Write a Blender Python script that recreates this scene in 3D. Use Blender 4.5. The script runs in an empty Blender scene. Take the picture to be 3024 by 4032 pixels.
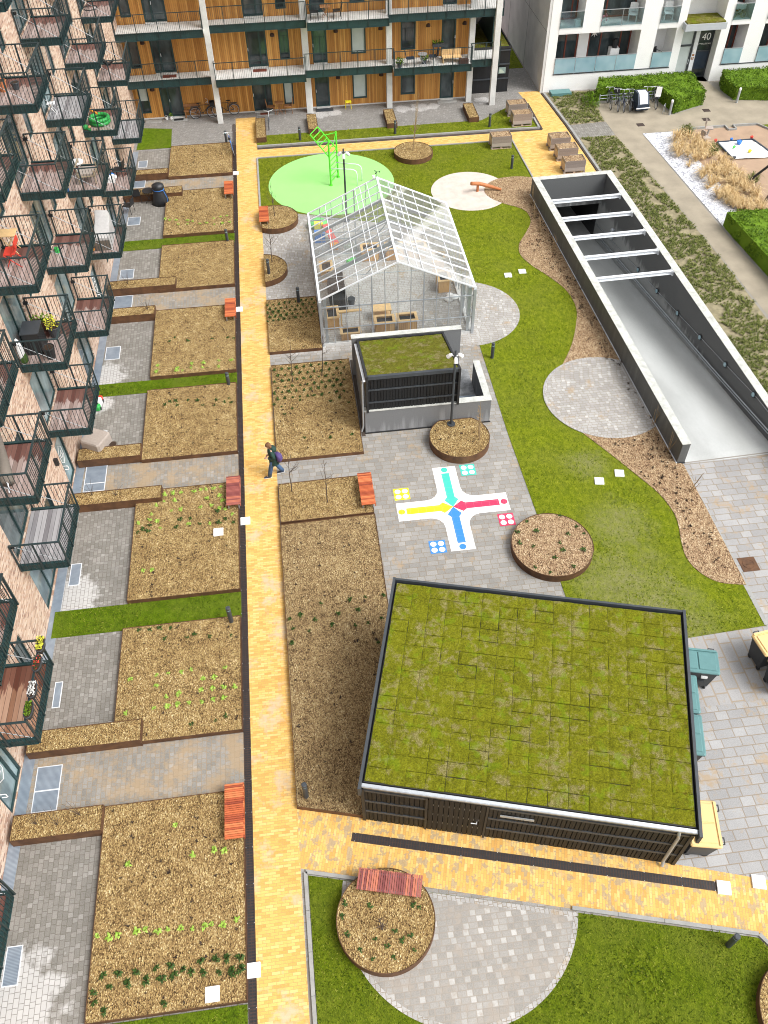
import bpy, bmesh, math, random
from mathutils import Vector, Matrix, noise
random.seed(7)
sc = bpy.context.scene
C = sc.collection
R = math.radians
PI = math.pi

# ------------------------------------------------------------------ mesh helpers
ROOT = {}

class MB:
    """collects faces in world coordinates; build() links them as ONE mesh object"""
    def __init__(s):
        s.v = []; s.f = []; s.m = []; s.mi = 0; s.T = None
    def add(s, verts, faces):
        b = len(s.v)
        if s.T is not None:
            verts = [s.T @ Vector(p) for p in verts]
        s.v.extend(tuple(p) for p in verts)
        for f in faces:
            s.f.append(tuple(i + b for i in f)); s.m.append(s.mi)
    def box(s, x0, y0, z0, x1, y1, z1):
        v = [(x0,y0,z0),(x1,y0,z0),(x1,y1,z0),(x0,y1,z0),(x0,y0,z1),(x1,y0,z1),(x1,y1,z1),(x0,y1,z1)]
        s.add(v, [(3,2,1,0),(4,5,6,7),(0,1,5,4),(1,2,6,5),(2,3,7,6),(3,0,4,7)])
    def bbox(s, x0, y0, z0, x1, y1, z1, b=.01):
        """box with chamfered vertical and top edges"""
        p = [(x0+b,y0),(x1-b,y0),(x1,y0+b),(x1,y1-b),(x1-b,y1),(x0+b,y1),(x0,y1-b),(x0,y0+b)]
        q = [(x0+2*b,y0+b),(x1-2*b,y0+b),(x1-b,y0+2*b),(x1-b,y1-2*b),(x1-2*b,y1-b),(x0+2*b,y1-b),(x0+b,y1-2*b),(x0+b,y0+2*b)]
        v = [(a[0],a[1],z0) for a in p]+[(a[0],a[1],z1-b) for a in p]+[(a[0],a[1],z1) for a in q]
        f = [tuple(range(7,-1,-1)), tuple(range(16,24))]
        for k in range(2):
            for i in range(8):
                j = (i+1) % 8
                f.append((k*8+i, k*8+j, k*8+8+j, k*8+8+i))
        s.add(v, f)
    def bar(s, p, q, w, h=None, up=(0,0,1)):
        h = h or w
        p = Vector(p); q = Vector(q); d = (q-p).normalized()
        u = Vector(up)
        a = d.cross(u)
        if a.length < 1e-4: a = d.cross(Vector((1,0,0)))
        a.normalize(); b = a.cross(d)
        a *= w/2; b *= h/2
        v = [p-a-b,p+a-b,p+a+b,p-a+b,q-a-b,q+a-b,q+a+b,q-a+b]
        s.add(v, [(3,2,1,0),(4,5,6,7),(0,1,5,4),(1,2,6,5),(2,3,7,6),(3,0,4,7)])
    def tube(s, pts, r, n=8, cap=True, closed=False):
        pts = [Vector(p) for p in pts]; L = len(pts)
        rr = r if isinstance(r, (list, tuple)) else [r]*L
        v = []; ref = None
        for i, p in enumerate(pts):
            if closed: d = pts[(i+1) % L]-pts[i-1]
            else: d = pts[min(i+1, L-1)]-pts[max(i-1, 0)]
            d.normalize()
            if ref is None:
                ref = d.cross(Vector((0,0,1)))
                if ref.length < 1e-3: ref = d.cross(Vector((1,0,0)))
            a = ref - d*ref.dot(d); a.normalize(); ref = a; b = d.cross(a)
            for k in range(n):
                t = 2*PI*k/n
                v.append(p+(a*math.cos(t)+b*math.sin(t))*rr[i])
        f = []
        for i in range(L if closed else L-1):
            j = (i+1) % L
            for k in range(n):
                l = (k+1) % n
                f.append((i*n+k, i*n+l, j*n+l, j*n+k))
        if cap and not closed:
            f.append(tuple(range(n-1,-1,-1))); f.append(tuple((L-1)*n+k for k in range(n)))
        s.add(v, f)
    def cyl(s, x, y, z0, z1, r, n=20, r2=None):
        r2 = r if r2 is None else r2
        v = [(x+r*math.cos(2*PI*k/n), y+r*math.sin(2*PI*k/n), z0) for k in range(n)]
        v += [(x+r2*math.cos(2*PI*k/n), y+r2*math.sin(2*PI*k/n), z1) for k in range(n)]
        f = [tuple(range(n-1,-1,-1)), tuple(range(n,2*n))]
        f += [(k,(k+1)%n,n+(k+1)%n,n+k) for k in range(n)]
        s.add(v, f)
    def sheet(s, poly, z):
        s.add([(p[0],p[1],z) for p in poly], [tuple(range(len(poly)))])
    def prism(s, poly, z0, z1):
        n = len(poly)
        s.add([(p[0],p[1],z0) for p in poly]+[(p[0],p[1],z1) for p in poly],
              [tuple(range(n-1,-1,-1)), tuple(range(n,2*n))]+[(k,(k+1)%n,n+(k+1)%n,n+k) for k in range(n)])
    def rim(s, poly, z0, z1, t):
        """closed wall of thickness t (inwards) along a CCW polygon"""
        n = len(poly); inn = offset_poly(poly, -t)
        v = [(p[0],p[1],z) for z in (z0,z1) for p in poly]+[(p[0],p[1],z) for z in (z0,z1) for p in inn]
        f = []
        for k in range(n):
            j = (k+1) % n
            f += [(k,j,n+j,n+k),(2*n+j,2*n+k,3*n+k,3*n+j),(n+k,n+j,3*n+j,3*n+k),(j,k,2*n+k,2*n+j)]
        s.add(v, f)
    def ball(s, c, rx, ry=None, rz=None, n=10, m=7):
        ry = ry or rx; rz = rz or rx
        v = [(c[0],c[1],c[2]-rz)]
        for i in range(1, m):
            t = PI*i/m
            for k in range(n):
                a = 2*PI*k/n
                v.append((c[0]+rx*math.sin(t)*math.cos(a), c[1]+ry*math.sin(t)*math.sin(a), c[2]-rz*math.cos(t)))
        v.append((c[0],c[1],c[2]+rz))
        f = [(0,1+(k+1)%n,1+k) for k in range(n)]
        for i in range(m-2):
            for k in range(n):
                j = (k+1) % n
                f.append((1+i*n+k,1+i*n+j,1+(i+1)*n+j,1+(i+1)*n+k))
        t = len(v)-1; b = 1+(m-2)*n
        f += [(b+k,b+(k+1)%n,t) for k in range(n)]
        s.add(v, f)
    def quad(s, a, b, c, d): s.add([a,b,c,d], [(0,1,2,3)])
    def loft(s, rings, cap=True):
        n = len(rings[0]); v = [p for r in rings for p in r]; f = []
        for i in range(len(rings)-1):
            for k in range(n):
                j = (k+1) % n
                f.append((i*n+k,i*n+j,(i+1)*n+j,(i+1)*n+k))
        if cap:
            f.append(tuple(range(n-1,-1,-1))); f.append(tuple((len(rings)-1)*n+k for k in range(n)))
        s.add(v, f)
    def build(s, name, mat, parent=None, label=None, smooth=False, local=False, kind=None):
        vs = s.v
        if parent is not None and not local:
            M = ROOT.get(parent.name)
            if M is not None:
                Mi = M.inverted(); vs = [tuple(Mi @ Vector(p)) for p in vs]
        me = bpy.data.meshes.new(name)
        me.from_pydata(vs, [], s.f); me.update()
        for m in (mat if isinstance(mat, (list, tuple)) else [mat]): me.materials.append(m)
        if any(s.m): me.polygons.foreach_set('material_index', s.m)
        if smooth:
            me.polygons.foreach_set('use_smooth', [True]*len(me.polygons))
        o = bpy.data.objects.new(name, me); C.objects.link(o)
        if parent is not None:
            o.parent = parent
            if parent.name in ROOT: ROOT[o.name] = ROOT[parent.name]
        if label: o['label'] = label
        if kind: o['kind'] = kind
        return o

def offset_poly(poly, d):
    n = len(poly); out = []
    for i in range(n):
        p0 = Vector(poly[i-1][:2]); p1 = Vector(poly[i][:2]); p2 = Vector(poly[(i+1) % n][:2])
        e1 = (p1-p0).normalized(); e2 = (p2-p1).normalized()
        n1 = Vector((e1.y,-e1.x)); n2 = Vector((e2.y,-e2.x))
        k = 1+n1.dot(n2)
        m = (n1+n2)/max(k, .25)
        out.append((p1.x+m.x*d, p1.y+m.y*d))
    return out

def rect(x0, y0, x1, y1): return [(x0,y0),(x1,y0),(x1,y1),(x0,y1)]
def circ(cx, cy, r, n=64, a0=0, a1=360):
    full = abs(a1-a0) >= 360
    return [(cx+r*math.cos(R(a0+(a1-a0)*k/(n if full else n-1))), cy+r*math.sin(R(a0+(a1-a0)*k/(n if full else n-1)))) for k in range(n)]
def clip(poly, a, b):
    """keep the part of the polygon left of the line a->b"""
    out = []; n = len(poly)
    sd = lambda p: (b[0]-a[0])*(p[1]-a[1])-(b[1]-a[1])*(p[0]-a[0])
    for i in range(n):
        p, q = poly[i], poly[(i+1) % n]; sp, sq = sd(p), sd(q)
        if sp >= 0: out.append(p)
        if sp*sq < 0:
            t = sp/(sp-sq); out.append((p[0]+(q[0]-p[0])*t, p[1]+(q[1]-p[1])*t))
    return out
def smooth_path(pts, sub=6):
    """Catmull-Rom through the points"""
    P = [Vector(p) for p in pts]; out = []
    for i in range(len(P)-1):
        a = P[max(i-1,0)]; b = P[i]; c = P[i+1]; d = P[min(i+2,len(P)-1)]
        for k in range(sub):
            t = k/sub
            out.append(tuple(.5*((2*b)+(c-a)*t+(2*a-5*b+4*c-d)*t*t+(3*b-a-3*c+d)*t**3)))
    out.append(tuple(P[-1])); return out

def tag(o, label=None, cat=None, group=None, kind=None):
    if label: o['label'] = label
    if cat: o['category'] = cat
    if group: o['group'] = group
    if kind: o['kind'] = kind
    return o
def thing(name, label, cat, loc=(0,0,0), rz=0, group=None):
    o = bpy.data.objects.new(name, None); C.objects.link(o)
    o.location = loc; o.rotation_euler = (0,0,rz); o.empty_display_size = .2
    ROOT[o.name] = Matrix.Translation(loc) @ Matrix.Rotation(rz, 4, 'Z')
    return tag(o, label, cat, group)
def solo(mb, name, mat, label, cat, loc=(0,0,0), group=None, smooth=False):
    """a thing that is one mesh, its origin at loc"""
    mb.v = [(p[0]-loc[0],p[1]-loc[1],p[2]-loc[2]) for p in mb.v]
    o = mb.build(name, mat, smooth=smooth); o.location = loc
    return tag(o, label, cat, group)
def struct(mb, name, mat, label=None):
    o = mb.build(name, mat); o['kind'] = 'structure'
    if label: o['label'] = label
    return o
def kids(o): return list(o.children)
def copy_tree(o, parent=None):
    c = o.copy(); C.objects.link(c)
    if parent is not None: c.parent = parent
    for ch in kids(o): copy_tree(ch, c)
    return c
def dup(o, loc, rz, label, group=None):
    c = copy_tree(o); c.location = loc; c.rotation_euler = (0,0,rz); c['label'] = label
    if group: c['group'] = group
    return c

# ------------------------------------------------------------------ node helper
class NT:
    def __init__(s, name):
        s.mat = bpy.data.materials.new(name); s.mat.use_nodes = True
        s.t = s.mat.node_tree; s.bsdf = s.t.nodes['Principled BSDF']; s.out = s.t.nodes['Material Output']
    def n(s, typ, ins=None, **kw):
        nd = s.t.nodes.new('ShaderNode'+typ)
        for k, v in kw.items(): setattr(nd, k, v)
        for k, v in (ins or {}).items(): s.set(nd.inputs[k], v)
        return nd
    def set(s, sock, v):
        if isinstance(v, bpy.types.NodeSocket): s.t.links.new(v, sock)
        elif isinstance(v, bpy.types.Node): s.t.links.new(v.outputs[0], sock)
        else:
            if hasattr(sock.default_value, '__len__') and len(sock.default_value) == 4 and len(v) == 3: v = (*v, 1)
            sock.default_value = v
    def m(s, op, a, b=None, c=None):
        nd = s.t.nodes.new('ShaderNodeMath'); nd.operation = op
        for i, v in enumerate((a,b,c)):
            if v is not None: s.set(nd.inputs[i], v)
        return nd.outputs[0]
    def mix(s, f, a, b, blend='MIX'):
        nd = s.t.nodes.new('ShaderNodeMix'); nd.data_type = 'RGBA'; nd.blend_type = blend
        s.set(nd.inputs[0], f); s.set(nd.inputs[6], a); s.set(nd.inputs[7], b)
        return nd.outputs[2]
    def ramp(s, f, stops, interp='LINEAR'):
        nd = s.t.nodes.new('ShaderNodeValToRGB'); cr = nd.color_ramp; cr.interpolation = interp
        while len(cr.elements) < len(stops): cr.elements.new(.5)
        for e, (p, c) in zip(cr.elements, stops):
            e.position = p
            e.color = (*c, 1) if hasattr(c, '__len__') else (c, c, c, 1)
        s.set(nd.inputs[0], f); return nd.outputs[0]
    def pos(s): return s.n('NewGeometry').outputs['Position']
    def obj(s): return s.n('TexCoord').outputs['Object']
    def mapping(s, vec, loc=(0,0,0), rot=(0,0,0), scale=(1,1,1)):
        return s.n('Mapping', {'Vector': vec, 'Location': loc, 'Rotation': rot, 'Scale': scale}).outputs[0]
    def noise(s, vec, scale, detail=3, rough=.55, dist=0, color=False):
        nd = s.n('TexNoise', {'Vector': vec, 'Scale': scale, 'Detail': detail, 'Roughness': rough, 'Distortion': dist})
        return nd.outputs['Color' if color else 'Fac']
    def vor(s, vec, scale, feature='F1', out='Color'):
        return s.n('TexVoronoi', {'Vector': vec, 'Scale': scale}, feature=feature).outputs[out]
    def bump(s, h, strength=.4, dist=.02):
        return s.n('Bump', {'Height': h, 'Strength': strength, 'Distance': dist}).outputs[0]
    def fin(s, color=None, rough=.8, normal=None, metal=0, spec=None):
        b = s.bsdf
        if color is not None: s.set(b.inputs['Base Color'], color)
        s.set(b.inputs['Roughness'], rough); s.set(b.inputs['Metallic'], metal)
        if normal is not None: s.set(b.inputs['Normal'], normal)
        if spec is not None: s.set(b.inputs['Specular IOR Level'], spec)
        return s.mat

def g3(c, k): return tuple(min(1, x*k) for x in c)
def noisy(name, c, var=.25, scale=6, rough=.6, bump=.15, bscale=60, metal=0, spec=None, c2=None):
    N = NT(name); v = N.obj()
    f = N.noise(v, scale, 5)
    col = N.ramp(f, [(.3, g3(c, 1-var)), (.7, c2 or g3(c, 1+var))])
    f2 = N.noise(v, bscale, 3)
    col = N.mix(.25, col, N.ramp(f2, [(.3, g3(c, .75)), (.7, g3(c, 1.25))]))
    return N.fin(col, N.m('ADD', rough-.08, N.m('MULTIPLY', f2, .16)), N.bump(f2, bump, .01) if bump else None, metal, spec)

# ---- ground materials (world position)
def mixed_bond(N, sx, sy, w, P, fr=.62):
    r = N.m('FLOOR', N.m('DIVIDE', sx, w)); fx = N.m('MULTIPLY', N.m('FRACT', N.m('DIVIDE', sx, w)), w)
    off = N.n('TexWhiteNoise', {'W': r}, noise_dimensions='1D').outputs[0]
    t = N.m('ADD', N.m('DIVIDE', sy, P), off)
    n = N.m('FLOOR', t); ft = N.m('FRACT', t); isq = N.m('GREATER_THAN', ft, fr)
    a = N.m('MULTIPLY', N.m('SUBTRACT', ft, N.m('MULTIPLY', isq, fr)), P)
    ln = N.m('ADD', fr*P, N.m('MULTIPLY', isq, (1-2*fr)*P))
    e = N.m('MINIMUM', N.m('MINIMUM', fx, N.m('SUBTRACT', w, fx)), N.m('MINIMUM', a, N.m('SUBTRACT', ln, a)))
    idv = N.n('CombineXYZ', {0: r, 1: N.m('ADD', N.m('MULTIPLY', n, 2), isq), 2: 0})
    wn = N.n('TexWhiteNoise', {'Vector': idv.outputs[0]}, noise_dimensions='3D')
    return e, wn.outputs[0], isq
def pavers(name, cols, w=.14, P=.36, fr=.62, rot=0, sand=0, swap=False, joint=(.09,.075,.055), pale_patches=(), sandcol=(.36,.26,.15), jw=.012, sq_light=.12, rough=.75):
    N = NT(name); p = N.pos(); v = N.mapping(p, rot=(0,0,rot)) if rot else p
    s = N.n('SeparateXYZ', {0: v}); sx, sy = s.outputs[0], s.outputs[1]
    if swap: sx, sy = sy, sx
    e, idn, isq = mixed_bond(N, sx, sy, w, P, fr)
    col = N.ramp(idn, [(i/(len(cols)-1), c) for i, c in enumerate(cols)])
    sqk = N.m('MULTIPLY', isq, N.m('MULTIPLY', N.ramp(N.m('FRACT', N.m('MULTIPLY', idn, 7.31)), [(.35,0),(1,1)]), min(1, sq_light*2)))
    col = N.mix(sqk, col, (.60,.595,.58))
    big = N.noise(p, .9, 4)
    col = N.mix(N.m('MULTIPLY', N.ramp(big, [(.35,0),(.65,1)]), .35), col, g3(cols[0], .62), )
    fine = N.noise(p, 45, 3)
    col = N.mix(.3, col, N.ramp(fine, [(.3,g3(cols[0],.6)),(.7,g3(cols[-1],1.2))]))
    st = 0
    for (x, y, r) in pale_patches:  # paler grey spots with ragged edges, mixed over the pavers
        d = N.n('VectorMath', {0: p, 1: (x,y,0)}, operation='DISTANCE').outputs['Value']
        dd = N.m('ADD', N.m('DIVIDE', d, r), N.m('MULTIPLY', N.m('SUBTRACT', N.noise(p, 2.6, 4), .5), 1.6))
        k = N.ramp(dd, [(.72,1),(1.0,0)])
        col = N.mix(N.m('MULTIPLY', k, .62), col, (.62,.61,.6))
    jt = N.ramp(e, [(0,1),(min(.99, jw),0)])
    col = N.mix(N.m('MULTIPLY', jt, .8), col, joint)
    if sand:
        sm = N.noise(p, 1.1, 6, .65); sf = N.noise(p, 9, 4)
        k = N.ramp(N.m('ADD', N.m('MULTIPLY', sm, .8), N.m('MULTIPLY', sf, .25)), [(.62-sand*.25,0),(.70-sand*.2,1)])
        k2 = N.m('MAXIMUM', N.m('MULTIPLY', k, .75), N.m('MULTIPLY', jt, min(1, .3+sand)))
        sc_ = N.mix(N.noise(p, 60, 2), g3(sandcol,.8), g3(sandcol,1.2))
        col = N.mix(k2, col, sc_)
    h = N.m('ADD', N.m('MULTIPLY', N.ramp(e, [(0,0),(min(.99, jw),1)]), 1), N.m('MULTIPLY', fine, .15))
    return N.fin(col, rough, N.bump(h, .5, .006))
def yellow_brick(name, rot=0, along_x=True, sand=.4, dark=.0):
    N = NT(name); p = N.pos(); v = N.mapping(p, rot=(0,0,rot))
    s = N.n('SeparateXYZ', {0: v}); sx, sy = s.outputs[0], s.outputs[1]
    b = N.n('CombineXYZ', {0: sx if along_x else sy, 1: sy if along_x else sx, 2: 0}).outputs[0]
    bt = N.n('TexBrick', {'Vector': b, 'Color1': (0,0,0,1), 'Color2': (1,1,1,1), 'Mortar': (.5,.5,.5,1), 'Scale': 1, 'Mortar Size': .005, 'Mortar Smooth': .2, 'Brick Width': .215, 'Row Height': .078})
    col = N.ramp(bt.outputs[0], [(0,(.58,.30,.065)),(.35,(.68,.40,.095)),(.7,(.74,.47,.13)),(1,(.78,.54,.20))])
    fine = N.noise(p, 50, 3)
    col = N.mix(.18, col, N.ramp(fine, [(.3,(.4,.22,.05)),(.7,(.85,.6,.25))]))
    col = N.mix(N.m('MULTIPLY', bt.outputs['Fac'], .85), col, (.40,.25,.10))
    big = N.noise(p, .75, 6, .62); sf = N.noise(p, 7, 4)
    k = N.ramp(N.m('ADD', N.m('MULTIPLY', big, .8), N.m('MULTIPLY', sf, .25)), [(.64-sand*.2,0),(.74-sand*.2,1)])
    scol = N.mix(N.noise(p, 70, 2), (.46,.355,.23), (.62,.50,.35))
    col = N.mix(N.m('MULTIPLY', k, .85 if not dark else .5), col, scol)
    if dark:
        bd = N.noise(p, 3.4, 6, .62)
        rowk = N.m('MULTIPLY', N.m('SUBTRACT', bt.outputs[0], .5), .16)
        kd = N.ramp(N.m('ADD', bd, rowk), [(.545,0),(.585,1)])
        col = N.mix(N.m('MULTIPLY', kd, .72), col, N.mix(fine, (.24,.19,.13), (.38,.31,.22)))
    h = N.m('SUBTRACT', 1, bt.outputs['Fac'])
    return N.fin(col, .8, N.bump(h, .35, .005))
def grass_mat(name, tint=(1,1,1), dry=.0, scale=1.0, worn=()):
    N = NT(name); p = N.pos()
    big = N.noise(p, .55*scale, 5, .6); mid = N.noise(N.mapping(p, scale=(1,.7,1)), 5, 4, .65)
    fine = N.noise(N.mapping(p, scale=(1,.55,1)), 38, 4, .7); ff = N.vor(N.mapping(p, scale=(1,.6,1)), 60, out='Distance')
    t = lambda c: tuple(a*b for a, b in zip(c, tint))
    f = N.m('ADD', N.m('MULTIPLY', mid, .45), N.m('MULTIPLY', fine, .6))
    col = N.ramp(f, [(.30,t((.034,.052,.002))),(.45,t((.095,.135,.004))),(.57,t((.165,.21,.007))),(.72,t((.29,.31,.03)))])
    col = N.mix(N.m('MULTIPLY', N.ramp(big, [(.4,0),(.68,1)]), .3+dry), col, N.mix(fine, (.085,.10,.012), (.27,.26,.06)))
    if dry:
        k = N.ramp(N.noise(p, .8, 5, .65), [(.5,0),(.66,1)])
        col = N.mix(N.m('MULTIPLY', k, dry), col, N.mix(fine, (.16,.15,.07), (.38,.34,.19)))
    for (x, y, r) in worn:
        d = N.n('VectorMath', {0: p, 1: (x,y,0)}, operation='DISTANCE').outputs['Value']
        dd = N.m('ADD', N.m('DIVIDE', d, r), N.m('MULTIPLY', N.m('SUBTRACT', N.noise(p, 1.4, 5), .5), 1.3))
        col = N.mix(N.m('MULTIPLY', N.ramp(dd, [(.2,1),(1.15,0)]), N.ramp(N.noise(p, 6, 4), [(.3,.2),(.7,.75)])), col, N.mix(fine, (.15,.145,.06), (.36,.34,.17)))
    h = N.m('ADD', fine, N.m('MULTIPLY', mid, .7))
    return N.fin(col, .95, N.bump(h, .9, .05), spec=.15)
def mulch(name, stops=None, s=26, dark=.4):
    stops = stops or [(0,(.045,.025,.012)),(.16,(.13,.075,.025)),(.34,(.30,.18,.055)),(.55,(.42,.275,.09)),(.75,(.52,.36,.12)),(.9,(.66,.50,.22)),(1,(.75,.62,.38))]
    N = NT(name); p = N.pos()
    pv = N.n('VectorMath', {0: p, 1: N.n('VectorMath', {0: N.noise(p, 30, 2, color=True), 1: (.03,.03,.03)}, operation='MULTIPLY').outputs[0]}, operation='ADD').outputs[0]
    va = N.n('TexVoronoi', {'Vector': N.mapping(pv, scale=(1,.65,1)), 'Scale': s})
    vb = N.n('TexVoronoi', {'Vector': N.mapping(pv, rot=(0,0,1.1), scale=(1,.5,1)), 'Scale': s*1.7})
    ra = N.n('SeparateColor', {0: va.outputs['Color']}).outputs[0]; rb = N.n('SeparateColor', {0: vb.outputs['Color']}).outputs[1]
    f = N.m('ADD', N.m('MULTIPLY', ra, .6), N.m('MULTIPLY', rb, .4))
    mid = N.noise(p, 3.2, 5, .65); big = N.noise(p, .5, 4)
    f = N.m('ADD', f, N.m('MULTIPLY', N.m('SUBTRACT', mid, .5), .75))
    f = N.m('ADD', f, N.m('MULTIPLY', N.m('SUBTRACT', big, .5), .25))
    col = N.ramp(f, stops)
    cl = N.ramp(N.noise(p, 7.5, 3, .5), [(.66,0),(.72,1)])
    col = N.mix(N.m('MULTIPLY', cl, dark), col, (.035,.022,.014))
    h = N.m('ADD', N.m('MULTIPLY', va.outputs['Distance'], 1.2), rb)
    return N.fin(col, .85, N.bump(h, 1, .03), spec=.25)
def moss_mat(name, tile=.5, c=((.035,.033,.008),(.085,.088,.007),(.150,.155,.008),(.215,.225,.012),(.33,.29,.10))):
    N = NT(name); p = N.obj()
    fine = N.noise(p, 24, 6, .8); mid = N.noise(p, 5, 6, .75); pt = N.noise(p, 1.7, 4, .6)
    s = N.n('SeparateXYZ', {0: p}); tx = N.m('FLOOR', N.m('DIVIDE', s.outputs[0], tile)); ty = N.m('FLOOR', N.m('DIVIDE', s.outputs[1], tile*.75))
    wn = N.n('TexWhiteNoise', {'Vector': N.n('CombineXYZ', {0: tx, 1: ty, 2: 0}).outputs[0]}, noise_dimensions='3D').outputs[0]
    f = N.m('ADD', N.m('ADD', N.m('MULTIPLY', fine, .75), N.m('MULTIPLY', mid, .3)), N.m('MULTIPLY', N.m('SUBTRACT', wn, .5), .045))
    col = N.ramp(f, [(.30,c[0]),(.42,c[1]),(.52,c[2]),(.62,c[3]),(.78,c[4])])
    k = N.ramp(N.m('ADD', N.m('MULTIPLY', mid, .55), N.m('MULTIPLY', pt, .5)), [(.54,0),(.62,1)])
    col = N.mix(N.m('MULTIPLY', k, .7), col, N.ramp(N.noise(p, 50, 3), [(.3,(.07,.055,.02)),(.5,(.24,.20,.09)),(.7,(.42,.37,.22))]))
    g = N.ramp(N.noise(p, 2.6, 4), [(.56,0),(.64,1)])
    col = N.mix(N.m('MULTIPLY', g, .5), col, N.mix(fine, (.09,.15,.004), (.22,.31,.012)))
    rs = N.ramp(N.noise(p, 3.3, 5, .7), [(.62,0),(.70,1)])
    col = N.mix(N.m('MULTIPLY', rs, .35), col, (.20,.10,.04))
    return N.fin(col, .95, N.bump(N.m('ADD', fine, mid), .9, .05), spec=.1)
# ------------------------------------------------------------------ materials
M = {}
M['steel_dark'] = noisy('dark_green_steel', (.015,.045,.047), .3, 3, .45, .05, 40)
M['rail_dark'] = noisy('dark_railing_steel', (.018,.036,.040), .25, 3, .45, 0)
M['galv'] = noisy('galvanised_steel', (.46,.49,.52), .12, 4, .4, .05, 30, metal=.55)
M['alu'] = noisy('pale_aluminium', (.74,.77,.80), .06, 3, .4, 0, metal=.15)
M['rod'] = noisy('silver_rod', (.55,.57,.58), .05, 3, .35, 0, metal=.6)
M['black_wood'] = None
M['black'] = noisy('black_plastic', (.018,.019,.021), .3, 5, .5, .05)
M['charcoal'] = noisy('charcoal_paint', (.045,.052,.06), .2, 4, .45, .03)
M['white'] = noisy('white_paint', (.80,.80,.79), .03, 2, .55, .02)
M['white_panel'] = noisy('white_facade_panel', (.82,.82,.81), .03, 1.2, .6, .03, 20)
M['conc_light'] = noisy('pale_concrete', (.62,.62,.60), .18, 1.2, .75, .12, 25)
M['conc_panel'] = noisy('grey_concrete_panel', (.60,.60,.59), .16, .9, .8, .12, 30)
M['corten'] = noisy('corten_steel', (.095,.042,.018), .45, 3.5, .75, .12, 30, c2=(.16,.075,.03))
M['rubber_green'] = noisy('green_rubber', (.30,.66,.20), .05, .8, .9, .25, 90)
M['green_paint'] = noisy('bright_green_paint', (.10,.62,.03), .08, 4, .4, 0)
M['sand_pale'] = noisy('pale_sand', (.56,.50,.44), .16, 2.2, .95, .3, 40)
M['sand_play'] = noisy('play_sand', (.36,.25,.17), .16, 1.2, .95, .35, 40)
M['dirt_path'] = noisy('worn_path', (.30,.26,.195), .22, .9, .9, .2, 22)
M['base_ground'] = noisy('base_soil', (.26,.24,.21), .2, .8, .95, .3, 20)
M['soil'] = noisy('garden_soil', (.25,.215,.13), .45, 3, .95, .5, 30)
M['kerb'] = noisy('grey_kerb', (.30,.30,.285), .18, 3, .85, .1, 30)
M['dark_kerb'] = noisy('dark_edge_band', (.06,.045,.035), .35, 4, .8, .2, 30)
M['bark'] = noisy('bark', (.085,.06,.045), .3, 10, .9, .3)
M['stick'] = noisy('pale_stick', (.30,.21,.11), .25, 10, .9, .2)
M['yellow_lid'] = noisy('tan_bin_lid', (.72,.50,.22), .05, 3, .5, .03)
M['green_lid'] = noisy('teal_bin_lid', (.10,.22,.22), .10, 3, .45, .03)
M['bin_body'] = noisy('charcoal_bin', (.030,.034,.038), .2, 4, .45, .03)
M['skin'] = noisy('skin', (.55,.34,.25), .08, 8, .55, 0)
M['coat'] = noisy('dark_green_coat', (.010,.040,.030), .35, 9, .75, .3, 40)
M['jeans'] = noisy('blue_jeans', (.055,.105,.20), .3, 9, .9, .3, 60)
M['hat'] = noisy('brown_hat', (.17,.085,.04), .3, 12, .95, .4, 80)
M['purple'] = noisy('purple_bag', (.075,.045,.16), .3, 8, .8, .3)
M['shoe'] = noisy('navy_shoe', (.03,.04,.07), .2, 8, .7, .1)
M['terracotta'] = noisy('terracotta', (.50,.18,.07), .15, 5, .8, .1)
M['beige_cover'] = noisy('beige_cover', (.36,.31,.27), .12, 2.5, .8, .3, 14)
M['grey_cover'] = noisy('grey_cover', (.46,.45,.44), .12, 2.5, .75, .3, 12)
M['brown_cover'] = noisy('taupe_cover', (.17,.145,.12), .2, 2.5, .8, .3, 12)
M['black_cover'] = noisy('black_cover', (.018,.02,.024), .4, 2.5, .45, .6, 9)
M['wicker'] = noisy('pale_wicker', (.34,.28,.19), .25, 9, .9, .4)
M['blue'] = noisy('blue_plastic', (.04,.20,.62), .1, 4, .5, 0)
M['red'] = noisy('red_plastic', (.62,.05,.03), .1, 4, .5, 0)
M['yellow'] = noisy('yellow_plastic', (.85,.72,.02), .08, 4, .5, 0)
M['lime'] = noisy('lime_plastic', (.12,.58,.12), .1, 4, .5, 0)
M['orange'] = noisy('orange_plastic', (.80,.30,.03), .1, 4, .5, 0)
M['pool_green'] = noisy('pool_green', (.03,.36,.07), .12, 4, .45, 0)
M['redbrown'] = noisy('red_brown_timber_frame', (.16,.035,.018), .25, 6, .5, .05)
M['lamp_rust'] = noisy('rusty_lamp', (.055,.026,.018), .3, 8, .7, .05)
M['log'] = noisy('orange_log', (.46,.16,.055), .25, 4, .6, .15)
M['steel_blue'] = noisy('blue_grey_door', (.02,.035,.06), .2, 3, .4, 0)
M['canopy'] = noisy('grey_canopy', (.42,.45,.48), .05, 2, .5, 0)
M['teak'] = noisy('teak', (.30,.14,.055), .3, 8, .6, .1)
M['mesh_grate'] = None
M['pebble'] = None

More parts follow.
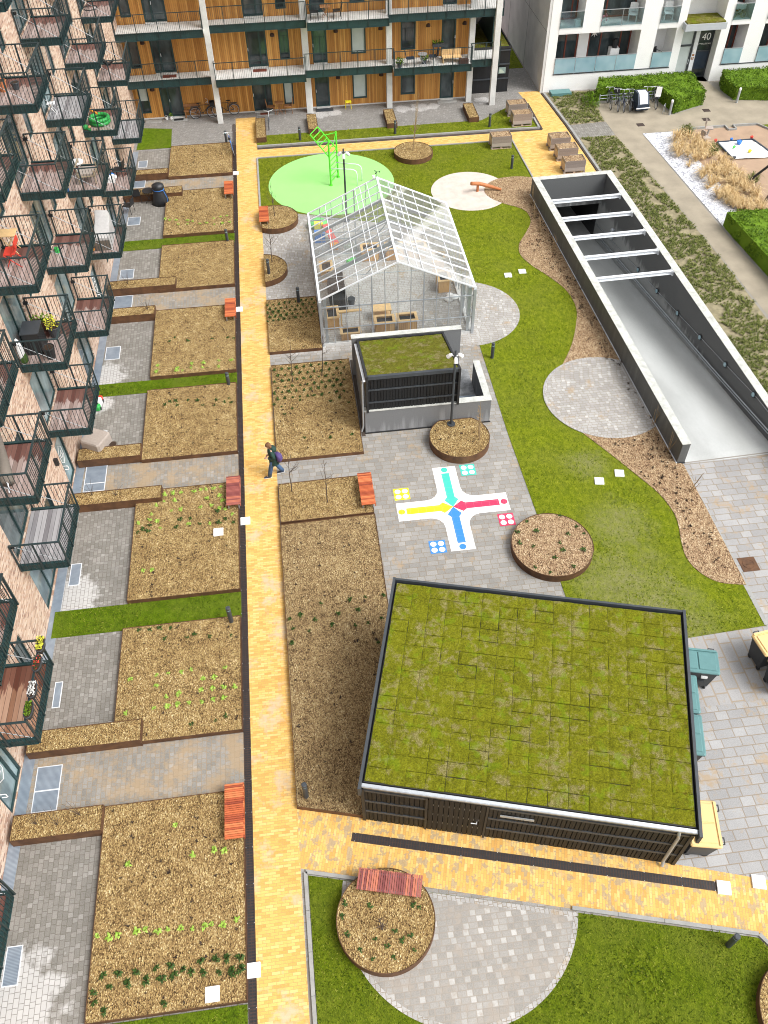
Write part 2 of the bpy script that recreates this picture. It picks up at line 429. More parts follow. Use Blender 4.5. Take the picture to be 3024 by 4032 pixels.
def flat(name, c, rough=.5, metal=0, emit=None):
    N = NT(name); f = N.noise(N.obj(), 25, 2)
    return N.fin(N.ramp(f, [(.3, g3(c,.94)),(.7, g3(c,1.06))]), rough, None, metal)
for k, c in dict(paint_white=(.80,.80,.79), paint_teal=(.05,.52,.42), paint_red=(.62,.03,.10), paint_blue=(.035,.22,.58), paint_yellow=(.86,.76,.01)).items():
    N = NT(k); p = N.pos(); f = N.noise(p, 30, 4); w = N.ramp(N.noise(p, 9, 5, .7), [(.60,0),(.72,1)])
    s_ = N.n('SeparateXYZ', {0: p})
    ex = N.m('ABSOLUTE', N.m('SUBTRACT', N.m('FRACT', N.m('DIVIDE', s_.outputs[0], .305)), .5))
    ey = N.m('ABSOLUTE', N.m('SUBTRACT', N.m('FRACT', N.m('DIVIDE', s_.outputs[1], .305)), .5))
    seam = N.m('GREATER_THAN', N.m('MAXIMUM', ex, ey), .485)
    col = N.mix(N.m('MULTIPLY', w, .22), c, (.5,.49,.47))
    M[k] = N.fin(N.mix(N.m('MULTIPLY', seam, .28), col, (.38,.38,.38)), .55, N.bump(f, .2, .004))
M['snow_white'] = flat('white_hatch', (.86,.86,.86), .5)

# dark window glass (rooms behind are dark) and clear glass
def pane_mat(name, c, rough=.06, spec=.6):
    N = NT(name); v = N.obj()
    f = N.noise(N.mapping(v, scale=(.8,.8,.35)), 1.6, 3)
    ri = N.n('ObjectInfo').outputs['Random']
    col = N.ramp(N.m('ADD', f, N.m('MULTIPLY', N.m('SUBTRACT', ri, .5), .35)), [(.3,g3(c,.45)),(.5,c),(.72,g3(c,2.1))])
    return N.fin(col, rough, None, 0, spec)
M['pane'] = pane_mat('window_pane', (.045,.058,.062))
M['pane_blue'] = pane_mat('facade_pane', (.16,.21,.215), .05, 1.0)
M['blind'] = noisy('pale_blind', (.50,.56,.54), .08, 2, .5, 0)
def clear_glass(name, tint=(.95,.98,.98), refl=.10, haze=.0):
    N = NT(name); t = N.t; hz = N.n('BsdfDiffuse', {'Color': (.8,.84,.85,1)})
    tr = N.n('BsdfTransparent', {'Color': tint}); gl = N.n('BsdfGlossy', {'Color': (1,1,1), 'Roughness': .03})
    fr = N.n('LayerWeight', {'Blend': .25}); k = N.m('ADD', N.m('MULTIPLY', fr.outputs['Fresnel'], .55), refl)
    ms = N.n('MixShader', {0: k}); t.links.new(tr.outputs[0], ms.inputs[1]); t.links.new(gl.outputs[0], ms.inputs[2])
    m2 = N.n('MixShader', {0: N.m('MULTIPLY', N.ramp(N.noise(N.obj(), 1.2, 5, .65), [(.35,.25),(.7,1)]), haze)}); t.links.new(ms.outputs[0], m2.inputs[1]); t.links.new(hz.outputs[0], m2.inputs[2])
    t.links.new(m2.outputs[0], N.out.inputs['Surface']); return N.mat
M['glass'] = clear_glass('greenhouse_glass', (.965,.985,.985), .05, .07)
M['balu_glass'] = clear_glass('balustrade_glass', (.66,.78,.80), .04)
N = NT('frosted_balustrade'); M['frost'] = N.fin(N.ramp(N.noise(N.obj(), .8, 2), [(.3,(.20,.34,.40)),(.7,(.34,.48,.53))]), .18, None, 0, .6)

# brick facade: u along the wall, z up (object coordinates)
def brick_mat():
    N = NT('pale_brick'); v = N.obj(); s = N.n('SeparateXYZ', {0: v})
    b = N.n('CombineXYZ', {0: s.outputs[1], 1: s.outputs[2], 2: 0}).outputs[0]
    bt = N.n('TexBrick', {'Vector': b, 'Color1': (0,0,0,1), 'Color2': (1,1,1,1), 'Scale': 1, 'Mortar Size': .007, 'Mortar Smooth': .3, 'Brick Width': .23, 'Row Height': .068})
    big = N.noise(b, .7, 4); fine = N.noise(v, 40, 3)
    f = N.m('ADD', bt.outputs[0], N.m('MULTIPLY', N.m('SUBTRACT', big, .5), .5))
    col = N.ramp(f, [(0,(.27,.13,.085)),(.2,(.46,.27,.18)),(.42,(.60,.40,.28)),(.65,(.68,.50,.37)),(.85,(.74,.60,.48)),(1,(.50,.29,.20))])
    col = N.mix(.15, col, N.ramp(fine, [(.3,(.25,.16,.12)),(.7,(.7,.6,.5))]))
    col = N.mix(bt.outputs['Fac'], col, (.50,.42,.35))
    return N.fin(col, .85, N.bump(N.m('SUBTRACT', 1, bt.outputs['Fac']), .4, .006))
M['brick'] = brick_mat()
def board_mat(name, axis, w, stops, wet=None, knots=True, rough=.6, grain=(3,3,60)):
    """boards w wide across object axis; long grain along the other"""
    N = NT(name); v = N.obj(); s = N.n('SeparateXYZ', {0: v})
    a = N.m('DIVIDE', s.outputs[axis], w); r = N.m('FLOOR', a); fx = N.m('FRACT', a)
    wn = N.n('TexWhiteNoise', {'W': r}, noise_dimensions='1D').outputs[0]
    gr = N.noise(N.mapping(v, scale=grain), 1, 4, .6)
    f = N.m('ADD', N.m('MULTIPLY', wn, .55), N.m('MULTIPLY', gr, .5))
    col = N.ramp(f, stops)
    if knots:
        kn = N.n('TexVoronoi', {'Vector': N.mapping(v, scale=(8,8,3)), 'Scale': 1}, feature='F1').outputs['Distance']
        col = N.mix(N.ramp(kn, [(.05,.75),(.13,0)]), col, g3(stops[0][1], .35))
    if wet:
        col = wet(N, v, s, col, wn)
    e = N.m('MINIMUM', fx, N.m('SUBTRACT', 1, fx))
    jt = N.ramp(e, [(.02,1),(.07,0)])
    col = N.mix(N.m('MULTIPLY', jt, .75), col, g3(stops[0][1], .25))
    return N.fin(col, rough, N.bump(N.ramp(e, [(0,0),(.08,1)]), .4, .008))
M['timber'] = board_mat('timber_cladding', 0, .115, [(.15,(.31,.125,.024)),(.4,(.45,.20,.040)),(.6,(.55,.265,.06)),(.85,(.66,.36,.10))], grain=(14,14,1.2))
M['black_wood'] = board_mat('black_timber', 0, .14, [(.2,(.003,.0035,.0045)),(.8,(.006,.0068,.009))], knots=False, grain=(12,12,1.5))
M['gh_wood'] = board_mat('pine_boards', 0, .10, [(.2,(.46,.25,.09)),(.5,(.58,.34,.13)),(.8,(.68,.44,.2))], grain=(12,12,2))
M['pine_frame'] = noisy('pine_frame', (.68,.46,.22), .12, 8, .6, .05)
def wetfn(N, v, s, col, wn):
    n = N.noise(N.mapping(v, scale=(6,1.1,1)), 1, 4, .6)
    d = N.m('ADD', N.m('SUBTRACT', s.outputs[1], 1.55), N.m('MULTIPLY', N.m('SUBTRACT', n, .5), 1.5))
    k = N.ramp(d, [(0,0),(.10,1)])
    return N.mix(N.m('MULTIPLY', k, .85), col, N.mix(wn, (.085,.018,.012), (.15,.045,.028)))
M['deck'] = board_mat('balcony_deck', 0, .145, [(.2,(.27,.19,.165)),(.5,(.37,.28,.25)),(.8,(.47,.37,.34))], wet=wetfn, knots=False, rough=.45, grain=(12,1,12))
M['deck_grey'] = board_mat('grey_deck', 0, .145, [(.2,(.20,.19,.20)),(.5,(.32,.31,.32)),(.8,(.44,.43,.44))], knots=False, rough=.4, grain=(12,1,12))
M['deck_red'] = board_mat('reddish_deck', 0, .145, [(.2,(.27,.13,.075)),(.5,(.40,.22,.14)),(.8,(.48,.30,.21))], wet=wetfn, knots=False, rough=.45, grain=(12,1,12))
def slat_mat(name, stops):
    N = NT(name); ri = N.n('NewGeometry').outputs['Random Per Island']; v = N.obj()
    gr = N.noise(N.mapping(v, scale=(20,20,20)), 1, 3)
    return N.fin(N.ramp(N.m('ADD', N.m('MULTIPLY', ri, .75), N.m('MULTIPLY', gr, .3)), stops), .5, N.bump(gr, .1, .003))
M['slat'] = slat_mat('red_wood_slats', [(.1,(.20,.035,.018)),(.35,(.40,.085,.03)),(.6,(.54,.135,.045)),(.9,(.60,.19,.07))])
M['slat_purple'] = slat_mat('purplish_wood_slats', [(.1,(.15,.035,.035)),(.4,(.27,.075,.065)),(.65,(.36,.115,.09)),(.9,(.50,.16,.09))])
M['crate_wood'] = slat_mat('grey_crate_boards', [(.1,(.17,.13,.105)),(.4,(.30,.25,.22)),(.65,(.40,.34,.30)),(.9,(.52,.38,.27))])
def grate_mat():
    N = NT('steel_grating'); p = N.pos(); s = N.n('SeparateXYZ', {0: p})
    fy = N.m('FRACT', N.m('DIVIDE', s.outputs[1], .034)); k = N.ramp(N.m('ABSOLUTE', N.m('SUBTRACT', fy, .5)), [(.22,1),(.34,0)])
    n = N.noise(p, 3, 3)
    col = N.mix(N.m('MULTIPLY', k, .5), N.ramp(n, [(.3,(.27,.33,.40)),(.7,(.38,.45,.53))]), (.10,.12,.15))
    return N.fin(col, .4, N.bump(k, .3, .004), .3)
M['grating'] = grate_mat()
def concrete_wet(name, c, wet, z0, z1, streak=.5):
    """bare concrete with rain-dark streaks running down from the top"""
    N = NT(name); v = N.obj(); s = N.n('SeparateXYZ', {0: v})
    big = N.noise(v, .6, 5, .6); fine = N.noise(v, 22, 4); st = N.noise(N.mapping(v, scale=(2.2,2.2,.12)), 1.5, 4, .6)
    col = N.mix(.35, N.ramp(big, [(.3,g3(c,.85)),(.7,g3(c,1.15))]), N.ramp(fine, [(.3,g3(c,.8)),(.7,g3(c,1.2))]))
    h = N.m('DIVIDE', N.m('SUBTRACT', s.outputs[2], z0), z1-z0)
    k = N.ramp(N.m('ADD', N.m('MULTIPLY', h, .55), N.m('MULTIPLY', st, streak)), [(.38,0),(.52,1)])
    col = N.mix(k, col, N.mix(fine, g3(wet,.8), g3(wet,1.25)))
    return N.fin(col, .7, N.bump(fine, .15, .006))
M['ramp_wall'] = concrete_wet('damp_ramp_concrete', (.30,.31,.31), (.105,.11,.112), -1.2, .3, .55)
def ramp_outer():
    N = NT('dark_concrete_face'); v = N.obj(); fine = N.noise(v, 18, 4); st = N.noise(N.mapping(v, scale=(2,2,.15)), 1.6, 4)
    col = N.ramp(N.m('ADD', N.m('MULTIPLY', fine, .4), N.m('MULTIPLY', st, .6)), [(.3,(.075,.079,.078)),(.55,(.105,.11,.108)),(.72,(.19,.195,.19))])
    return N.fin(col, .6, N.bump(fine, .15, .006))
M['ramp_outer'] = ramp_outer()
def coping():
    N = NT('lichened_concrete'); v = N.obj(); n = N.noise(v, 3.5, 5, .65); f = N.noise(v, 30, 3)
    col = N.ramp(n, [(.3,(.34,.35,.32)),(.5,(.50,.51,.47)),(.66,(.60,.61,.56)),(.76,(.40,.43,.24))])
    col = N.mix(.2, col, N.ramp(f, [(.3,(.25,.25,.24)),(.7,(.62,.62,.6))]))
    return N.fin(col, .8, N.bump(f, .15, .005))
M['coping'] = coping()
def ramp_floor():
    N = NT('ramp_slab'); p = N.pos(); s = N.n('SeparateXYZ', {0: p})
    x = N.m('ADD', s.outputs[0], N.m('MULTIPLY', N.m('SUBTRACT', s.outputs[1], 22), .0287))
    n = N.noise(N.mapping(p, scale=(1,.25,1)), 1.1, 5, .6); f = N.noise(p, 20, 4)
    u = N.m('ADD', x, N.m('MULTIPLY', N.m('SUBTRACT', n, .5), .7))
    tr = N.ramp(N.m('DIVIDE', N.m('ABSOLUTE', N.m('SUBTRACT', N.m('ABSOLUTE', N.m('SUBTRACT', u, 16.42)), .95)), 1), [(.2,1),(.75,0)])
    col = N.mix(N.m('MULTIPLY', tr, .5), N.ramp(n, [(.3,(.43,.445,.43)),(.7,(.55,.565,.55))]), (.32,.325,.31))
    col = N.mix(.2, col, N.ramp(f, [(.3,(.28,.28,.28)),(.7,(.56,.57,.56))]))
    return N.fin(col, N.m('ADD', .45, N.m('MULTIPLY', n, .25)), N.bump(f, .1, .004))
M['ramp_floor'] = ramp_floor()
M['conc_shed'] = concrete_wet('grey_base_concrete', (.36,.37,.38), (.17,.175,.18), -1.4, 2.6, .55)
def pebbles():
    N = NT('white_pebbles'); p = N.pos(); v = N.n('TexVoronoi', {'Vector': p, 'Scale': 16}); r = N.n('SeparateColor', {0: v.outputs['Color']}).outputs[0]
    col = N.ramp(N.m('ADD', r, N.m('MULTIPLY', N.m('SUBTRACT', N.noise(p, 2, 4), .5), .6)), [(0,(.22,.23,.27)),(.3,(.48,.49,.54)),(.7,(.66,.67,.70)),(1,(.82,.82,.83))])
    return N.fin(col, .7, N.bump(v.outputs['Distance'], -.8, .04))
M['pebble'] = pebbles()
def leaf_mat(name, stops, spec=.2):
    N = NT(name); ri = N.n('NewGeometry').outputs['Random Per Island']; n = N.noise(N.obj(), 1.6, 4)
    return N.fin(N.ramp(N.m('ADD', N.m('MULTIPLY', ri, .65), N.m('MULTIPLY', n, .4)), stops), .7, None, 0, spec)
M['hedge'] = leaf_mat('hedge_leaves', [(.15,(.026,.060,.004)),(.4,(.080,.155,.008)),(.65,(.135,.235,.012)),(.9,(.20,.30,.03))])
M['seedling'] = leaf_mat('light_leaves', [(.2,(.20,.34,.035)),(.8,(.42,.58,.12))])
M['perennial'] = leaf_mat('dark_leaves', [(.2,(.020,.045,.012)),(.6,(.05,.095,.02)),(.9,(.10,.15,.03))])
M['dead'] = leaf_mat('withered_leaves', [(.2,(.025,.016,.012)),(.6,(.05,.032,.022)),(.9,(.09,.065,.035))])
M['olive'] = leaf_mat('olive_ground_cover', [(.2,(.06,.085,.015)),(.5,(.13,.155,.035)),(.8,(.22,.23,.07)),(.95,(.34,.31,.13))])
M['straw'] = leaf_mat('straw_blades', [(.1,(.40,.26,.12)),(.4,(.60,.43,.21)),(.7,(.72,.55,.30)),(.95,(.80,.68,.44))])
M['yellow_leaf'] = leaf_mat('yellow_flowers', [(.2,(.45,.50,.05)),(.8,(.80,.72,.08))])

grey = [(.165,.155,.135),(.20,.19,.168),(.235,.223,.20),(.31,.295,.27)]
M['pav_patio'] = pavers('patio_pavers', grey, pale_patches=((-9.1,5.9,1.5),(-9.1,18.55,1.2),(-8.9,30.75,1.0),(-9,28.9,.7)))
M['pav_path'] = pavers('sandy_path_pavers', [(.20,.19,.17),(.25,.24,.215),(.33,.315,.29)], sand=.5)
M['pav_mid'] = pavers('courtyard_pavers', [(.22,.212,.195),(.27,.26,.24),(.32,.31,.29),(.37,.36,.34)], w=.21, P=.66, fr=.6, swap=True, sand=.16, jw=.014, sq_light=.0)
M['pav_small'] = pavers('small_setts', [(.30,.285,.265),(.36,.345,.325),(.43,.42,.40)], w=.15, P=.42, swap=True, sand=.12, sq_light=.45)
M['pav_south'] = pavers('south_setts', [(.26,.245,.22),(.31,.295,.27),(.36,.345,.32)], w=.155, P=.40, fr=.60, swap=True, sand=.26, sq_light=.7, joint=(.26,.235,.20), jw=.02, sandcol=(.32,.28,.235))
M['pav_drive'] = pavers('driveway_pavers', [(.27,.265,.26),(.33,.325,.32),(.40,.395,.39)], w=.30, P=.98, fr=.6, rot=0, swap=True, sand=.22, jw=.02, sq_light=0)
M['pav_slab'] = pavers('slab_pavers', [(.29,.28,.27),(.34,.33,.32),(.39,.38,.375)], w=.42, P=1.15, fr=.62, sand=.14, jw=.035, sq_light=0, joint=(.25,.2,.14))
M['pav_terrace'] = pavers('terrace_pavers', [(.21,.20,.19),(.25,.24,.225),(.30,.29,.27)], w=.10, P=.36, fr=.6, swap=True, jw=.01, sq_light=.15, pale_patches=((2.6,55.75,.6),(3.6,55.85,.5),(8.0,55.75,.6),(9.2,55.8,.7),(10.0,55.8,.5),(13.4,56.2,.6)))
M['pav_ring'] = pavers('ring_setts', [(.33,.32,.30),(.40,.39,.37),(.48,.47,.46)], w=.12, P=.30, sand=.1, sq_light=.3)
M['brick_main'] = yellow_brick('yellow_path_brick', 0, True, .42)
M['brick_cross'] = yellow_brick('yellow_cross_brick', R(15.6), False, .16, dark=1)
M['brick_north'] = yellow_brick('yellow_north_brick', 0, True, .05)
M['grass_s'] = grass_mat('south_lawn', (.74,.80,.7))
M['grass_m'] = grass_mat('main_lawn', (1.1,1.06,1.0), worn=((10.2,16.6,2.3),(11.0,19.2,1.6),(11.3,14.9,2.2),(10.6,22.5,1.1)))
M['grass_n'] = grass_mat('north_lawn', (.95,.92,.9))
M['grass_strip'] = grass_mat('strip_lawn', (.62,.80,.5))
M['mulch'] = mulch('leaf_mulch', [(0,(.05,.028,.014)),(.2,(.15,.092,.036)),(.38,(.29,.185,.075)),(.55,(.40,.265,.105)),(.72,(.50,.35,.145)),(.86,(.66,.51,.24)),(1,(.80,.68,.42))], 38)
M['mulch_red'] = mulch('wood_chip_mulch', [(0,(.05,.028,.018)),(.16,(.15,.085,.045)),(.34,(.31,.19,.105)),(.55,(.44,.30,.17)),(.75,(.53,.38,.22)),(.9,(.66,.52,.33)),(1,(.75,.64,.47))], 32)
M['mulch_mid'] = mulch('dark_leaf_mulch', [(0,(.04,.024,.014)),(.18,(.12,.074,.034)),(.36,(.25,.16,.075)),(.56,(.37,.255,.12)),(.76,(.48,.35,.165)),(.9,(.62,.48,.25)),(1,(.72,.62,.4))], 38)
M['moss'] = moss_mat('sedum_roof')
M['moss_small'] = moss_mat('sedum_roof_small', .5, ((.04,.032,.012),(.085,.075,.014),(.13,.13,.015),(.17,.175,.02),(.22,.19,.07)))

# ------------------------------------------------------------------ the setting: ground
def sheet(name, mat, poly, z, label=None):
    b = MB(); b.sheet(poly, z); return struct(b, name, mat, label)
# base ground with the ramp left open
hole = [(13.6,21.95),(18.75,21.95),(18.1,43.55),(12.98,43.55)]
hole = [(14.22,22.02),(18.62,22.15),(17.95,43.75),(13.60,43.60)]
b = MB(); big = [(-120,-60),(160,-60),(160,220),(-120,220)]
for i in range(4):
    j = (i+1) % 4
    b.add([(*big[i],0),(*big[j],0),(*hole[j],0),(*hole[i],0)], [(0,1,2,3)])
struct(b, 'ground', M['base_ground'])
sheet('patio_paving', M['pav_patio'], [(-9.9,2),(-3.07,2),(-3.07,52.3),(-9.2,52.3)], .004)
for y0, y1 in ((10.78,12.64),(23.29,24.98),(35.22,36.88),(46.88,48.4)):
    sheet('garden_path', M['pav_path'], rect(-9.6,y0,-3.07,y1), .008)
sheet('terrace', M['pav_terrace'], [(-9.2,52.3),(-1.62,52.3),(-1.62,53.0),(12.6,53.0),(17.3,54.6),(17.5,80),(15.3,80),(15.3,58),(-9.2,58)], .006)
sheet('courtyard_paving', M['pav_mid'], rect(-1.6,6,8.3,31), .004)
sheet('greenhouse_paving', M['pav_small'], clip(rect(-1.6,31,8.3,44.6), (20,31),(20,60)), .004)
b = MB(); b.sheet(circ(7.8,33.1,2.58), .024); struct(b, 'round_paving', M['pav_small'])
sheet('driveway', M['pav_drive'], [(14.47,14.2),(40,14.2),(40,22.0),(14.2,21.96)], .004)
sheet('bin_yard', M['pav_slab'], rect(9,11.6,40,14.2), .005)
sheet('yard_paving', M['pav_drive'], rect(8.5,5,40,11.6), .004)
sheet('yellow_path', M['brick_main'], rect(-2.86,-12,-1.58,56), .010)
dv = (math.cos(R(-15.6)), math.sin(R(-15.6)))
sheet('yellow_cross_path', M['brick_cross'], [(-1.58,8.34),(10.2,5.05),(11.5,2.5),(16,3.2),(16,5.3),(12.2,6.0),(9.2,6.95),(.30,9.52),(-1.58,10.02)], .009)
sheet('yellow_north_path', M['brick_north'], [(-1.58,50.28),(14.05,50.28),(14.16,45.5),(17.98,45.5),(17.75,51.7),(17.40,57.06),(16.0,57.06),(16.2,55.4),(16.22,51.35),(-1.58,51.42)], .011)
# lawns (thin slabs of turf)
def lawn(name, mat, poly, z=.03):
    b = MB(); b.prism(poly, .001, z); return struct(b, name, mat)
lawn('grass', M['grass_strip'], rect(-6.95,0,-3.1,5.2))
for y0, y1, x0 in ((16.95,18.03,-9.45),(29.32,30.14,-9.2),(41.0,41.93,-9.05)):
    lawn('grass', M['grass_strip'], rect(x0,y0,-3.07,y1))
lawn('grass', M['grass_strip'], [(-8.95,52.5),(-6.84,52.5),(-6.9,55.1),(-8.85,55.5)])
south = [(-1.40,-3),(11.2,-3),(10.95,3.75),(10.15,5.02),(-1.38,8.12)]
lawn('grass', M['grass_s'], south)
wavy = smooth_path([(14.46,15.93),(13.6,16.15),(13.09,16.63),(12.84,17.3),(12.9,18.03),(13.12,19.06),(13.1,19.8),(12.88,20.62),(12.47,21.44),(11.68,22.95),(10.74,24.67),(10.45,25.6),(10.35,26.9),(11.3,28.56),(12.02,29.76),(12.62,31.1),(13.1,32.65),(13.02,34.18),(12.43,35.57),(11.88,36.57),(11.55,37.6),(11.72,38.6),(12.3,39.6),(12.85,40.7),(12.88,41.7),(12.5,42.3),(11.9,42.75),(11.25,43.5),(11.05,44.3),(11.4,45.1),(12.1,45.6),(12.75,45.72),(13.5,45.66),(14.12,45.45)], 5)
lawn('grass', M['grass_m'], [(8.14,13.95),(14.44,14.24),(14.40,21.9),(14.20,22.1),(13.62,43.5),(13.9,44.2),(8.02,44.2),(7.95,24.6),(8.05,20)], .022)
lawn('grass', M['grass_n'], [(-1.6,44.25),(8.02,40.6),(13.86,43.7),(14.12,45.5),(14.02,50.22),(-1.6,50.22)], .021)
bnorth = [(-1.58,51.78),(13.9,51.72),(16.0,51.60),(15.9,53.2),(14.83,54.9),(12.7,53.2),(-1.0,53.2),(-1.58,53.0)]
lawn('grass', M['grass_n'], bnorth, .05)
b = MB(); b.prism(wavy+[(13.60,43.62),(14.16,22.1),(14.40,21.9)], .02, .045); struct(b, 'planting_bed', M['mulch_red'], 'wavy bed of wood chips between the lawn and the ramp wall')
b = MB(); b.sheet(clip(circ(12.55,26.3,2.5), (14.12,22),(13.55,43.6)), .05); struct(b, 'round_paving', M['pav_small'])
b = MB(); b.rim(clip(circ(12.55,26.3,2.62), (14.12,22),(13.55,43.6)), .03, .056, .13); struct(b, 'sett_edging', M['pav_ring'])
b = MB(); b.prism(circ(2.55,46.6,3.62,80), .005, .032); struct(b, 'play_surface', M['rubber_green'])
b = MB(); b.prism(circ(10.25,44.5,2.2,64), .005, .034); struct(b, 'sand_circle', M['sand_pale'])
half = clip(circ(2.62,7.05,3.05,96), (10.2,5.02),(-1.38,8.10))
b = MB(); b.sheet(half, .036); struct(b, 'round_paving', M['pav_south'])
b = MB(); b.rim(clip(circ(2.62,7.05,3.17,96), (10.2,5.02),(-1.38,8.10)), .01, .042, .13); struct(b, 'sett_edging', M['pav_ring'])
# kerbs
def kerb(pts, w=.1, z0=.002, z1=.07, mat=None, n='kerb'):
    b = MB()
    for p, q in zip(pts[:-1], pts[1:]):
        P_, Q_ = Vector((*p,0)), Vector((*q,0)); L = (Q_-P_).length; n_ = max(1, int(L/1.0)); d = (Q_-P_)/n_
        for k in range(n_):
            a = P_+d*k+d*.005; c = P_+d*(k+1)-d*.005
            b.bar((a.x,a.y,(z0+z1)/2), (c.x,c.y,(z0+z1)/2), w, z1-z0)
    return struct(b, n, mat or M['kerb'])
kerb([(-1.45,-3),(-1.45,8.22),(-.1,7.86)])
kerb([(5.55,6.36),(10.2,5.10),(11.05,3.75),(11.3,-3)])
kerb([(-1.62,44.2),(-1.62,50.28)]); kerb([(-1.58,50.27),(12.6,50.26),(14.02,50.27),(14.14,45.5)], .09)
kerb([(-1.58,51.72),(14.0,51.66),(16.05,51.55),(16.05,53.0)], .11, z1=.12)
kerb([(-1.58,51.55),(14.2,51.50),(16.19,51.42),(16.19,55.3)], .17, z1=.03, mat=M['dark_kerb'], n='edge_band')
kerb([(14.47,14.25),(14.38,19.6),(14.33,21.9)], .16, z1=.03)
kerb([(18.05,45.5),(17.85,51.5),(17.5,56.6)], .10, z1=.06, mat=M['dark_kerb'], n='edge_band')
kerb([(18.20,45.5),(18.0,51.5),(17.66,56.6)], .15, z1=.05)
# far side
sheet('gravel_walk', M['dirt_path'], [(20.47,50.0),(21.15,43.0),(21.6,36.2),(22.3,22),(24.5,22),(22.85,36.0),(22.72,38.6),(22.18,49.95),(45,49.98),(45,53.0),(29.4,53.6),(29.05,56.7),(27.6,57.4),(27.4,53.2),(24.9,52.15),(24.7,54.7),(20.6,54.5),(20.44,51.9),(20.3,51.9)], .006)
sheet('link_path', M['pav_patio'], [(18.08,50.0),(20.5,50.0),(20.45,51.85),(18.0,51.7)], .008)
sheet('verge', M['soil'], [(18.62,20),(22.0,20),(21.55,36.2),(21.1,43.0),(20.5,49.95),(18.2,49.95),(18.3,43.9)], .012)
sheet('verge', M['soil'], [(17.8,56.6),(17.95,51.75),(20.4,51.9),(20.6,54.4),(21.4,56.6)], .012)
sheet('pebble_strip', M['pebble'], [(22.2,49.9),(24.1,49.88),(24.6,41.0),(23.5,38.7),(22.86,38.6)], .02)
sheet('play_sand', M['sand_play'], [(24.05,49.92),(29.6,49.9),(33,44),(33,36),(22.95,37.5),(24.3,41)], .014)
lawn('grass', M['grass_n'], [(29.7,49.9),(40,49.9),(40,36),(33.1,36),(33.1,44)])
lawn('grass', M['grass_n'], rect(15.35,61.0,17.3,66.5))
sheet('bed_soil', M['soil'], [(22.9,38.7),(31,38.7),(31,20),(24.2,20)], .015)
sheet('red_path', noisy('red_path', (.42,.20,.17), .1, 1, .9, .1), rect(-60,66.5,60,73), .013)
b = MB()
for p, q in (((24.75,50.03),(27.55,50.05)),((27.55,50.05),(27.55,49.5)),((27.55,49.5),(28.07,49.5)),((28.07,49.5),(28.07,50.05)),((28.07,50.05),(29.6,50.0)),((29.6,50.0),(33.05,44))):
    b.bar((*p,.06),(*q,.06),.08,.12)
struct(b, 'timber_edging', M['kerb'])
sheet('greenhouse_floor', pavers('greenhouse_floor_pavers', [(.40,.385,.36),(.47,.455,.43),(.54,.53,.51)], w=.15, P=.42, swap=True, sand=.12, sq_light=.2), rect(1.0,31.6,7.7,38.85), .0075)
# ------------------------------------------------------------------ buildings
def holewall(mb, u0, u1, v0, v1, rects, depth, fn):
    """front faces of a wall with rectangular openings and their reveals; fn(u,v,d) -> point, d = depth behind the face"""
    us = sorted({u0,u1,*[r[0] for r in rects],*[r[1] for r in rects]}); vs = sorted({v0,v1,*[r[2] for r in rects],*[r[3] for r in rects]})
    us = [u for u in us if u0-1e-6 <= u <= u1+1e-6]; vs = [v for v in vs if v0-1e-6 <= v <= v1+1e-6]
    for i in range(len(us)-1):
        for j in range(len(vs)-1):
            a, c = (us[i]+us[i+1])/2, (vs[j]+vs[j+1])/2
            if any(r[0] < a < r[1] and r[2] < c < r[3] for r in rects): continue
            mb.quad(fn(us[i],vs[j],0), fn(us[i+1],vs[j],0), fn(us[i+1],vs[j+1],0), fn(us[i],vs[j+1],0))
    for (a, b_, c, d) in rects:
        for p, q in (((a,c),(b_,c)),((b_,c),(b_,d)),((b_,d),(a,d)),((a,d),(a,c))):
            mb.quad(fn(*p,0), fn(*q,0), fn(*q,depth), fn(*p,depth))
def frame_part(parent, name, fn, u0, u1, v0, v1, w, d0, d1, mats, mullions=(), transoms=(), pane_mat=None, local=True, label=None, pane_d=None, panes=None):
    """a window or door: frame bars and one pane mesh as its child"""
    b = MB()
    def bx(a, c, e, g):
        p = [fn(x, z, d) for d in (d1, d0) for x, z in ((a,e),(c,e),(c,g),(a,g))]
        b.add(p, [(3,2,1,0),(4,5,6,7),(0,1,5,4),(1,2,6,5),(2,3,7,6),(3,0,4,7)])
    bx(u0,u0+w,v0,v1); bx(u1-w,u1,v0,v1); bx(u0+w,u1-w,v0,v0+w); bx(u0+w,u1-w,v1-w,v1)
    for m_ in mullions: bx(m_-w/2,m_+w/2,v0+w,v1-w)
    for t_ in transoms: bx(u0+w,u1-w,t_-w/2,t_+w/2)
    fr = b.build(name, mats, parent, label, local=local)
    pd = pane_d if pane_d is not None else (d0+d1)/2
    pb = MB()
    if panes:
        for k, (a, c, e, g, mi) in enumerate(panes):
            pb.mi = mi; pb.quad(fn(a,e,pd), fn(c,e,pd), fn(c,g,pd), fn(a,g,pd))
    else: pb.quad(fn(u0+w,v0+w,pd), fn(u1-w,v0+w,pd), fn(u1-w,v1-w,pd), fn(u0+w,v1-w,pd))
    pb.build('pane', pane_mat or M['pane'], fr, local=local)
    return fr

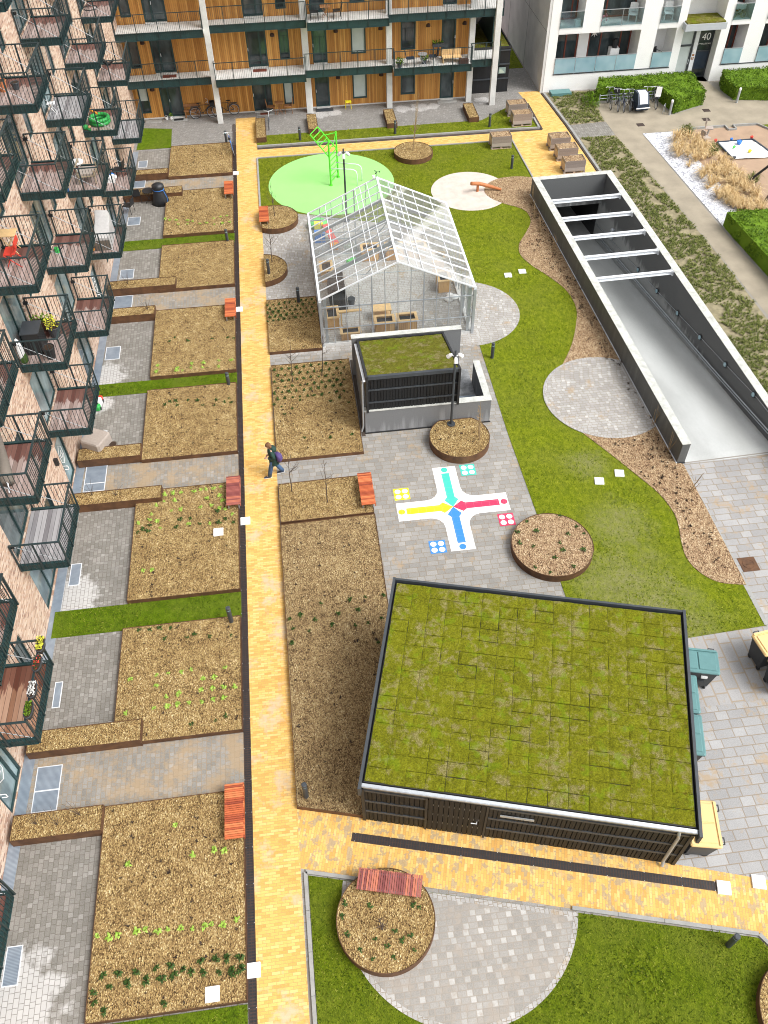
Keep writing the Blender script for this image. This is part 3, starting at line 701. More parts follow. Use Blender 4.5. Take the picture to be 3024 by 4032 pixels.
# ---- brick apartment building with steel balconies
AX = -math.atan(.0137)
bb = thing('brick_apartment_building', 'pale brick apartment block with rows of dark steel balconies along the left side', 'building', (-9.87,0,0), AX)
YB = [5.25, 11.62, 17.70, 23.87, 29.80, 35.70, 41.45, 47.22]
HF = 3.02; F0 = 3.06
fb = lambda u, v, d: (-d, u, v)
rects = []; wins = []
NF = 6
for j, y in enumerate(YB):
    even = j % 2
    for k in range(NF):
        z = F0+HF*k
        rects.append((y+.20, y+2.30, z+.02, z+2.15)); wins.append(('sliding_door', *rects[-1]))
        rects.append((y+3.25, y+4.05, z+.42, z+2.15)); wins.append(('window', *rects[-1]))
    rects.append((y+.35, y+2.25, .06, 2.2)); wins.append(('terrace_door', *rects[-1]))
for y in (8.9, 15.05, 21.1, 27.0, 32.9, 38.9, 44.6):
    rects.append((y, y+.75, .55, 2.15)); wins.append(('window', *rects[-1]))
entr = [(10.92,12.36,'E'),(23.92,24.94,'G'),(35.3,36.4,'C'),(47.1,48.2,'B')]
rects = [r for r in rects if not any(r[2] < .5 and r[0] < e[1]+.2 and r[1] > e[0]-.2 for e in entr)]
wins = [w for w in wins if not any(w[3] < .5 and w[1] < e[1]+.2 and w[2] > e[0]-.2 for e in entr)]
for a, c, _ in entr: rects.append((a, c, .05, 2.3))
b = MB(); holewall(b, -8, 57.6, 0, 22, rects, .16, fb)
b.quad((0,-8,0),(0,-8,22),(-11,-8,22),(-11,-8,0)); b.quad((0,57.6,22),(0,57.6,0),(-11,57.6,0),(-11,57.6,22)); b.quad((-11,-8,0),(-11,-8,22),(-11,57.6,22),(-11,57.6,0))
b.build('wall', M['brick'], bb, local=True)
b = MB(); b.box(-11.1,-8.1,22,.08,57.7,22.35); b.build('roof', M['conc_light'], bb, local=True)
for nm, a, c, e, g in wins:
    if nm == 'window': frame_part(bb, 'window', fb, a, c, e, g, .06, .04, .12, M['steel_dark'], pane_mat=M['pane'])
    else:
        fr = frame_part(bb, nm, fb, a, c, e, g, .07, .05, .13, M['steel_dark'], mullions=((a+c)/2,), pane_mat=M['pane_blue'])
# entrance doors with a white letter in an outlined hexagon
def text_mesh(txt, size, mat, name, parent, mtx, spacing=1):
    cu = bpy.data.curves.new('lettering', 'FONT'); cu.body = txt; cu.size = size; cu.align_x = 'CENTER'; cu.align_y = 'CENTER'; cu.extrude = .003; cu.space_character = spacing
    ob = bpy.data.objects.new('lettering', cu)
    me = bpy.data.meshes.new_from_object(ob)
    me.name = name; me.transform(mtx); me.materials.clear(); me.materials.append(mat)
    bpy.data.objects.remove(ob)
    o = bpy.data.objects.new(name, me); C.objects.link(o); o.parent = parent
    if parent.name in ROOT: ROOT[o.name] = ROOT[parent.name]
    return o
for a, c, L_ in entr:
    fr = frame_part(bb, 'entrance_door', fb, a, c, .05, 2.3, .09, .03, .13, M['steel_dark'], mullions=(c-.40,) if c-a > 1.2 else (), pane_mat=M['pane_blue'])
    m_ = (a+c)/2-.05
    hb = MB(); hx = [fb(m_+.26*math.cos(R(60*k+30)), 1.45+.44*math.sin(R(60*k+30)), .066) for k in range(6)]
    hb.tube(hx, .012, 5, closed=True); hb.build('letter_outline', M['white'], fr, local=True)
    # text faces +x: local x -> +y, local y -> +z
    mt = Matrix(((0,0,1,-.062),(1,0,0,m_),(0,1,0,1.45),(0,0,0,1)))
    text_mesh(L_, .42, M['white'], 'door_letter', fr, mt)
    hb = MB(); hb.tube([fb(a+.13,.95,.03), fb(a+.13,.95,-.10), fb(a+.13,.97,-.13), fb(a+.13,1.12,-.13), fb(a+.13,1.14,-.10), fb(a+.13,1.14,.03)], .016, 7)
    hb.build('handle', M['white'], fr, local=True)
# threshold strip along the foot of the wall
b = MB(); b.box(.01,2,.0,.34,52.3,.016); b.build('threshold_grating', M['grating'], bb, local=True)
# wall lamps by the doors
for y in (10.4, 23.3):
    b = MB(); b.box(0,y,1.9,.14,y+.12,2.2); b.build('wall_lamp', M['black'], bb, local=True)
# balconies: one is built, the others copy its meshes
def balcony_parts():
    D = 1.48; Wd = 2.40
    k = MB(); k.box(.02,.06,.16,D-.06,Wd-.06,.215)
    deck = k.build('balcony', M['deck'], bb, local=True)
    k = MB()
    for (p, q) in (((0,0),(D,.0)),((0,Wd),(D,Wd))):
        y = p[1]; s = 1 if y else -1
        k.box(0,y-.02,0,D,y+.02,.25)
        n = 9
        for i in range(n): k.box(.06+i*(D-.1)/n, y-.035, .015, .085+i*(D-.1)/n, y+.035, .235)
        k.box(0,y-.045,-.012,D+.02,y+.045,.012); k.box(0,y-.045,.238,D+.02,y+.045,.258)
    k.box(D-.02,.021,0,D+.02,Wd-.021,.25)
    for i in range(17): k.box(D-.035, .09+i*.138, .015, D+.035, .115+i*.138, .235)
    k.box(D-.045,.046,-.011,D+.045,Wd-.046,.011); k.box(D-.045,.046,.239,D+.045,Wd-.046,.257)
    k.build('fascia', M['steel_dark'], deck, local=True)
    k = MB(); zt = 1.28; o_ = .055
    def post(x, y): k.box(x-.022,y-.022,.02,x+.022,y+.022,zt-.03)
    for x, y in ((D*.5,-o_),(D+o_,-o_*.2),(D+o_,Wd*.33),(D+o_,Wd*.67),(D+o_,Wd+o_*.2),(D*.5,Wd+o_),(.05,-o_),(.05,Wd+o_)): post(x,y)
    k.box(.03,-o_-.03,zt-.03,D+o_+.03,-o_+.03,zt); k.box(.03,Wd+o_-.03,zt-.03,D+o_+.03,Wd+o_+.03,zt); k.box(D+o_-.03,-o_+.03,zt-.03,D+o_+.03,Wd+o_-.03,zt)
    t = .007
    for y in (-o_, Wd+o_):
        n = 12
        for i in range(1, n): 
            x = i*(D+o_)/n; k.box(x-t,y-t,.05,x+t,y+t,zt-.031)
    n = 21
    for i in range(1, n):
        y = -o_+i*(Wd+2*o_)/n; k.box(D+o_-t,y-t,.05,D+o_+t,y+t,zt-.031)
    k.build('railing', M['rail_dark'], deck, local=True)
    for y in (.03, Wd-.03):
        k = MB(); k.tube([(.12,y,1.12),(D-.08,y,.24)], .012, 6); k.build('stay_rod', M['rod'], deck, local=True)
        k = MB(); k.box(0,y-.04,1.07,.16,y+.04,1.17); k.build('bracket', M['black'], deck, local=True)
    return deck
proto = balcony_parts()
first = True
for j, y in enumerate(YB):
    for k in range(NF):
        if first: o = proto; first = False
        else: o = copy_tree(proto)
        o.location = (0, y, 2.84+HF*k)
        if (j, k) == (2, 0): o.data = o.data.copy(); o.data.materials[0] = M['deck_grey']; o['label'] = 'weathered grey decking'
        if (j, k) == (1, 0) or (j, k) == (3, 1) and False: o.data = o.data.copy(); o.data.materials[0] = M['deck_red']; o['label'] = 'reddish planked decking'
        if (j, k) in ((5,2),(7,0)): o.data = o.data.copy(); o.data.materials[0] = M['deck_grey']

# ---- timber-clad building across the end of the yard
tb = thing('timber_apartment_building', 'timber-clad apartment building with deck-access balconies across the far end', 'building', (-9.15,56.85,0))
ft = lambda u, v, d: (u, 56.85+d, v)
FZ = [0, 2.74, 5.62]
trects = []; tw = []
for k, z in enumerate(FZ):
    h = z+2.12
    for kind, a, c, z0 in (('window',-8.78,-8.16,z+.36),('door',-7.42,-6.10,z+.03),('door',-1.60,-.38,z+.03),('window',.40,1.02,z+.34),('door',2.44,3.36,z+.03),('window',4.88,5.80,z+.42),('window',8.02,8.96,z+.46),('door',10.62,11.52,z+.03)):
        trects.append((a,c,z0,h)); tw.append((k,kind,a,c,z0,h))
b = MB(); holewall(b, -9.15, 12.36, 0, 8.7, trects, .14, ft); b.quad((12.36,56.85,0),(12.36,66,0),(12.36,66,8.7),(12.36,56.85,8.7)); b.quad((-9.15,66,0),(-9.15,66,8.7),(12.36,66,8.7),(12.36,66,0))
b.quad((-9.15,56.85,0),(-9.15,56.85,8.7),(-9.15,66,8.7),(-9.15,66,0))
b.build('wall', M['timber'], tb)
b = MB(); b.box(-9.3,55.0,8.7,14.3,66.2,9.1); b.build('roof', M['conc_light'], tb)
b = MB(); b.box(-9.14,56.79,-.02,12.34,56.845,.06); b.build('plinth', M['conc_light'], tb)
for (k, kind, a, c, z0, h) in tw:
    if kind == 'window':
        blind = (k == 0 and a in (4.88,.40)) or (k == 1 and a == 4.88)
        pn = [(a+.07,c-.07,z0+.07,h-.07,0)]
        if k == 0 and a == -8.78: pn = [(a+.07,c-.07,z0+.75,h-.07,1),(a+.07,c-.07,z0+.07,z0+.75,0)]
        elif blind: pn = [(a+.07,c-.07,z0+.07,h-.07,1)]
        frame_part(tb, 'window', ft, a, c, z0, h, .075, -.02, .10, M['charcoal'] if False else M['steel_dark'], pane_mat=[M['pane'],M['blind']], local=False, pane_d=.06, panes=pn)
    else:
        wide = c-a > 1.1
        mul = (a+.48,) if a < -5 else ((c-.42,) if wide else ())
        fr = frame_part(tb, 'door', ft, a, c, z0, h, .09, -.02, .10, M['steel_dark'], mullions=mul, pane_mat=M['pane'], local=False, pane_d=.06)
        hb = MB(); hx = c-.05 if a > 9 else (a+.53 if a < -5 else a+.05); hb.box(hx-.015,56.76,z0+.95,hx+.015,56.83,z0+1.12); hb.build('handle', M['alu'], fr)
        sb = MB(); sb.box(a+.02,56.60,z0-.03,c-.02,56.785,z0+.02); sb.build('threshold', M['conc_light'], fr)
for k, x in ((0,-7.85),(0,3.95),(0,6.75),(1,-7.85),(1,.03),(1,3.95),(1,6.75),(1,9.75),(1,12.05),(0,12.0)):
    z = FZ[k]+1.83; b = MB(); b.T = Matrix.Translation((x,56.845,z))
    b.loft([[(r*math.cos(R(t)),-r*math.sin(R(t)),h) for t in range(0,181,20)] for r, h in ((.14,-.10),(.135,0),(.10,.06),(.03,.09))])
    b.build('wall_lamp', M['lamp_rust'], tb)
# concrete columns
for x, y, w in ((-3.98,55.40,.34),(1.78,56.08,.40),(7.0,56.0,.36),(12.25,56.1,.36),(13.68,55.38,.36)):
    b = MB(); b.bbox(x,y,0,x+w,y+.3,8.68,.012); b.build('column', M['conc_light'], tb)
# decks: sections step in and out along the facade
segs1 = [(-9.12,-3.72,55.6,0),(-3.70,1.86,55.05,1),(1.88,7.33,55.6,0),(7.35,12.28,55.05,1),(12.30,14.18,55.6,0)]
segs2 = [(-9.12,-3.98,55.05,1),(-3.96,2.12,55.6,0),(2.14,7.08,55.05,1),(7.10,14.20,55.6,0)]
for k, segs in ((1,segs1),(2,segs2)):
    zt = FZ[k]
    for (a, c, y0, out) in segs:
        b = MB(); yb = 56.78 if c < 12.4 else 56.84
        b.box(a,y0+.06,zt-.22,c,yb,zt-.02)
        if c > 12.4: b.box(max(a,12.37),56.85,zt-.22,c,60.5,zt-.02)
        dk = b.build('deck', M['conc_light'], tb)
        b = MB(); b.box(a,y0,zt-.36,c,y0+.05,zt+.03)
        n = max(2, int((c-a)/.12))
        for i in range(n+1): b.box(a+i*(c-a-.03)/n,y0-.012,zt-.33,a+.03+i*(c-a-.03)/n,y0-.001,zt)
        b.box(a,y0-.03,zt+.031,c,y0+.06,zt+.045); b.box(a,y0-.03,zt-.375,c,y0+.06,zt-.361)
        b.build('fascia', M['steel_dark'], dk)
        b = MB(); h = zt+1.05
        b.box(a,y0-.055,h-.025,c,y0-.015,h+.01)
        n = int((c-a)/.105)
        for i in range(1, n):
            x = a+i*(c-a)/n; b.box(x-.006,y0-.041,zt-.1,x+.006,y0-.029,h-.026)
        np_ = max(2, round((c-a)/1.15))
        for i in range(np_+1):
            x = a+.03+i*(c-a-.06)/np_; b.box(x-.02,y0-.057,zt-.28,x+.02,y0-.013,h-.0255)
        sides = [(a,1),(c,1)] if out else []
        for x, _ in sides:
            x += .02 if x == a else -.02
            b.box(x-.02,y0-.01,h-.024,x+.02,y0+.56,h+.009)
            for i in range(1,6): b.box(x-.006,y0+i*.1-.006,zt-.1,x+.006,y0+i*.1+.006,h-.0245)
        b.build('railing', M['rail_dark'], dk)
# open stair at the right end
b = MB()
b.T = None
for i in range(16):
    b.box(12.9,57.4+i*.27,.17*i,13.9,57.72+i*.27,.17*i+.17)
    b.box(12.9,61.6-i*.26,2.74+.17*i,13.9,61.9-i*.26,2.91+.17*i)
b.build('stair', M['conc_light'], tb)
b = MB(); b.box(14.05,57.45,2.6,14.10,64,5.3); b.build('stair_screen', M['steel_dark'], tb)

# ---- black timber store beside it
st = thing('black_timber_shed', 'black timber store with a flat green roof and a small sign beside the timber building', 'shed', (12.9,57.3,0))
b = MB(); b.box(12.86,57.32,0,15.30,63.5,2.72); b.build('wall', M['black_wood'], st)
for z in (.85,1.75,2.6): 
    b = MB(); b.box(12.86,57.25,z,15.32,57.318,z+.07); b.build('rail', M['charcoal'], st)
b = MB(); b.box(12.95,57.42,2.721,15.22,63.4,2.80); b.build('green_roof', M['moss_small'], st)
b = MB(); b.rim(rect(12.82,57.28,15.34,63.54), 2.722, 2.86, .07); b.build('roof_edge', M['black'], st)
b = MB(); b.box(14.58,57.22,1.22,15.05,57.245,1.60); sg = b.build('sign', noisy('grey_green_sign', (.22,.29,.27), .05, 2, .5, 0), st)
b = MB()
for z, w_ in ((1.50,.18),(1.42,.22),(1.35,.30),(1.29,.33)): b.box(14.63,57.214,z-.016,14.63+w_,57.219,z+.016)
b.build('sign_text', noisy('pale_sign_text', (.55,.62,.50), .05, 2, .5, 0), sg)

# ---- white apartment building on the right
wb = thing('white_apartment_building', 'white rendered apartment building with recessed glass-fronted loggias and a numbered entrance', 'building', (17.6,56.8,0))
fw = lambda u, v, d: (u, 56.8+d, v)
wr = [(18.19,23.66,1.12,3.52),(24.74,26.05,1.12,3.5),(26.58,29.10,.0,5.9),(29.66,30.95,1.07,3.46),(32.03,33.5,1.07,3.42),(34.6,37.0,1.07,3.42),
      (18.19,19.72,3.57,6.3),(20.88,23.60,3.56,6.3),(24.79,26.04,3.52,6.3),(29.68,30.93,3.46,6.3),(32.03,33.5,3.45,6.3),(34.6,37.0,3.45,6.3),
      (18.19,23.66,6.9,9.3),(24.74,26.05,6.9,9.3),(29.66,30.95,6.9,9.3)]
b = MB(); holewall(b, 17.6, 42, 0, 15, wr, 1.45, fw)
b.quad((17.6,78,15),(42,78,15),(42,56.8,15),(17.6,56.8,15))
b.build('wall', M['white_panel'], wb)
b = MB(); b.box(17.42,56.82,0,17.599,78,15); gw = b.build('side_wall', M['conc_panel'], wb)
b = MB()
for z in (3.72, 7.4, 11): b.box(17.414,56.83,z-.012,17.419,78,z+.012)
for y in (61.5,66.5,72): b.box(17.413,y-.012,.02,17.4185,y+.012,14.9)
b.build('panel_joint', M['charcoal'], gw)
b = MB(); b.box(17.5,58.25,0.01,42,58.3,14.9)
b.build('inner_wall', M['white_panel'], wb)
fi = lambda u, v, d: (u, 58.18+d, v)
def loggia(a, c, z0, z1, fr_spans, solid_edge, rail, npan, skip_floor=False):
    b = MB(); b.box(a+.005,56.82,z0+.005,c-.005,58.24,z0+.05); fl = b.build('loggia_floor', M['conc_light'], wb)
    for (x0, x1, mul) in fr_spans:
        fr = frame_part(wb, 'loggia_window', fi, x0, x1, z0+.06, z1-.05, .09, -.02, .06, M['redbrown'], mullions=mul, pane_mat=M['pane'], local=False, pane_d=.02)
    w_ = (c-a)/npan
    b = MB(); bp = MB()
    for i in range(npan):
        b.box(a+i*w_+.02,56.74,z0+.04,a+(i+1)*w_-.02,56.755,z0+.96)
    for i in range(npan+1):
        x = min(max(a+i*w_,a+.03),c-.03); bp.box(x-.015,56.757,z0-.02,x+.015,56.79,z0+1.0)
    bp.box(a,56.73,z0+.962,c,56.785,z0+.99)
    gl = b.build('balustrade', rail, wb); bp.build('balustrade_post', M['galv'], gl)
loggia(18.19,23.66,1.12,3.52,[(18.3,20.0,(19.2,)),(20.72,23.6,(21.55,22.9))],0,M['frost'],4)
loggia(24.74,26.05,1.12,3.5,[(24.78,25.1,())],0,M['frost'],1)
loggia(29.66,30.95,1.07,3.46,[(29.7,30.93,(30.5,))],0,M['frost'],1)
loggia(32.03,33.5,1.07,3.42,[(32.1,33.4,(32.5,))],0,M['frost'],1)
loggia(34.6,37.0,1.07,3.42,[(34.7,36.9,(35.5,))],0,M['frost'],2)
loggia(18.19,19.72,3.87,6.3,[(18.25,19.68,(19.3,))],1,M['balu_glass'],1)
loggia(20.88,23.60,3.86,6.3,[(20.95,23.55,(21.6,))],1,M['balu_glass'],2)
loggia(24.79,26.04,3.82,6.3,[(24.85,25.2,())],1,M['balu_glass'],1)
loggia(29.68,30.93,3.74,6.3,[(29.7,30.9,(30.3,))],1,M['balu_glass'],1)
loggia(32.03,33.5,3.72,6.3,[(32.1,33.4,())],1,M['balu_glass'],1)
for a, c, z in ((18.19,19.72,3.57),(20.88,23.60,3.56),(24.79,26.04,3.52),(29.68,30.93,3.46),(32.03,33.5,3.45)):
    b = MB(); b.box(a+.004,56.785,z+.004,c-.004,56.9,z+.31); b.build('loggia_edge', M['white'], wb)
b = MB(); b.box(20.02,58.10,1.18,20.70,58.17,3.4); b.build('pier', M['white'], wb)
b = MB(); b.box(18.15,56.77,1.06,26.1,56.798,1.115); b.box(29.62,56.77,1.01,37.0,56.798,1.066); b.build('drip_rail', M['charcoal'], wb)
# entrance
b = MB(); b.box(26.4,56.25,3.43,29.14,57.9,3.82); cn = b.build('canopy', M['canopy'], wb)
b = MB(); b.box(26.5,56.33,3.821,29.05,57.85,3.90); b.build('canopy_planting', M['moss_small'], cn)
fe = lambda u, v, d: (u, 57.55+d, v)
b = MB(); b.box(26.58,58.26,0,29.1,58.3,6); b.build('stairwell_wall', M['conc_panel'], wb)
ed = frame_part(wb, 'entrance_door', fe, 26.60, 27.78, .02, 3.42, .11, -.03, .06, M['charcoal'], transoms=(2.1,), pane_mat=M['blind'], local=False, pane_d=.03)
hb = MB(); hb.tube([(27.66,57.44,.95),(27.66,57.42,1.25)], .015, 6); hb.build('handle', M['alu'], ed)
b = MB(); b.box(27.79,57.45,.02,28.06,57.6,3.42); ip = b.build('intercom_pillar', M['alu'], wb)
b = MB(); b.T = Matrix.Translation((27.92,57.44,1.78)) @ Matrix.Rotation(R(90),4,'X'); b.cyl(0,0,-.01,.02,.11,20); b.build('round_light', M['white'], ip)
b = MB(); b.box(27.83,57.44,1.2,27.89,57.449,1.38); b.box(27.93,57.44,1.2,27.99,57.449,1.38); b.box(27.84,57.44,1.44,27.99,57.449,1.56); b.build('bell_panel', M['teak'], ip)
wn_ = frame_part(wb, 'entrance_window', fe, 28.07, 29.08, .02, 3.42, .07, -.03, .06, M['charcoal'], transoms=(1.70,), pane_mat=[M['pane'],M['steel_blue']], local=False, pane_d=.03, panes=[(28.1,29.05,1.73,3.38,0),(28.1,29.05,.55,1.68,1),(28.1,29.05,.05,.55,0)])
mt = Matrix(((1,0,0,28.60),(0,0,-1,57.57),(0,1,0,2.55),(0,0,0,1)))
text_mesh('40', .62, M['white'], 'house_number', wn_, ROOT[wn_.name].inverted() @ mt)
mt = Matrix(((1,0,0,28.58),(0,0,-1,57.57),(0,1,0,2.13),(0,0,0,1)))
text_mesh('CF MØLLERS ALLE', .125, M['white'], 'street_name', wn_, ROOT[wn_.name].inverted() @ mt)
# paper star in the window
b = MB(); pts = []
for k in range(16):
    r_ = .30 if k % 2 == 0 else .10; pts.append((21.05+r_*math.cos(PI*k/8),58.08,3.05+r_*math.sin(PI*k/8)))
ce = (21.05,58.02,3.05); cb = (21.05,58.12,3.05)
b.add(pts+[ce,cb], [(k,(k+1)%16,16) for k in range(16)]+[((k+1)%16,k,17) for k in range(16)])
solo(b, 'paper_star', M['white'], 'white paper star hanging in a ground floor window of the white building', 'ornament', (21.05,58.07,3.05))
# cellar hatch at the corner
b = MB(); b.box(18.0,55.95,.01,19.35,56.6,.22); ch = solo(b, 'cellar_hatch', M['green_lid'], 'green-framed glazed cellar hatch at the foot of the white building', 'hatch', (18.6,56.3,0))
# ------------------------------------------------------------------ planting beds
def bed(name, label, poly, h, soil=None, group=None, cat='planter', t=.012, soil_drop=.025, jag=True):
    cx = sum(p[0] for p in poly)/len(poly); cy = sum(p[1] for p in poly)/len(poly)
    o = thing(name, label, cat, (cx,cy,0), 0, group)
    b = MB(); b.rim(poly, .003, h, t); b.build('steel_edging', M['corten'], o)
    inn = offset_poly(poly, -t)
    # slightly uneven mulch surface
    x0, x1 = min(p[0] for p in inn), max(p[0] for p in inn); y0, y1 = min(p[1] for p in inn), max(p[1] for p in inn)
    b = MB()
    if len(poly) == 4 or (abs(len(poly)-6) < .1):
        st = .12
        rects_ = [inn] if len(poly) == 4 else None
        if rects_:
            nx = max(2, int((x1-x0)/st)); ny = max(2, int((y1-y0)/st))
            P_ = [Vector(p) for p in inn]; v = []
            for j in range(ny+1):
                for i in range(nx+1):
                    u_, w_ = i/nx, j/ny
                    q = (P_[0]*(1-u_)+P_[1]*u_)*(1-w_)+(P_[3]*(1-u_)+P_[2]*u_)*w_
                    e = min(i, nx-i, j, ny-j) == 0
                    z = h-soil_drop+(0 if e else .030*noise.noise((q.x*2.2,q.y*2.2,3))+.016*noise.noise((q.x*9,q.y*9,7)))
                    v.append((q.x,q.y,z))
            b.add(v, [(j*(nx+1)+i,j*(nx+1)+i+1,(j+1)*(nx+1)+i+1,(j+1)*(nx+1)+i) for j in range(ny) for i in range(nx)])
        else: b.sheet(inn, h-soil_drop)
    else: b.sheet(inn, h-soil_drop)
    b.build('mulch', soil or M['mulch'], o)
    return o
LB = 'low mulch beds beside the brick building'
beds = {}
for nm, x0, y0, y1, lab in (
    ('a',-7.07,5.24,10.76,'large low mulch bed nearest the camera, with a white hatch in its near right corner'),
    ('b',-7.03,12.66,16.92,'low mulch bed second from the camera, with a bollard standing in its far corner'),
    ('c',-6.98,18.04,23.26,'low mulch bed with many green plants and a white hatch, beside the weathered grey balcony'),
    ('d',-6.92,24.97,29.28,'low mulch bed left of the walking person, across the yellow path'),
    ('e',-6.86,30.16,35.16,'low mulch bed with the orange bench at its corner, level with the greenhouse front'),
    ('f',-6.84,36.88,40.98,'low mulch bed opposite the half-round planter by the yellow path'),
    ('g',-6.83,41.94,46.70,'low mulch bed by the black covered grill on the paved terrace'),
    ('h',-6.82,48.42,52.32,'farthest low mulch bed, by the blue bicycle at the end of the yellow path')):
    beds[nm] = bed('mulch_bed', lab, rect(x0,y0,-3.085,y1), .2, group=LB)
SB = 'raised side troughs against the brick building'
for x1, x0, y0, y1, lab in (
    (-7.055,-9.58,9.99,10.73,'raised rusty steel trough nearest the camera, with two sandy patches on its mulch'),
    (-6.13,-9.52,12.61,13.33,'raised rusty steel trough between the nearest sandy path and the patio with a steel grating'),
    (-5.98,-9.44,22.61,23.27,'raised rusty steel trough beside the weathered grey balcony'),
    (-6.905,-9.40,25.04,25.74,'raised rusty steel trough beside the beige covered furniture'),
    (-6.85,-9.27,34.62,35.30,'raised rusty steel trough on the near side of the path by the orange bench'),
    (-5.95,-9.24,36.92,37.64,'raised rusty steel trough on the far side of the path by the orange bench'),
    (-5.93,-9.15,46.10,46.86,'raised rusty steel trough behind the black covered grill'),
    (-6.81,-9.12,48.52,49.12,'farthest raised rusty steel trough on the left, beside the path to the far entrance')):
    bed('steel_trough', lab, rect(x0,y0,x1,y1), .40, group=SB)
bed('mulch_bed', 'long narrow mulch bed between the yellow path and the large green-roofed shed', [(-1.57,10.02),(.31,9.50),(1.95,15.5),(2.0,20.86),(-1.56,20.80)], .2, M['mulch_mid'], soil_drop=.03)
bed('mulch_bed', 'small mulch bed with two bare saplings and a red bench beside the painted game', [(-1.54,20.90),(1.98,20.93),(1.98,22.93),(-1.54,22.88)], .2, M['mulch'])
bed('mulch_bed', 'square mulch bed between the yellow path and the small black shed', rect(-1.55,24.25,1.95,30.25), .16, M['mulch'])
bed('mulch_bed', 'mulch bed with rows of small dark plants beside the greenhouse corner', rect(-1.58,31.2,.84,35.30), .16, M['mulch'])
b = MB(); b.box(2.0,25.3,.004,2.14,30.3,.03); struct(b, 'gravel_strip', M['dark_kerb'])
# terrace troughs
TT = 'rusty steel troughs on the paved terrace'
for x0, x1, y0, y1, lab in ((-1.58,-.97,52.25,55.05,'rusty steel trough at the end of the yellow path, beside the silver bicycle'),
    (1.68,2.29,52.95,55.1,'rusty steel trough behind the green climbing frame'),
    (6.63,7.27,52.95,55.05,'rusty steel trough behind the bare tree in the round planter'),
    (11.85,12.5,53.0,55.12,'rusty steel trough at the right end of the terrace')):
    bed('steel_trough', lab, rect(x0,y0,x1,y1), .36, group=TT)
# round planters
def rplanter(cx, cy, r, h, lab, cl=None, soil=None):
    poly = circ(cx, cy, r, 72)
    if cl:
        for a, c in cl: poly = clip(poly, a, c)
    return bed('round_planter', lab, poly, h, soil or M['mulch'], 'round rusty steel planters', t=.014)
rplanter(.58,6.64,1.30,.38,'round rusty steel planter nearest the camera with a slatted bench on its rim')
rplanter(8.15,18.42,1.47,.33,'large round rusty steel planter at the corner of the painted game, on the lawn edge',soil=M['mulch_red'])
rplanter(5.87,24.38,1.22,.38,'round planter with the tall lamp post, cut flat against the concrete wall',[((9,25.40),(3,25.40))])
rplanter(7.72,49.22,1.17,.32,'far round planter with a bare thin tree, right of the green play surface')
rplanter(-.85,42.8,1.26,.30,'round planter with an orange bench, by the yellow path near the green play surface',[((-1.585,50),(-1.585,30))])
rplanter(-1.70,37.9,1.28,.30,'half-round planter with a bollard on the yellow path edge',[((-1.575,50),(-1.575,30))])
rplanter(10.75,3.05,1.4,.33,'round planter cut off by the bottom right corner of the photo')

# ------------------------------------------------------------------ benches
def bench(loc, rz, L, W, lab, mat, n):
    o = thing('slatted_bench', lab, 'bench', loc, rz, 'slatted red wood benches')
    b = MB(); s = L/n
    for i in range(n): b.box(-W/2,-L/2+i*s+.006,.0,W/2,-L/2+(i+1)*s-.006,.04)
    for i in range(n): b.box(W/2+.002,-L/2+i*s+.006,-.10,W/2+.035,-L/2+(i+1)*s-.006,.038)
    b.build('slats', mat, o, local=True)
    b = MB()
    for x in (-W/2+.06, W/2-.06): b.box(x-.02,-L/2+.05,-.06,x+.02,L/2-.05,-.002)
    for y in (-L/2+.12, 0, L/2-.12):
        b.box(-W/2+.085,y-.02,-.06,W/2-.085,y+.02,-.006)
        for x in (-W/2+.06, W/2-.06): b.box(x-.019,y-.019,-loc[2]+.14,x+.019,y+.019,-.061)
    b.build('steel_frame', M['galv'], o, local=True)
    return o
bench((-3.33,10.02,.46),0,1.60,.52,'red slatted bench nearest the camera, on the corner of the large left bed',M['slat'],26)
bench((-3.25,22.52,.46),0,1.50,.50,'dark red slatted bench on the corner of the bed with many green plants',M['slat_purple'],25)
bench((-3.29,34.48,.46),0,1.46,.48,'orange slatted bench on the left bed level with the greenhouse front',M['slat'],24)
bench((-3.31,46.08,.46),0,1.46,.48,'farthest orange slatted bench, on the bed by the covered grill',M['slat'],24)
bench((1.78,21.92,.46),0,1.66,.50,'red slatted bench beside the painted game board',M['slat'],27)
bench((-1.44,42.88,.46),0,1.60,.48,'orange slatted bench on the round planter beside the yellow path',M['slat'],26)
bench((.79,7.46,.54),R(90-14.6),1.73,.53,'purplish slatted bench on the rim of the nearest round planter',M['slat_purple'],28)

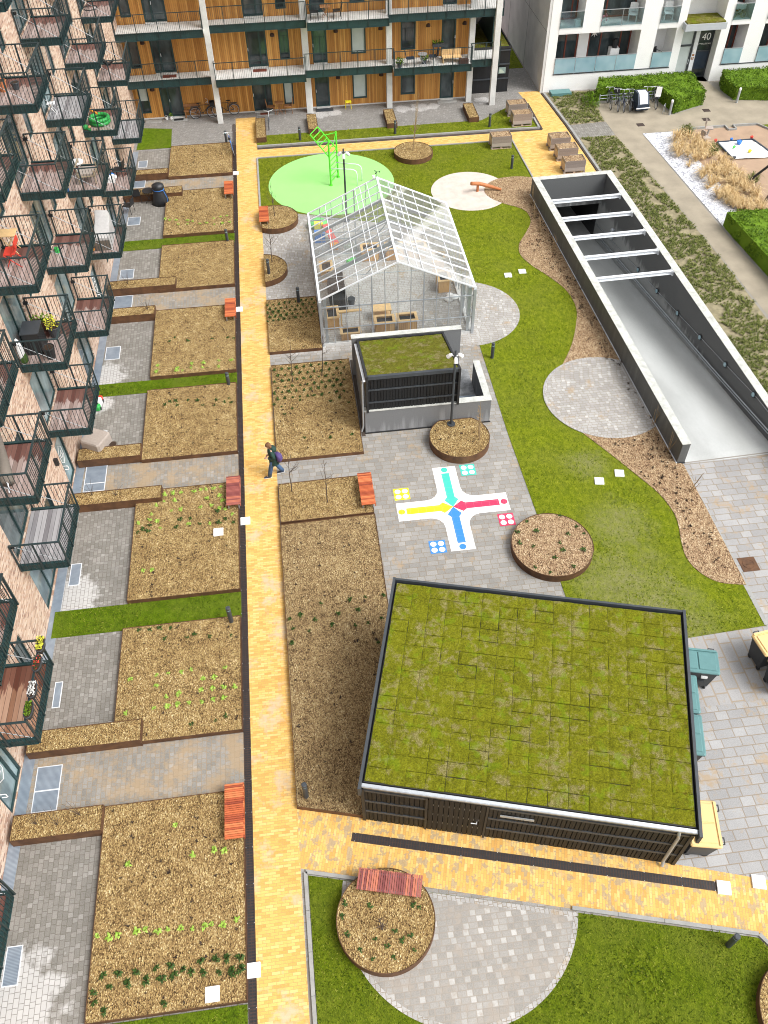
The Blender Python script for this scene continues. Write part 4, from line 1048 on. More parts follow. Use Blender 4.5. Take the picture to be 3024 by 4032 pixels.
# ------------------------------------------------------------------ bollard lights, hatches, drains
def bollard_proto():
    o = thing('bollard_light', 'dark bollard light at the far corner of the second bed from the camera', 'bollard light', (-3.4,16.72,.17), 0, 'dark bollard lights')
    b = MB(); b.cyl(0,0,0,.66,.076,20); b.build('post', M['charcoal'], o, local=True, smooth=False)
    b = MB(); b.cyl(0,0,.661,.71,.066,20); b.build('lens', M['frost'], o, local=True)
    b = MB(); b.cyl(0,0,.711,.80,.078,20); b.cyl(0,0,.8005,.812,.07,20,.055); b.build('cap', M['steel_dark'] if False else M['charcoal'], o, local=True)
    return o
bp = bollard_proto()
for loc, lab in (((-3.42,29.2,.0),'dark bollard light in the second grass strip, left of the square mulch bed'),
    ((-3.43,40.98,0),'dark bollard light in the farthest grass strip between the left beds'),
    ((-3.44,52.5,.0),'dark bollard light beside the blue bicycle'),
    ((-1.28,10.3,.17),'dark bollard light at the near end of the long narrow mulch bed'),
    ((9.31,4.95,.03),'dark bollard light on the lawn in the bottom right corner'),
    ((8.34,29.56,.02),'dark bollard light on the lawn edge right of the small black shed'),
    ((-1.36,37.4,.27),'dark bollard light in the half-round planter'),
    ((-.03,34.95,.14),'dark bollard light in the bed beside the greenhouse corner'),
    ((13.17,46.7,.02),'dark bollard light on the lawn near the stacked crates'),
    ((1.09,52.23,.05),'dark bollard light on the far grass strip behind the climbing frame'),
    ((7.02,52.19,.05),'dark bollard light on the far grass strip behind the round planter'),
    ((13.02,52.24,.05),'dark bollard light on the far grass strip beside the paired crates')):
    dup(bp, loc, 0, lab)
hp = MB(); hp.bbox(-.18,-.18,0,.18,.18,.05,.008)
h0 = solo(hp, 'square_hatch', M['snow_white'], 'white square hatch in the corner of the nearest large left bed', 'hatch', group='white square hatch covers'); h0.location = (-3.95,5.5,.17)
for loc, rz, lab in (((-3.84,20.75,.17),0,'white square hatch lying on the mulch bed with many green plants'),
    ((-2.93,5.95,.012),0,'white square hatch on the drain at the bottom of the photo'),
    ((-2.86,21.3,.012),0,'white square hatch on the drain left of the long narrow mulch bed'),
    ((-2.93,34.9,.012),0,'white square hatch on the drain beside the orange bench level with the greenhouse'),
    ((-2.95,48.6,.012),0,'white square hatch on the drain by the far path'),
    ((9.75,6.33,.012),R(-15),'white square hatch at the right end of the diagonal drain'),
    ((10.74,6.35,.012),R(-15),'white square hatch alone on the yellow bricks at the right edge'),
    ((11.28,36.08,.02),R(-4),'right one of the white hatches in the lawn right of the greenhouse'),
    ((10.5,35.85,.02),R(-4),'left one of the white hatches in the lawn right of the greenhouse'),
    ((10.85,21.46,.02),R(-12),'left one of the white hatches in the lawn near the end of the ramp wall'),
    ((11.75,21.76,.02),R(-12),'right one of the white hatches in the lawn near the end of the ramp wall')):
    c = dup(h0, loc, rz, lab)
def drain(pts, w, lab, nm='drain_channel'):
    o = thing(nm, lab, 'drain', (*pts[0],0))
    a, c = Vector((*pts[0],0)), Vector((*pts[1],0)); d = (c-a); L = d.length; d.normalize(); s = Vector((-d.y,d.x,0))
    b = MB()
    for e in (-1,1):
        p = a+s*e*(w/2-.012); q = c+s*e*(w/2-.012); b.bar((p.x,p.y,.010),(q.x,q.y,.010),.022,.02)
    m_ = s*(w/2-.026)
    n = int(L/.075)
    for i in range(n):
        p = a+d*(i+.5)*L/n; b.bar((p.x-m_.x,p.y-m_.y,.008),(p.x+m_.x,p.y+m_.y,.008),.034,.014)
    b.bar((a.x,a.y,.0085),(c.x,c.y,.0085),.014,.016)
    b.build('grate', M['drain'], o)
    b = MB(); k = s*(w/2-.02)
    b.add([tuple(a-k+Vector((0,0,.0095 if False else .0012))),tuple(a+k+Vector((0,0,.0012))),tuple(c+k+Vector((0,0,.0012))),tuple(c-k+Vector((0,0,.0012)))], [(0,1,2,3)])
    b = MB()
    for i in range(int(L/1.0)+1):
        for e in (-1,1):
            p = a+d*min(L-.05, i*1.0+.1)+s*e*(w/2-.014); b.cyl(p.x,p.y,.0185,.026,.012,8)
    b.build('bolt', M['rod'], o, kind='stuff')
    return o
M['drain'] = noisy('rusty_drain', (.045,.028,.022), .35, 6, .7, .1)
b = MB(); b.box(-3.083,-12,.0005,-2.861,56,.0045); struct(b, 'drain_bed', M['black'])
drain([(-2.972,-3),(-2.972,55.2)], .21, 'long dark drain grating along the left side of the yellow path')
p0, p1 = (-.09,9.02), (9.58,6.39)
b = MB(); b.bar((*p0,.0085),(*p1,.0085),.25,.004); struct(b, 'drain_bed', M['black'])
drain([p0,p1], .25, 'diagonal dark drain grating in front of the large black shed')
# steel gratings on the patios
def grating(poly, lab, ribs):
    o = thing('steel_grating', lab, 'grating', (*poly[0],0), 0, 'steel gratings at the doors of the brick building')
    b = MB(); b.prism(poly, .005, .018); b.build('grating', M['grating'], o)
    b = MB(); b.rim(offset_poly(poly,.02), .004, .024, .026); b.build('frame', M['alu'], o)
    if ribs:
        y = ribs; b = MB(); b.box(min(p[0] for p in poly)+.01,y-.02,.0185,max(p[0] for p in poly)-.01,y+.02,.023); b.build('rib', M['alu'], o)
for (x0,y0,x1,y1), lab, rb in (((-9.22,10.92,-8.52,12.30),'large steel grating at the nearest entrance door',11.55),((-9.3,6.4,-8.93,7.32),'steel grating at the bottom left, half under a balcony',0),
    ((-9.07,14.3,-8.86,15.2),'steel grating under the red-decked balcony with flower boxes',0),((-9.12,19.13,-8.78,20.08),'steel grating by the glazed terrace door below the grey balcony',0),
    ((-9.1,23.68,-8.31,25.05),'large steel grating at the second entrance door',24.1),((-9.0,31.9,-8.38,32.8),'steel grating below the third balcony of the bottom row',0),((-8.95,35.35,-8.1,36.85),'steel grating on the path level with the greenhouse front',0),
    ((-9.0,26.3,-8.5,27.1),'steel grating beside the beige covered furniture',0),((-8.85,43.6,-8.2,44.4),'steel grating on the patio with the black chairs',0),((-8.85,47.75,-8.18,48.52),'steel grating at the farthest path on the left',0),((-8.85,38.4,-8.2,39.2),'steel grating on the patio beside the farthest grass strip',0),((-8.7,50.2,-8.2,51.0),'steel grating on the farthest small patio',0)):
    grating(rect(x0,y0,x1,y1), lab, rb)
for (x, y, w, h), lab in (((14.92,16.8,.62,.62),'rusty square manhole cover on the driveway'),((22.47,51.1,.45,.40),'dark drain cover on the walk left of the bicycles'),((26.8,51.2,.45,.4),'dark drain cover near the twin seats'),((27.3,52.45,.45,.4),'dark drain cover in front of the white building entrance')):
    b = MB(); b.bbox(x-w/2,y-h/2,.004,x+w/2,y+h/2,.02,.004)
    if w > .5:
        b.tube([(x+.2*math.cos(t*PI/12),y+.2*math.sin(t*PI/12),.02) for t in range(24)], .012, 5, closed=True); b.box(x-.08,y-.02,.02,x+.08,y+.02,.03)
    solo(b, 'drain_cover', M['drain'] if w < .5 else M['corten'], lab, 'drain cover', (x,y,0))

# ------------------------------------------------------------------ painted game board
lb = thing('ludo_board', 'painted cross-shaped game board with red, yellow, blue and green arms on the paving', 'game board', (4.99,20.97,0))
c0 = Vector((4.995,20.955)); q = .305
def cross_poly():
    pts = []; r = .5; w = q*1.5; L = 2.135
    for k in range(4):
        a = R(90*k)
        loc = [(L,-w),(L,w)] + [(w+r-r*math.sin(R(t)), w+r-r*math.cos(R(t))) for t in (0,22,45,68,90)]
        for x, y in loc: pts.append((c0.x+x*math.cos(a)-y*math.sin(a), c0.y+x*math.sin(a)+y*math.cos(a)))
    return pts
b = MB(); b.sheet(cross_poly(), .0085); b.build('white_cross', M['paint_white'], lb)
for k, nm in enumerate(('paint_red','paint_teal','paint_yellow','paint_blue')):
    a = R(90*k); rt = lambda x, y: (c0.x+x*math.cos(a)-y*math.sin(a), c0.y+x*math.sin(a)+y*math.cos(a))
    b = MB(); b.sheet([rt(*p) for p in ((0,0),(.36,-.36*.75),(.5,-q/2),(1.78,-q/2),(1.78,q/2),(.5,q/2),(.36,.36*.75))], .0105)
    b.sheet([rt(1.97+.13*math.cos(2*PI*t/24), .13*math.sin(2*PI*t/24)) for t in range(24)], .0105)
    b.build('game_arm', M[nm], lb, label=nm[6:].replace('teal','green')+' arm of the game board')
for (x, y, nm) in ((3.15,21.87,'paint_yellow'),(5.92,22.8,'paint_teal'),(4.09,19.10,'paint_blue'),(6.86,20.05,'paint_red')):
    b = MB(); b.sheet(rect(x-.3,y-.3,x+.3,y+.3), .0085); hm = b.build('home_square', M[nm], lb, label=nm[6:].replace('teal','green')+' corner square')
    b = MB()
    for i in (-1,1):
        for j in (-1,1): b.sheet(circ(x+i*.14,y+j*.14,.115,24), .0105)
    b.build('home_circle', M['paint_white'], hm)

# ------------------------------------------------------------------ large shed with green roof
SH = R(-15.8)
sh = thing('large_shed', 'large low black timber shed with a mossy green roof in the foreground', 'shed', (.34,9.50,0), SH)
W_, L2, zn, zf = 8.66, 6.35, 2.40, 2.86
b = MB()
b.add([(0,0,0),(W_,0,0),(W_,L2,0),(0,L2,0),(0,0,zn-.06),(W_,0,zn-.06),(W_,L2,zf-.06),(0,L2,zf-.06)], [(3,2,1,0),(4,5,6,7),(0,1,5,4),(1,2,6,5),(2,3,7,6),(3,0,4,7)])
b.build('wall', M['black_wood'], sh, local=True)
# roof covering: separate sedum trays with raised, ragged edges
b = MB(); tw_, td = .52, .40
def rz_(y): return zn+.02+(zf-zn)*y/L2
nx = int((W_-.1)/tw_); ny = int((L2-.1)/td); rnd = random.Random(3)
tw_ = (W_-.1)/nx; td = (L2-.1)/ny
for j in range(ny):
    off = 0
    for i in range(nx):
        x0, y0 = .05+i*tw_, .05+j*td; g_ = rnd.choice((.0015,.0015,.002,.004,.008)); g2 = rnd.choice((.0015,.0015,.003,.009,.015)); dz = rnd.uniform(-.008,.012); K = 7
        v = []
        for b_ in range(K+1):
            for a in range(K+1):
                x = x0+g_+(tw_-2*g_)*a/K; y = y0+g2+(td-2*g2)*b_/K
                e = min(a,K-a,b_,K-b_)
                z = rz_(y)+.035+dz*(e>0)+.012*noise.noise((x*9,y*9,1))+rnd.uniform(-.006,.006)-(.012 if e == 0 else 0)
                v.append((x,y,z))
        n0 = (K+1)**2
        f = [(r_*(K+1)+c_,r_*(K+1)+c_+1,(r_+1)*(K+1)+c_+1,(r_+1)*(K+1)+c_) for r_ in range(K) for c_ in range(K)]
        edge = [c_ for c_ in range(K+1)]+[r_*(K+1)+K for r_ in range(1,K+1)]+[K*(K+1)+c_ for c_ in range(K-1,-1,-1)]+[r_*(K+1) for r_ in range(K-1,0,-1)]
        for k_, e_ in enumerate(edge): v.append((v[e_][0],v[e_][1],rz_(v[e_][1])-.02))
        m_ = len(edge)
        for k_ in range(m_): f.append((edge[(k_+1)%m_],edge[k_],n0+k_,n0+(k_+1)%m_))
        b.add(v, f)
b.build('green_roof', M['moss'], sh, local=True)
b = MB(); b.add([(.03,.03,rz_(0)-.012),(W_-.03,.03,rz_(0)-.012),(W_-.03,L2-.03,rz_(L2)-.012),(.03,L2-.03,rz_(L2)-.012)], [(0,1,2,3)]); b.build('roof_membrane', M['black'], sh, local=True)
b = MB()
for x in (-.09, W_+.01):
    v = []
    for y in (-.22, L2+.1):
        for dx in (0,.08): 
            for z in (zn-.32 if y < 0 else zf-.34, rz_(y)+.10): v.append((x+dx,y,z))
    b.add(v, [(0,1,3,2),(4,6,7,5),(0,4,5,1),(2,3,7,6),(1,5,7,3),(0,2,6,4)])
b.box(-.005,L2+.02,zf-.3,W_+.005,L2+.09,zf+.11)
b.build('roof_edge', M['charcoal'], sh, local=True)
b = MB(); b.T = None
prof = [(-.02,zn+.05),(-.10,zn+.03),(-.105,zn-.05),(-.06,zn-.09),(-.02,zn-.05)]
b.loft([[(x,p[0],p[1]) for p in prof] for x in (-.003,W_+.003)]); b.build('gutter', M['galv'], sh, local=True)
b = MB()
b.box(0,-.125,zn-.02,W_,-.1085,zn+.04); b.build('gutter_lip', M['galv'], sh, local=True)
b = MB(); b.tube([(W_-.42,-.06,zn-.08),(W_-.42,-.10,zn-.2),(W_-.36,-.07,1.9),(W_-.36,-.07,.25),(W_-.36,-.16,.08)], .045, 10); b.build('downpipe', M['galv'], sh, local=True)
b = MB()
for z in (.62,1.30,1.98):
    for x0, x1 in ((.05,1.72),(3.42,W_-.02)): b.box(x0,-.05,z,x1,-.003,z+.095)
b.box(.03,-.06,2.17,W_-.02,-.003,2.30)
b.build('rail', M['charcoal'], sh, local=True)
b = MB(); rnd = random.Random(9); x = .03
while x < W_-.05:
    if not 1.74 < x < 3.36:
        w = rnd.uniform(.10,.15); d = rnd.choice((-.03,-.035,-.04)); b.box(x,d,.02,x+w*.8,-.0025,rnd.uniform(.585,.615)); b.box(x,d,.722,x+w*.8,-.0026,1.295); b.box(x,d,1.402,x+w*.8,-.0027,1.975); x += w
    else: x += .1
b.build('boarding', M['black_wood'], sh, local=True)
b = MB(); rnd = random.Random(4)
for i in range(11): b.box(1.80+i*.14,-.06,.05,1.80+i*.14+.118,-.035,2.14)
gt = b.build('door', M['black_wood'], sh, local=True)
b = MB()
for i in range(10):
    for z in (.55,1.1,1.7):
        b.box(1.922+i*.14,-.036,z-.06,1.936+i*.14,-.028,z+.05)
b.build('door_batten', M['galv'], gt, local=True, kind=None)
b = MB(); b.tube([(3.14,-.06,1.05),(3.14,-.12,1.05),(2.98,-.12,1.05)], .013, 7); b.build('handle', M['alu'], gt, local=True)
b = MB(); b.box(3.72,-.075,1.62,4.62,-.05,1.72); b.build('sign_rail', M['galv'], sh, local=True)
for x in (.0, 1.745, 3.375, W_-.05): 
    b = MB(); b.box(x-.03,-.075,0,x+.03,-.0655,2.16) if 1 < x < 4 else b.box(x-.045,-.07,0,x+.045,-.0035,2.165); b.build('post', M['black'], sh, local=True)

# ------------------------------------------------------------------ small shed on its concrete base
ss = thing('small_shed', 'small black timber shed with a mossy roof on a concrete base, by the greenhouse', 'shed', (2.16,25.45,0))
b = MB(); b.box(2.16,25.45,.05,7.34,25.72,1.18); b.box(7.10,25.721,.05,7.34,28.0,1.18); b.box(2.16,25.721,.05,2.40,29.22,1.75); b.box(2.04,29.221,.0,6.76,29.46,2.0)
b.build('concrete_wall', M['conc_shed'], ss)
b = MB(); b.box(2.14,25.43,1.181,7.36,25.74,1.20); b.box(7.08,25.741,1.182,7.36,28.02,1.201); b.box(2.02,29.2,2.001,6.78,29.48,2.02); b.build('coping', M['coping'], ss)
b = MB(); b.box(2.12,25.41,.0,7.38,25.449,.05); b.build('plinth', M['black'], ss)
b = MB(); b.box(2.41,25.73,.02,5.92,29.2,1.19); b.add([(2.30,25.56,1.205),(5.90,25.56,1.205),(5.90,29.15,1.205),(2.30,29.15,1.205),(2.30,25.56,2.84),(5.90,25.56,2.84),(5.90,29.15,1.84),(2.30,29.15,1.84)], [(3,2,1,0),(4,5,6,7),(0,1,5,4),(1,2,6,5),(2,3,7,6),(3,0,4,7)]); b.build('wall', M['black_wood'], ss)
b = MB()
for z in (1.54,2.18): b.box(2.30,25.51,z,5.90,25.558,z+.07)
b.box(2.24,25.44,2.80,5.96,25.556,2.95); b.build('rail', M['charcoal'], ss)
b = MB(); rnd = random.Random(5); x = 2.3
while x < 5.8:
    w = rnd.uniform(.1,.15)
    for z0, z1 in ((1.10,1.535),(1.615,2.175),(2.255,2.795)): b.box(x,25.528,z0+rnd.uniform(-.025,.02),x+w*.78,25.5575,z1)
    x += w
b.build('boarding', M['black_wood'], ss)
for x in (2.235,5.905):
    b = MB(); b.add([(x+dx,y,z) for dx in (0,.085) for y, z in ((25.40,1.15),(25.40,2.99),(29.19,1.95),(29.19,1.21))], [(0,1,2,3),(7,6,5,4),(0,4,5,1),(1,5,6,2),(2,6,7,3),(3,7,4,0)]); b.build('roof_edge', M['black'], ss)
b = MB(); b.box(2.321,29.10,1.5,5.904,29.19,1.955); b.build('roof_edge', M['black'], ss)
b = MB(); K = 36; v = []
for j in range(K+1):
    for i in range(K+1):
        x = 2.33+(5.89-2.33)*i/K; y = 25.56+(29.09-25.56)*j/K; v.append((x,y,2.925+.018*noise.noise((x*6,y*6,2))+random.uniform(-.007,.007)-1.0*(j/K)))
b.add(v, [(j*(K+1)+i,j*(K+1)+i+1,(j+1)*(K+1)+i+1,(j+1)*(K+1)+i) for j in range(K) for i in range(K)])
b.build('green_roof', M['moss_small'], ss)
b = MB(); b.bar((2.17,25.42,2.80),(2.17,29.0,1.84),.10,.08); b.build('gutter', M['alu'], ss)
b = MB(); b.tube([(2.12,25.50,2.74),(2.10,25.48,2.5),(2.08,25.50,.4),(2.0,25.46,.12)], .04, 8); b.build('downpipe', M['galv'], ss)
sheetm = MB(); sheetm.box(5.98,25.73,.02,7.09,28.9,.06); sheetm.build('landing', M['conc_shed'], ss)
b = MB(); b.box(6.1,25.8,.062,7.05,27.1,.09); b.build('mesh_grate', M['grating'], ss)
# ------------------------------------------------------------------ greenhouse
gx0, gx1, gy0, gy1, ze, zr = .88, 7.80, 31.50, 38.95, 2.44, 4.03
gxm = (gx0+gx1)/2
gh = thing('greenhouse', 'glass greenhouse with a pale aluminium frame and pitched roof', 'greenhouse', (gxm,(gy0+gy1)/2,0))
zroof = lambda x: ze+(zr-ze)*(1-abs(x-gxm)/(gxm-gx0))
b = MB(); b.rim(rect(gx0-.02,gy0-.02,gx1+.02,gy1+.02), .0, .12, .14); b.build('sill', M['conc_light'], gh)
def ybar(b, x, z, w, h=None): b.box(x-w/2,gy0,z-w/2,x+w/2,gy1,z+w/2)
for x in (gx0,gx1):
    b = MB(); b.box(x-.05,gy0-.03,ze-.05,x+.05,gy1+.03,ze+.05); b.build('gutter', M['alu'], gh)
b = MB(); b.box(gxm-.05,gy0-.04,zr-.02,gxm+.05,gy1+.04,zr+.06); b.build('ridge', M['alu'], gh)
b = MB(); ng = 11
for i in range(ng+1):
    y = gy0+(gy1-gy0)*i/ng
    w = .032 if 0 < i < ng else .07
    for x in (gx0,gx1): b.bar((x,y,ze+.03),(gxm,y,zr+.03),w,.05)
for f in (.25,.5,.75):
    for s in (-1,1):
        x = gxm+s*(gxm-gx0)*f; z = zroof(x)+.025; b.box(x-.014,gy0,z-.02,x+.014,gy1,z+.02)
for s in (-1,1):
    for f in (.15,.32): 
        x = gxm+s*(gxm-gx0)*f; z = zroof(x)+.07; b.box(x-.013,gy0+.05,z-.013,x+.013,gy1-.05,z+.013)
b.build('roof_bars', M['alu'], gh)
for i, y in enumerate((33.35,35.2,37.1)):
    b = MB()
    for x, s in ((gx0+.08,1),(gx1-.08,-1)):
        b.box(x-.05,y-.05,.0,x+.05,y+.05,ze-.05)
        b.bar((x,y,ze-.12),(gxm,y,zr-.12),.07,.16)
    b.tube([(gx0+.1,y,ze-.05),(gx1-.1,y,ze-.05)], .018, 6)
    b.bar((gxm-1.2,y,ze-.05),(gxm,y,zr-.25),.03); b.bar((gxm+1.2,y,ze-.05),(gxm,y,zr-.25),.03)
    b.build('portal_frame', M['galv'], gh)
b = MB()
for y in (gy0,gy1):
    for i in range(1, 12):
        x = gx0+(gx1-gx0)*i/12; w = .03
        if i in (4,8): w = .06
        b.box(x-w/2,y-.02,.12,x+w/2,y+.02,zroof(x)-.01)
    for z in (.95,2.06): b.box(gx0+.06,y-.018,z-.022,gx1-.06,y+.018,z+.022)
for x in (gx0,gx1):
    n = 11
    for i in range(1, n):
        y = gy0+(gy1-gy0)*i/n; b.box(x-.018,y-.015,.12,x+.018,y+.015,ze-.051)
    for z in (.95,): b.box(x-.016,gy0+.06,z-.02,x+.016,gy1-.06,z+.02)
b.build('wall_bars', M['galv'], gh)
for x, y in ((gx0,gy0),(gx0,gy1),(gx1,gy0),(gx1,gy1)):
    b = MB(); b.box(x-.06,y-.06,.0,x+.06,y+.06,ze-.052); b.build('corner_post', M['galv'], gh)
for x, y in ((gx0+.22,gy0+.10),(gx1-.22,gy0+.10),(gx1-.3,gy0+1.2)):
    b = MB(); b.box(x-.06,y-.05,.0,x+.06,y+.05,ze); b.build('post', M['galv'], gh)
for x, nm in ((gx0,'roof_glass'),(gx1,'roof_glass')):
    b = MB(); b.quad((x,gy0,ze+.028),(gxm,gy0,zr+.028),(gxm,gy1,zr+.028),(x,gy1,ze+.028)); b.build(nm, M['glass'], gh)
for y in (gy0,gy1):
    b = MB(); b.add([(gx0,y,.12),(gx1,y,.12),(gx1,y,ze),(gxm,y,zr),(gx0,y,ze)], [(0,1,2,3,4)]); b.build('gable_glass', M['glass'], gh)
for x in (gx0,gx1):
    b = MB(); b.quad((x,gy0,.12),(x,gy1,.12),(x,gy1,ze-.05),(x,gy0,ze-.05)); b.build('wall_glass', M['glass'], gh)
b = MB(); b.cyl(gxm,gy1+.02,zr+.06,zr+.32,.012,8)
for a in range(3): b.bar((gxm,gy1+.02,zr+.3),(gxm+.13*math.cos(R(120*a)),gy1+.02+.13*math.sin(R(120*a)),zr+.3),.02)
for a in range(3): b.ball((gxm+.14*math.cos(R(120*a)),gy1+.02+.14*math.sin(R(120*a)),zr+.3),.035,n=8,m=5)
b.build('wind_gauge', M['black'], gh)
b = MB(); b.box(gxm-.22,gy1-.1,zr+.055,gxm-.1,gy1+.05,zr+.15); b.build('sensor_box', M['white'], gh)
# wooden growing boxes inside
def gbox_proto():
    o = thing('planter_box', 'pine planter box in the middle of the greenhouse front row', 'planter box', (3.81,32.22,0), 0, 'pine planter boxes in the greenhouse')
    b = MB()
    b.box(-.44,-.29,.03,.44,-.26,.66); b.box(-.44,.26,.03,.44,.29,.66); b.box(-.44,-.259,.03,-.41,.259,.66); b.box(.41,-.259,.03,.44,.259,.66)
    b.build('boards', M['gh_wood'], o, local=True)
    b = MB(); b.rim(rect(-.49,-.34,.49,.34), .661, .70, .13); b.build('top_frame', M['pine_frame'], o, local=True)
    b = MB(); b.box(-.405,-.255,.3,.405,.255,.56); b.build('soil', M['black'], o, local=True)
    return o
gb = gbox_proto()
gl = [(4.86,32.25,0,'pine planter box right of the middle in the greenhouse front row'),(2.20,31.98,0,'low pine planter box at the left of the greenhouse front row'),
      (1.45,33.1,R(90),'pine planter box standing lengthwise by the left greenhouse wall near the front'),(3.85,38.45,0,'pine planter box in the back row of the greenhouse, leftmost of its three'),(5.1,38.35,0,'pine planter box in the back row of the greenhouse, middle of its three'),
      (6.25,38.3,0,'pine planter box in the back row of the greenhouse, rightmost of its three'),(7.15,37.0,R(80),'pine planter box by the right greenhouse wall, farther one'),(7.1,35.3,R(90),'pine planter box by the right greenhouse wall, nearer one'),(1.5,37.0,R(90),'pine planter box by the left greenhouse wall, farther one')]
for x, y, rz, lab in gl:
    c = dup(gb, (x,y,0), rz, lab)
    if 'low pine' in lab: c.scale = (1,.8,.6)
b = MB(); b.box(3.35,33.0,.55,4.25,33.6,.60); b.box(3.37,33.02,.0,3.42,33.07,.549); b.box(4.18,33.02,0,4.23,33.07,.549); b.box(3.37,33.53,0,3.42,33.58,.549); b.box(4.18,33.53,0,4.23,33.58,.549); b.box(3.40,33.04,.25,4.2,33.56,.28)
solo(b, 'wooden_bench_table', M['pine_frame'], 'low pine table behind the planter boxes in the greenhouse', 'table', (3.8,33.3,0))
b = MB(); b.box(1.45,34.3,.0,2.35,36.4,.75); b.box(1.5,36.45,0,2.3,37.0,1.0)
o = thing('black_crate_stack', 'stack of black plastic crates along the left side inside the greenhouse', 'crates', (1.9,35.3,0))
for k in range(3):
    for i in range(3):
        b = MB(); b.rim(rect(1.45+.02*k,33.9+i*.82,2.25,34.66+i*.82), .005+k*.26, .255+k*.26, .03); b.box(1.49+.02*k,33.94+i*.82,.02+k*.26,2.21,34.62+i*.82,.10+k*.26); b.build('crate', M['black'], o)
b = MB(); b.tube([(1.8,32.55,1.0),(2.75,32.6,1.0)], .03, 8); b.bar((1.85,32.56,0),(1.85,32.56,1.0),.05); b.bar((2.7,32.6,0),(2.7,32.6,1.0),.05); b.box(1.7,32.5,1.03,2.8,32.66,1.07)
solo(b, 'pine_trestle', M['pine_frame'], 'pine trestle with a crossbar at the left front inside the greenhouse', 'trestle', (2.3,32.58,0))
b = MB(); b.cyl(2.5,34.6,.0,.32,.14,14,.19); b.tube([(2.31,34.6,.3),(2.5,34.6,.5),(2.69,34.6,.3)], .008, 5)
solo(b, 'bucket', M['charcoal'], 'dark bucket beside the black crates in the greenhouse', 'bucket', (2.5,34.6,0))
b = MB()
for i, (dx, dy, dz, r) in enumerate(((0,0,.1,.22),(.3,.1,.12,.2),(.1,.3,.1,.18),(.2,-.1,.25,.18))): b.ball((7.2+dx,34.2+dy,dz),r,r*.9,r*.6,10,7)
solo(b, 'plastic_wrap', M['white'], 'crumpled white plastic wrap by the right greenhouse wall', 'wrap', (7.3,34.25,0), smooth=True)
b = MB(); b.cyl(2.9,38.3,.0,.06,.3,20); b.cyl(2.9,38.3,.0605,.12,.24,20)
solo(b, 'garden_hose', M['lime'], 'pale green coiled hose on the greenhouse floor at the back left', 'hose', (2.9,38.3,0))
# bright play equipment behind the greenhouse glass
o = thing('toddler_slide_set', 'colourful plastic play set behind the left rear corner of the greenhouse', 'toy', (1.6,40.6,0))
b = MB(); b.box(1.15,40.3,0,1.7,40.8,.5); b.build('base', M['blue'], o)
b = MB(); b.box(1.2,40.85,0,1.65,41.3,.75); b.build('tower', M['yellow'], o)
b = MB(); b.bar((1.75,40.9,.7),(2.25,39.9,.05),.35,.06); b.build('slide', M['red'], o)
b = MB(); b.ball((1.4,41.9,.25),.55,.4,.25,12,7); b.build('roof', M['lime'], o, smooth=True)
b = MB(); b.box(1.9,39.5,.0,2.3,39.85,.25); b.build('step', M['orange'], o)

# ------------------------------------------------------------------ garage ramp
ra = thing('garage_ramp', 'concrete car ramp going down into the basement with steel beams across it', 'ramp', (14.17,22.02,0), R(1.70))
LW = 4.50; LL = 21.55; iw = 4.18
b = MB(); b.box(.01,0,-3.6,.32,LL,1.02); b.build('side_wall', [M['ramp_wall']], ra, local=True)
b = MB(); b.box(iw,-3,-3.6,iw+.33,LL,1.02); b.build('side_wall', M['ramp_wall'], ra, local=True)
b = MB(); b.box(.33,LL-.32,-.72,iw-.01,LL-.005,1.02); b.build('end_wall', M['ramp_wall'], ra, local=True)
b = MB(); b.box(-.003,-.004,.0,.0095,LL+.004,1.02); b.box(0.0,-.012,-.1,.325,-.0045,1.02); b.build('outer_face', M['ramp_outer'], ra, local=True)
b = MB(); b.box(-.02,-.02,1.021,.34,LL+.01,1.045); b.box(iw-.02,-3.02,1.021,iw+.35,LL+.01,1.0455); b.box(.341,LL-.34,1.021,iw-.021,LL+.009,1.0445); b.build('coping', M['coping'], ra, local=True)
b = MB(); b.box(-.05,-.05,.0,-.0035,LL,.05); b.box(-.0034,-.06,.0,.33,-.0125,.05); b.build('base_strip', M['black'], ra, local=True)
b = MB(); b.box(-.045,-.045,.0505,-.0036,LL,.056); b.build('flashing', M['alu'], ra, local=True)
for y in (11.52,13.4,15.25,17.12,18.98):
    b = MB(); b.box(.33,y-.08,.83,iw-.06,y+.08,.845); b.box(.33,y-.08,.995,iw-.06,y+.08,1.01); b.box(.33,y-.008,.8451,iw-.06,y+.008,.9949)
    b.box(iw-.06,y-.14,.78,iw-.002,y+.14,1.03); b.build('beam', M['alu'], ra, local=True)
sl = .137
zf_ = lambda y: -.10-sl*max(0, y) if y > 0 else 0
b = MB(); b.tube([(iw-.09,y,zf_(y)+.52) for y in (-2.9,0,6,12,18,21)], .028, 8); b.tube([(iw-.09,y,zf_(y)+.40) for y in (-2.9,0,6,12,18,21)], .022, 8); b.build('guard_pipe', M['galv'], ra, local=True)
b = MB(); b.tube([(iw-.03,y,zf_(y)+h) for y, h in ((-2.9,1.3),(2.5,1.28),(5,1.2),(7.5,1.15),(10,1.1),(12.4,1.05),(15,1.05),(19.6,.98),(21.5,.95))], .014, 6); cd = b.build('conduit', M['galv'], ra, local=True)
for y, h in ((2.52,1.26),(5.02,1.2),(7.52,1.15),(9.96,1.1),(12.42,1.06),(14.9,1.05),(19.6,.96)):
    b = MB(); b.ball((iw-.06,y,zf_(y)+h),.07,.11,.11,10,7); lt = b.build('wall_light', M['frost'], ra, local=True, smooth=True)
    b = MB(); b.tube([(iw-.05,y+.13*math.cos(t*PI/8),zf_(y)+h+.13*math.sin(t*PI/8)) for t in range(16)], .02, 5, closed=True); b.build('light_rim', M['black'], lt, local=True)
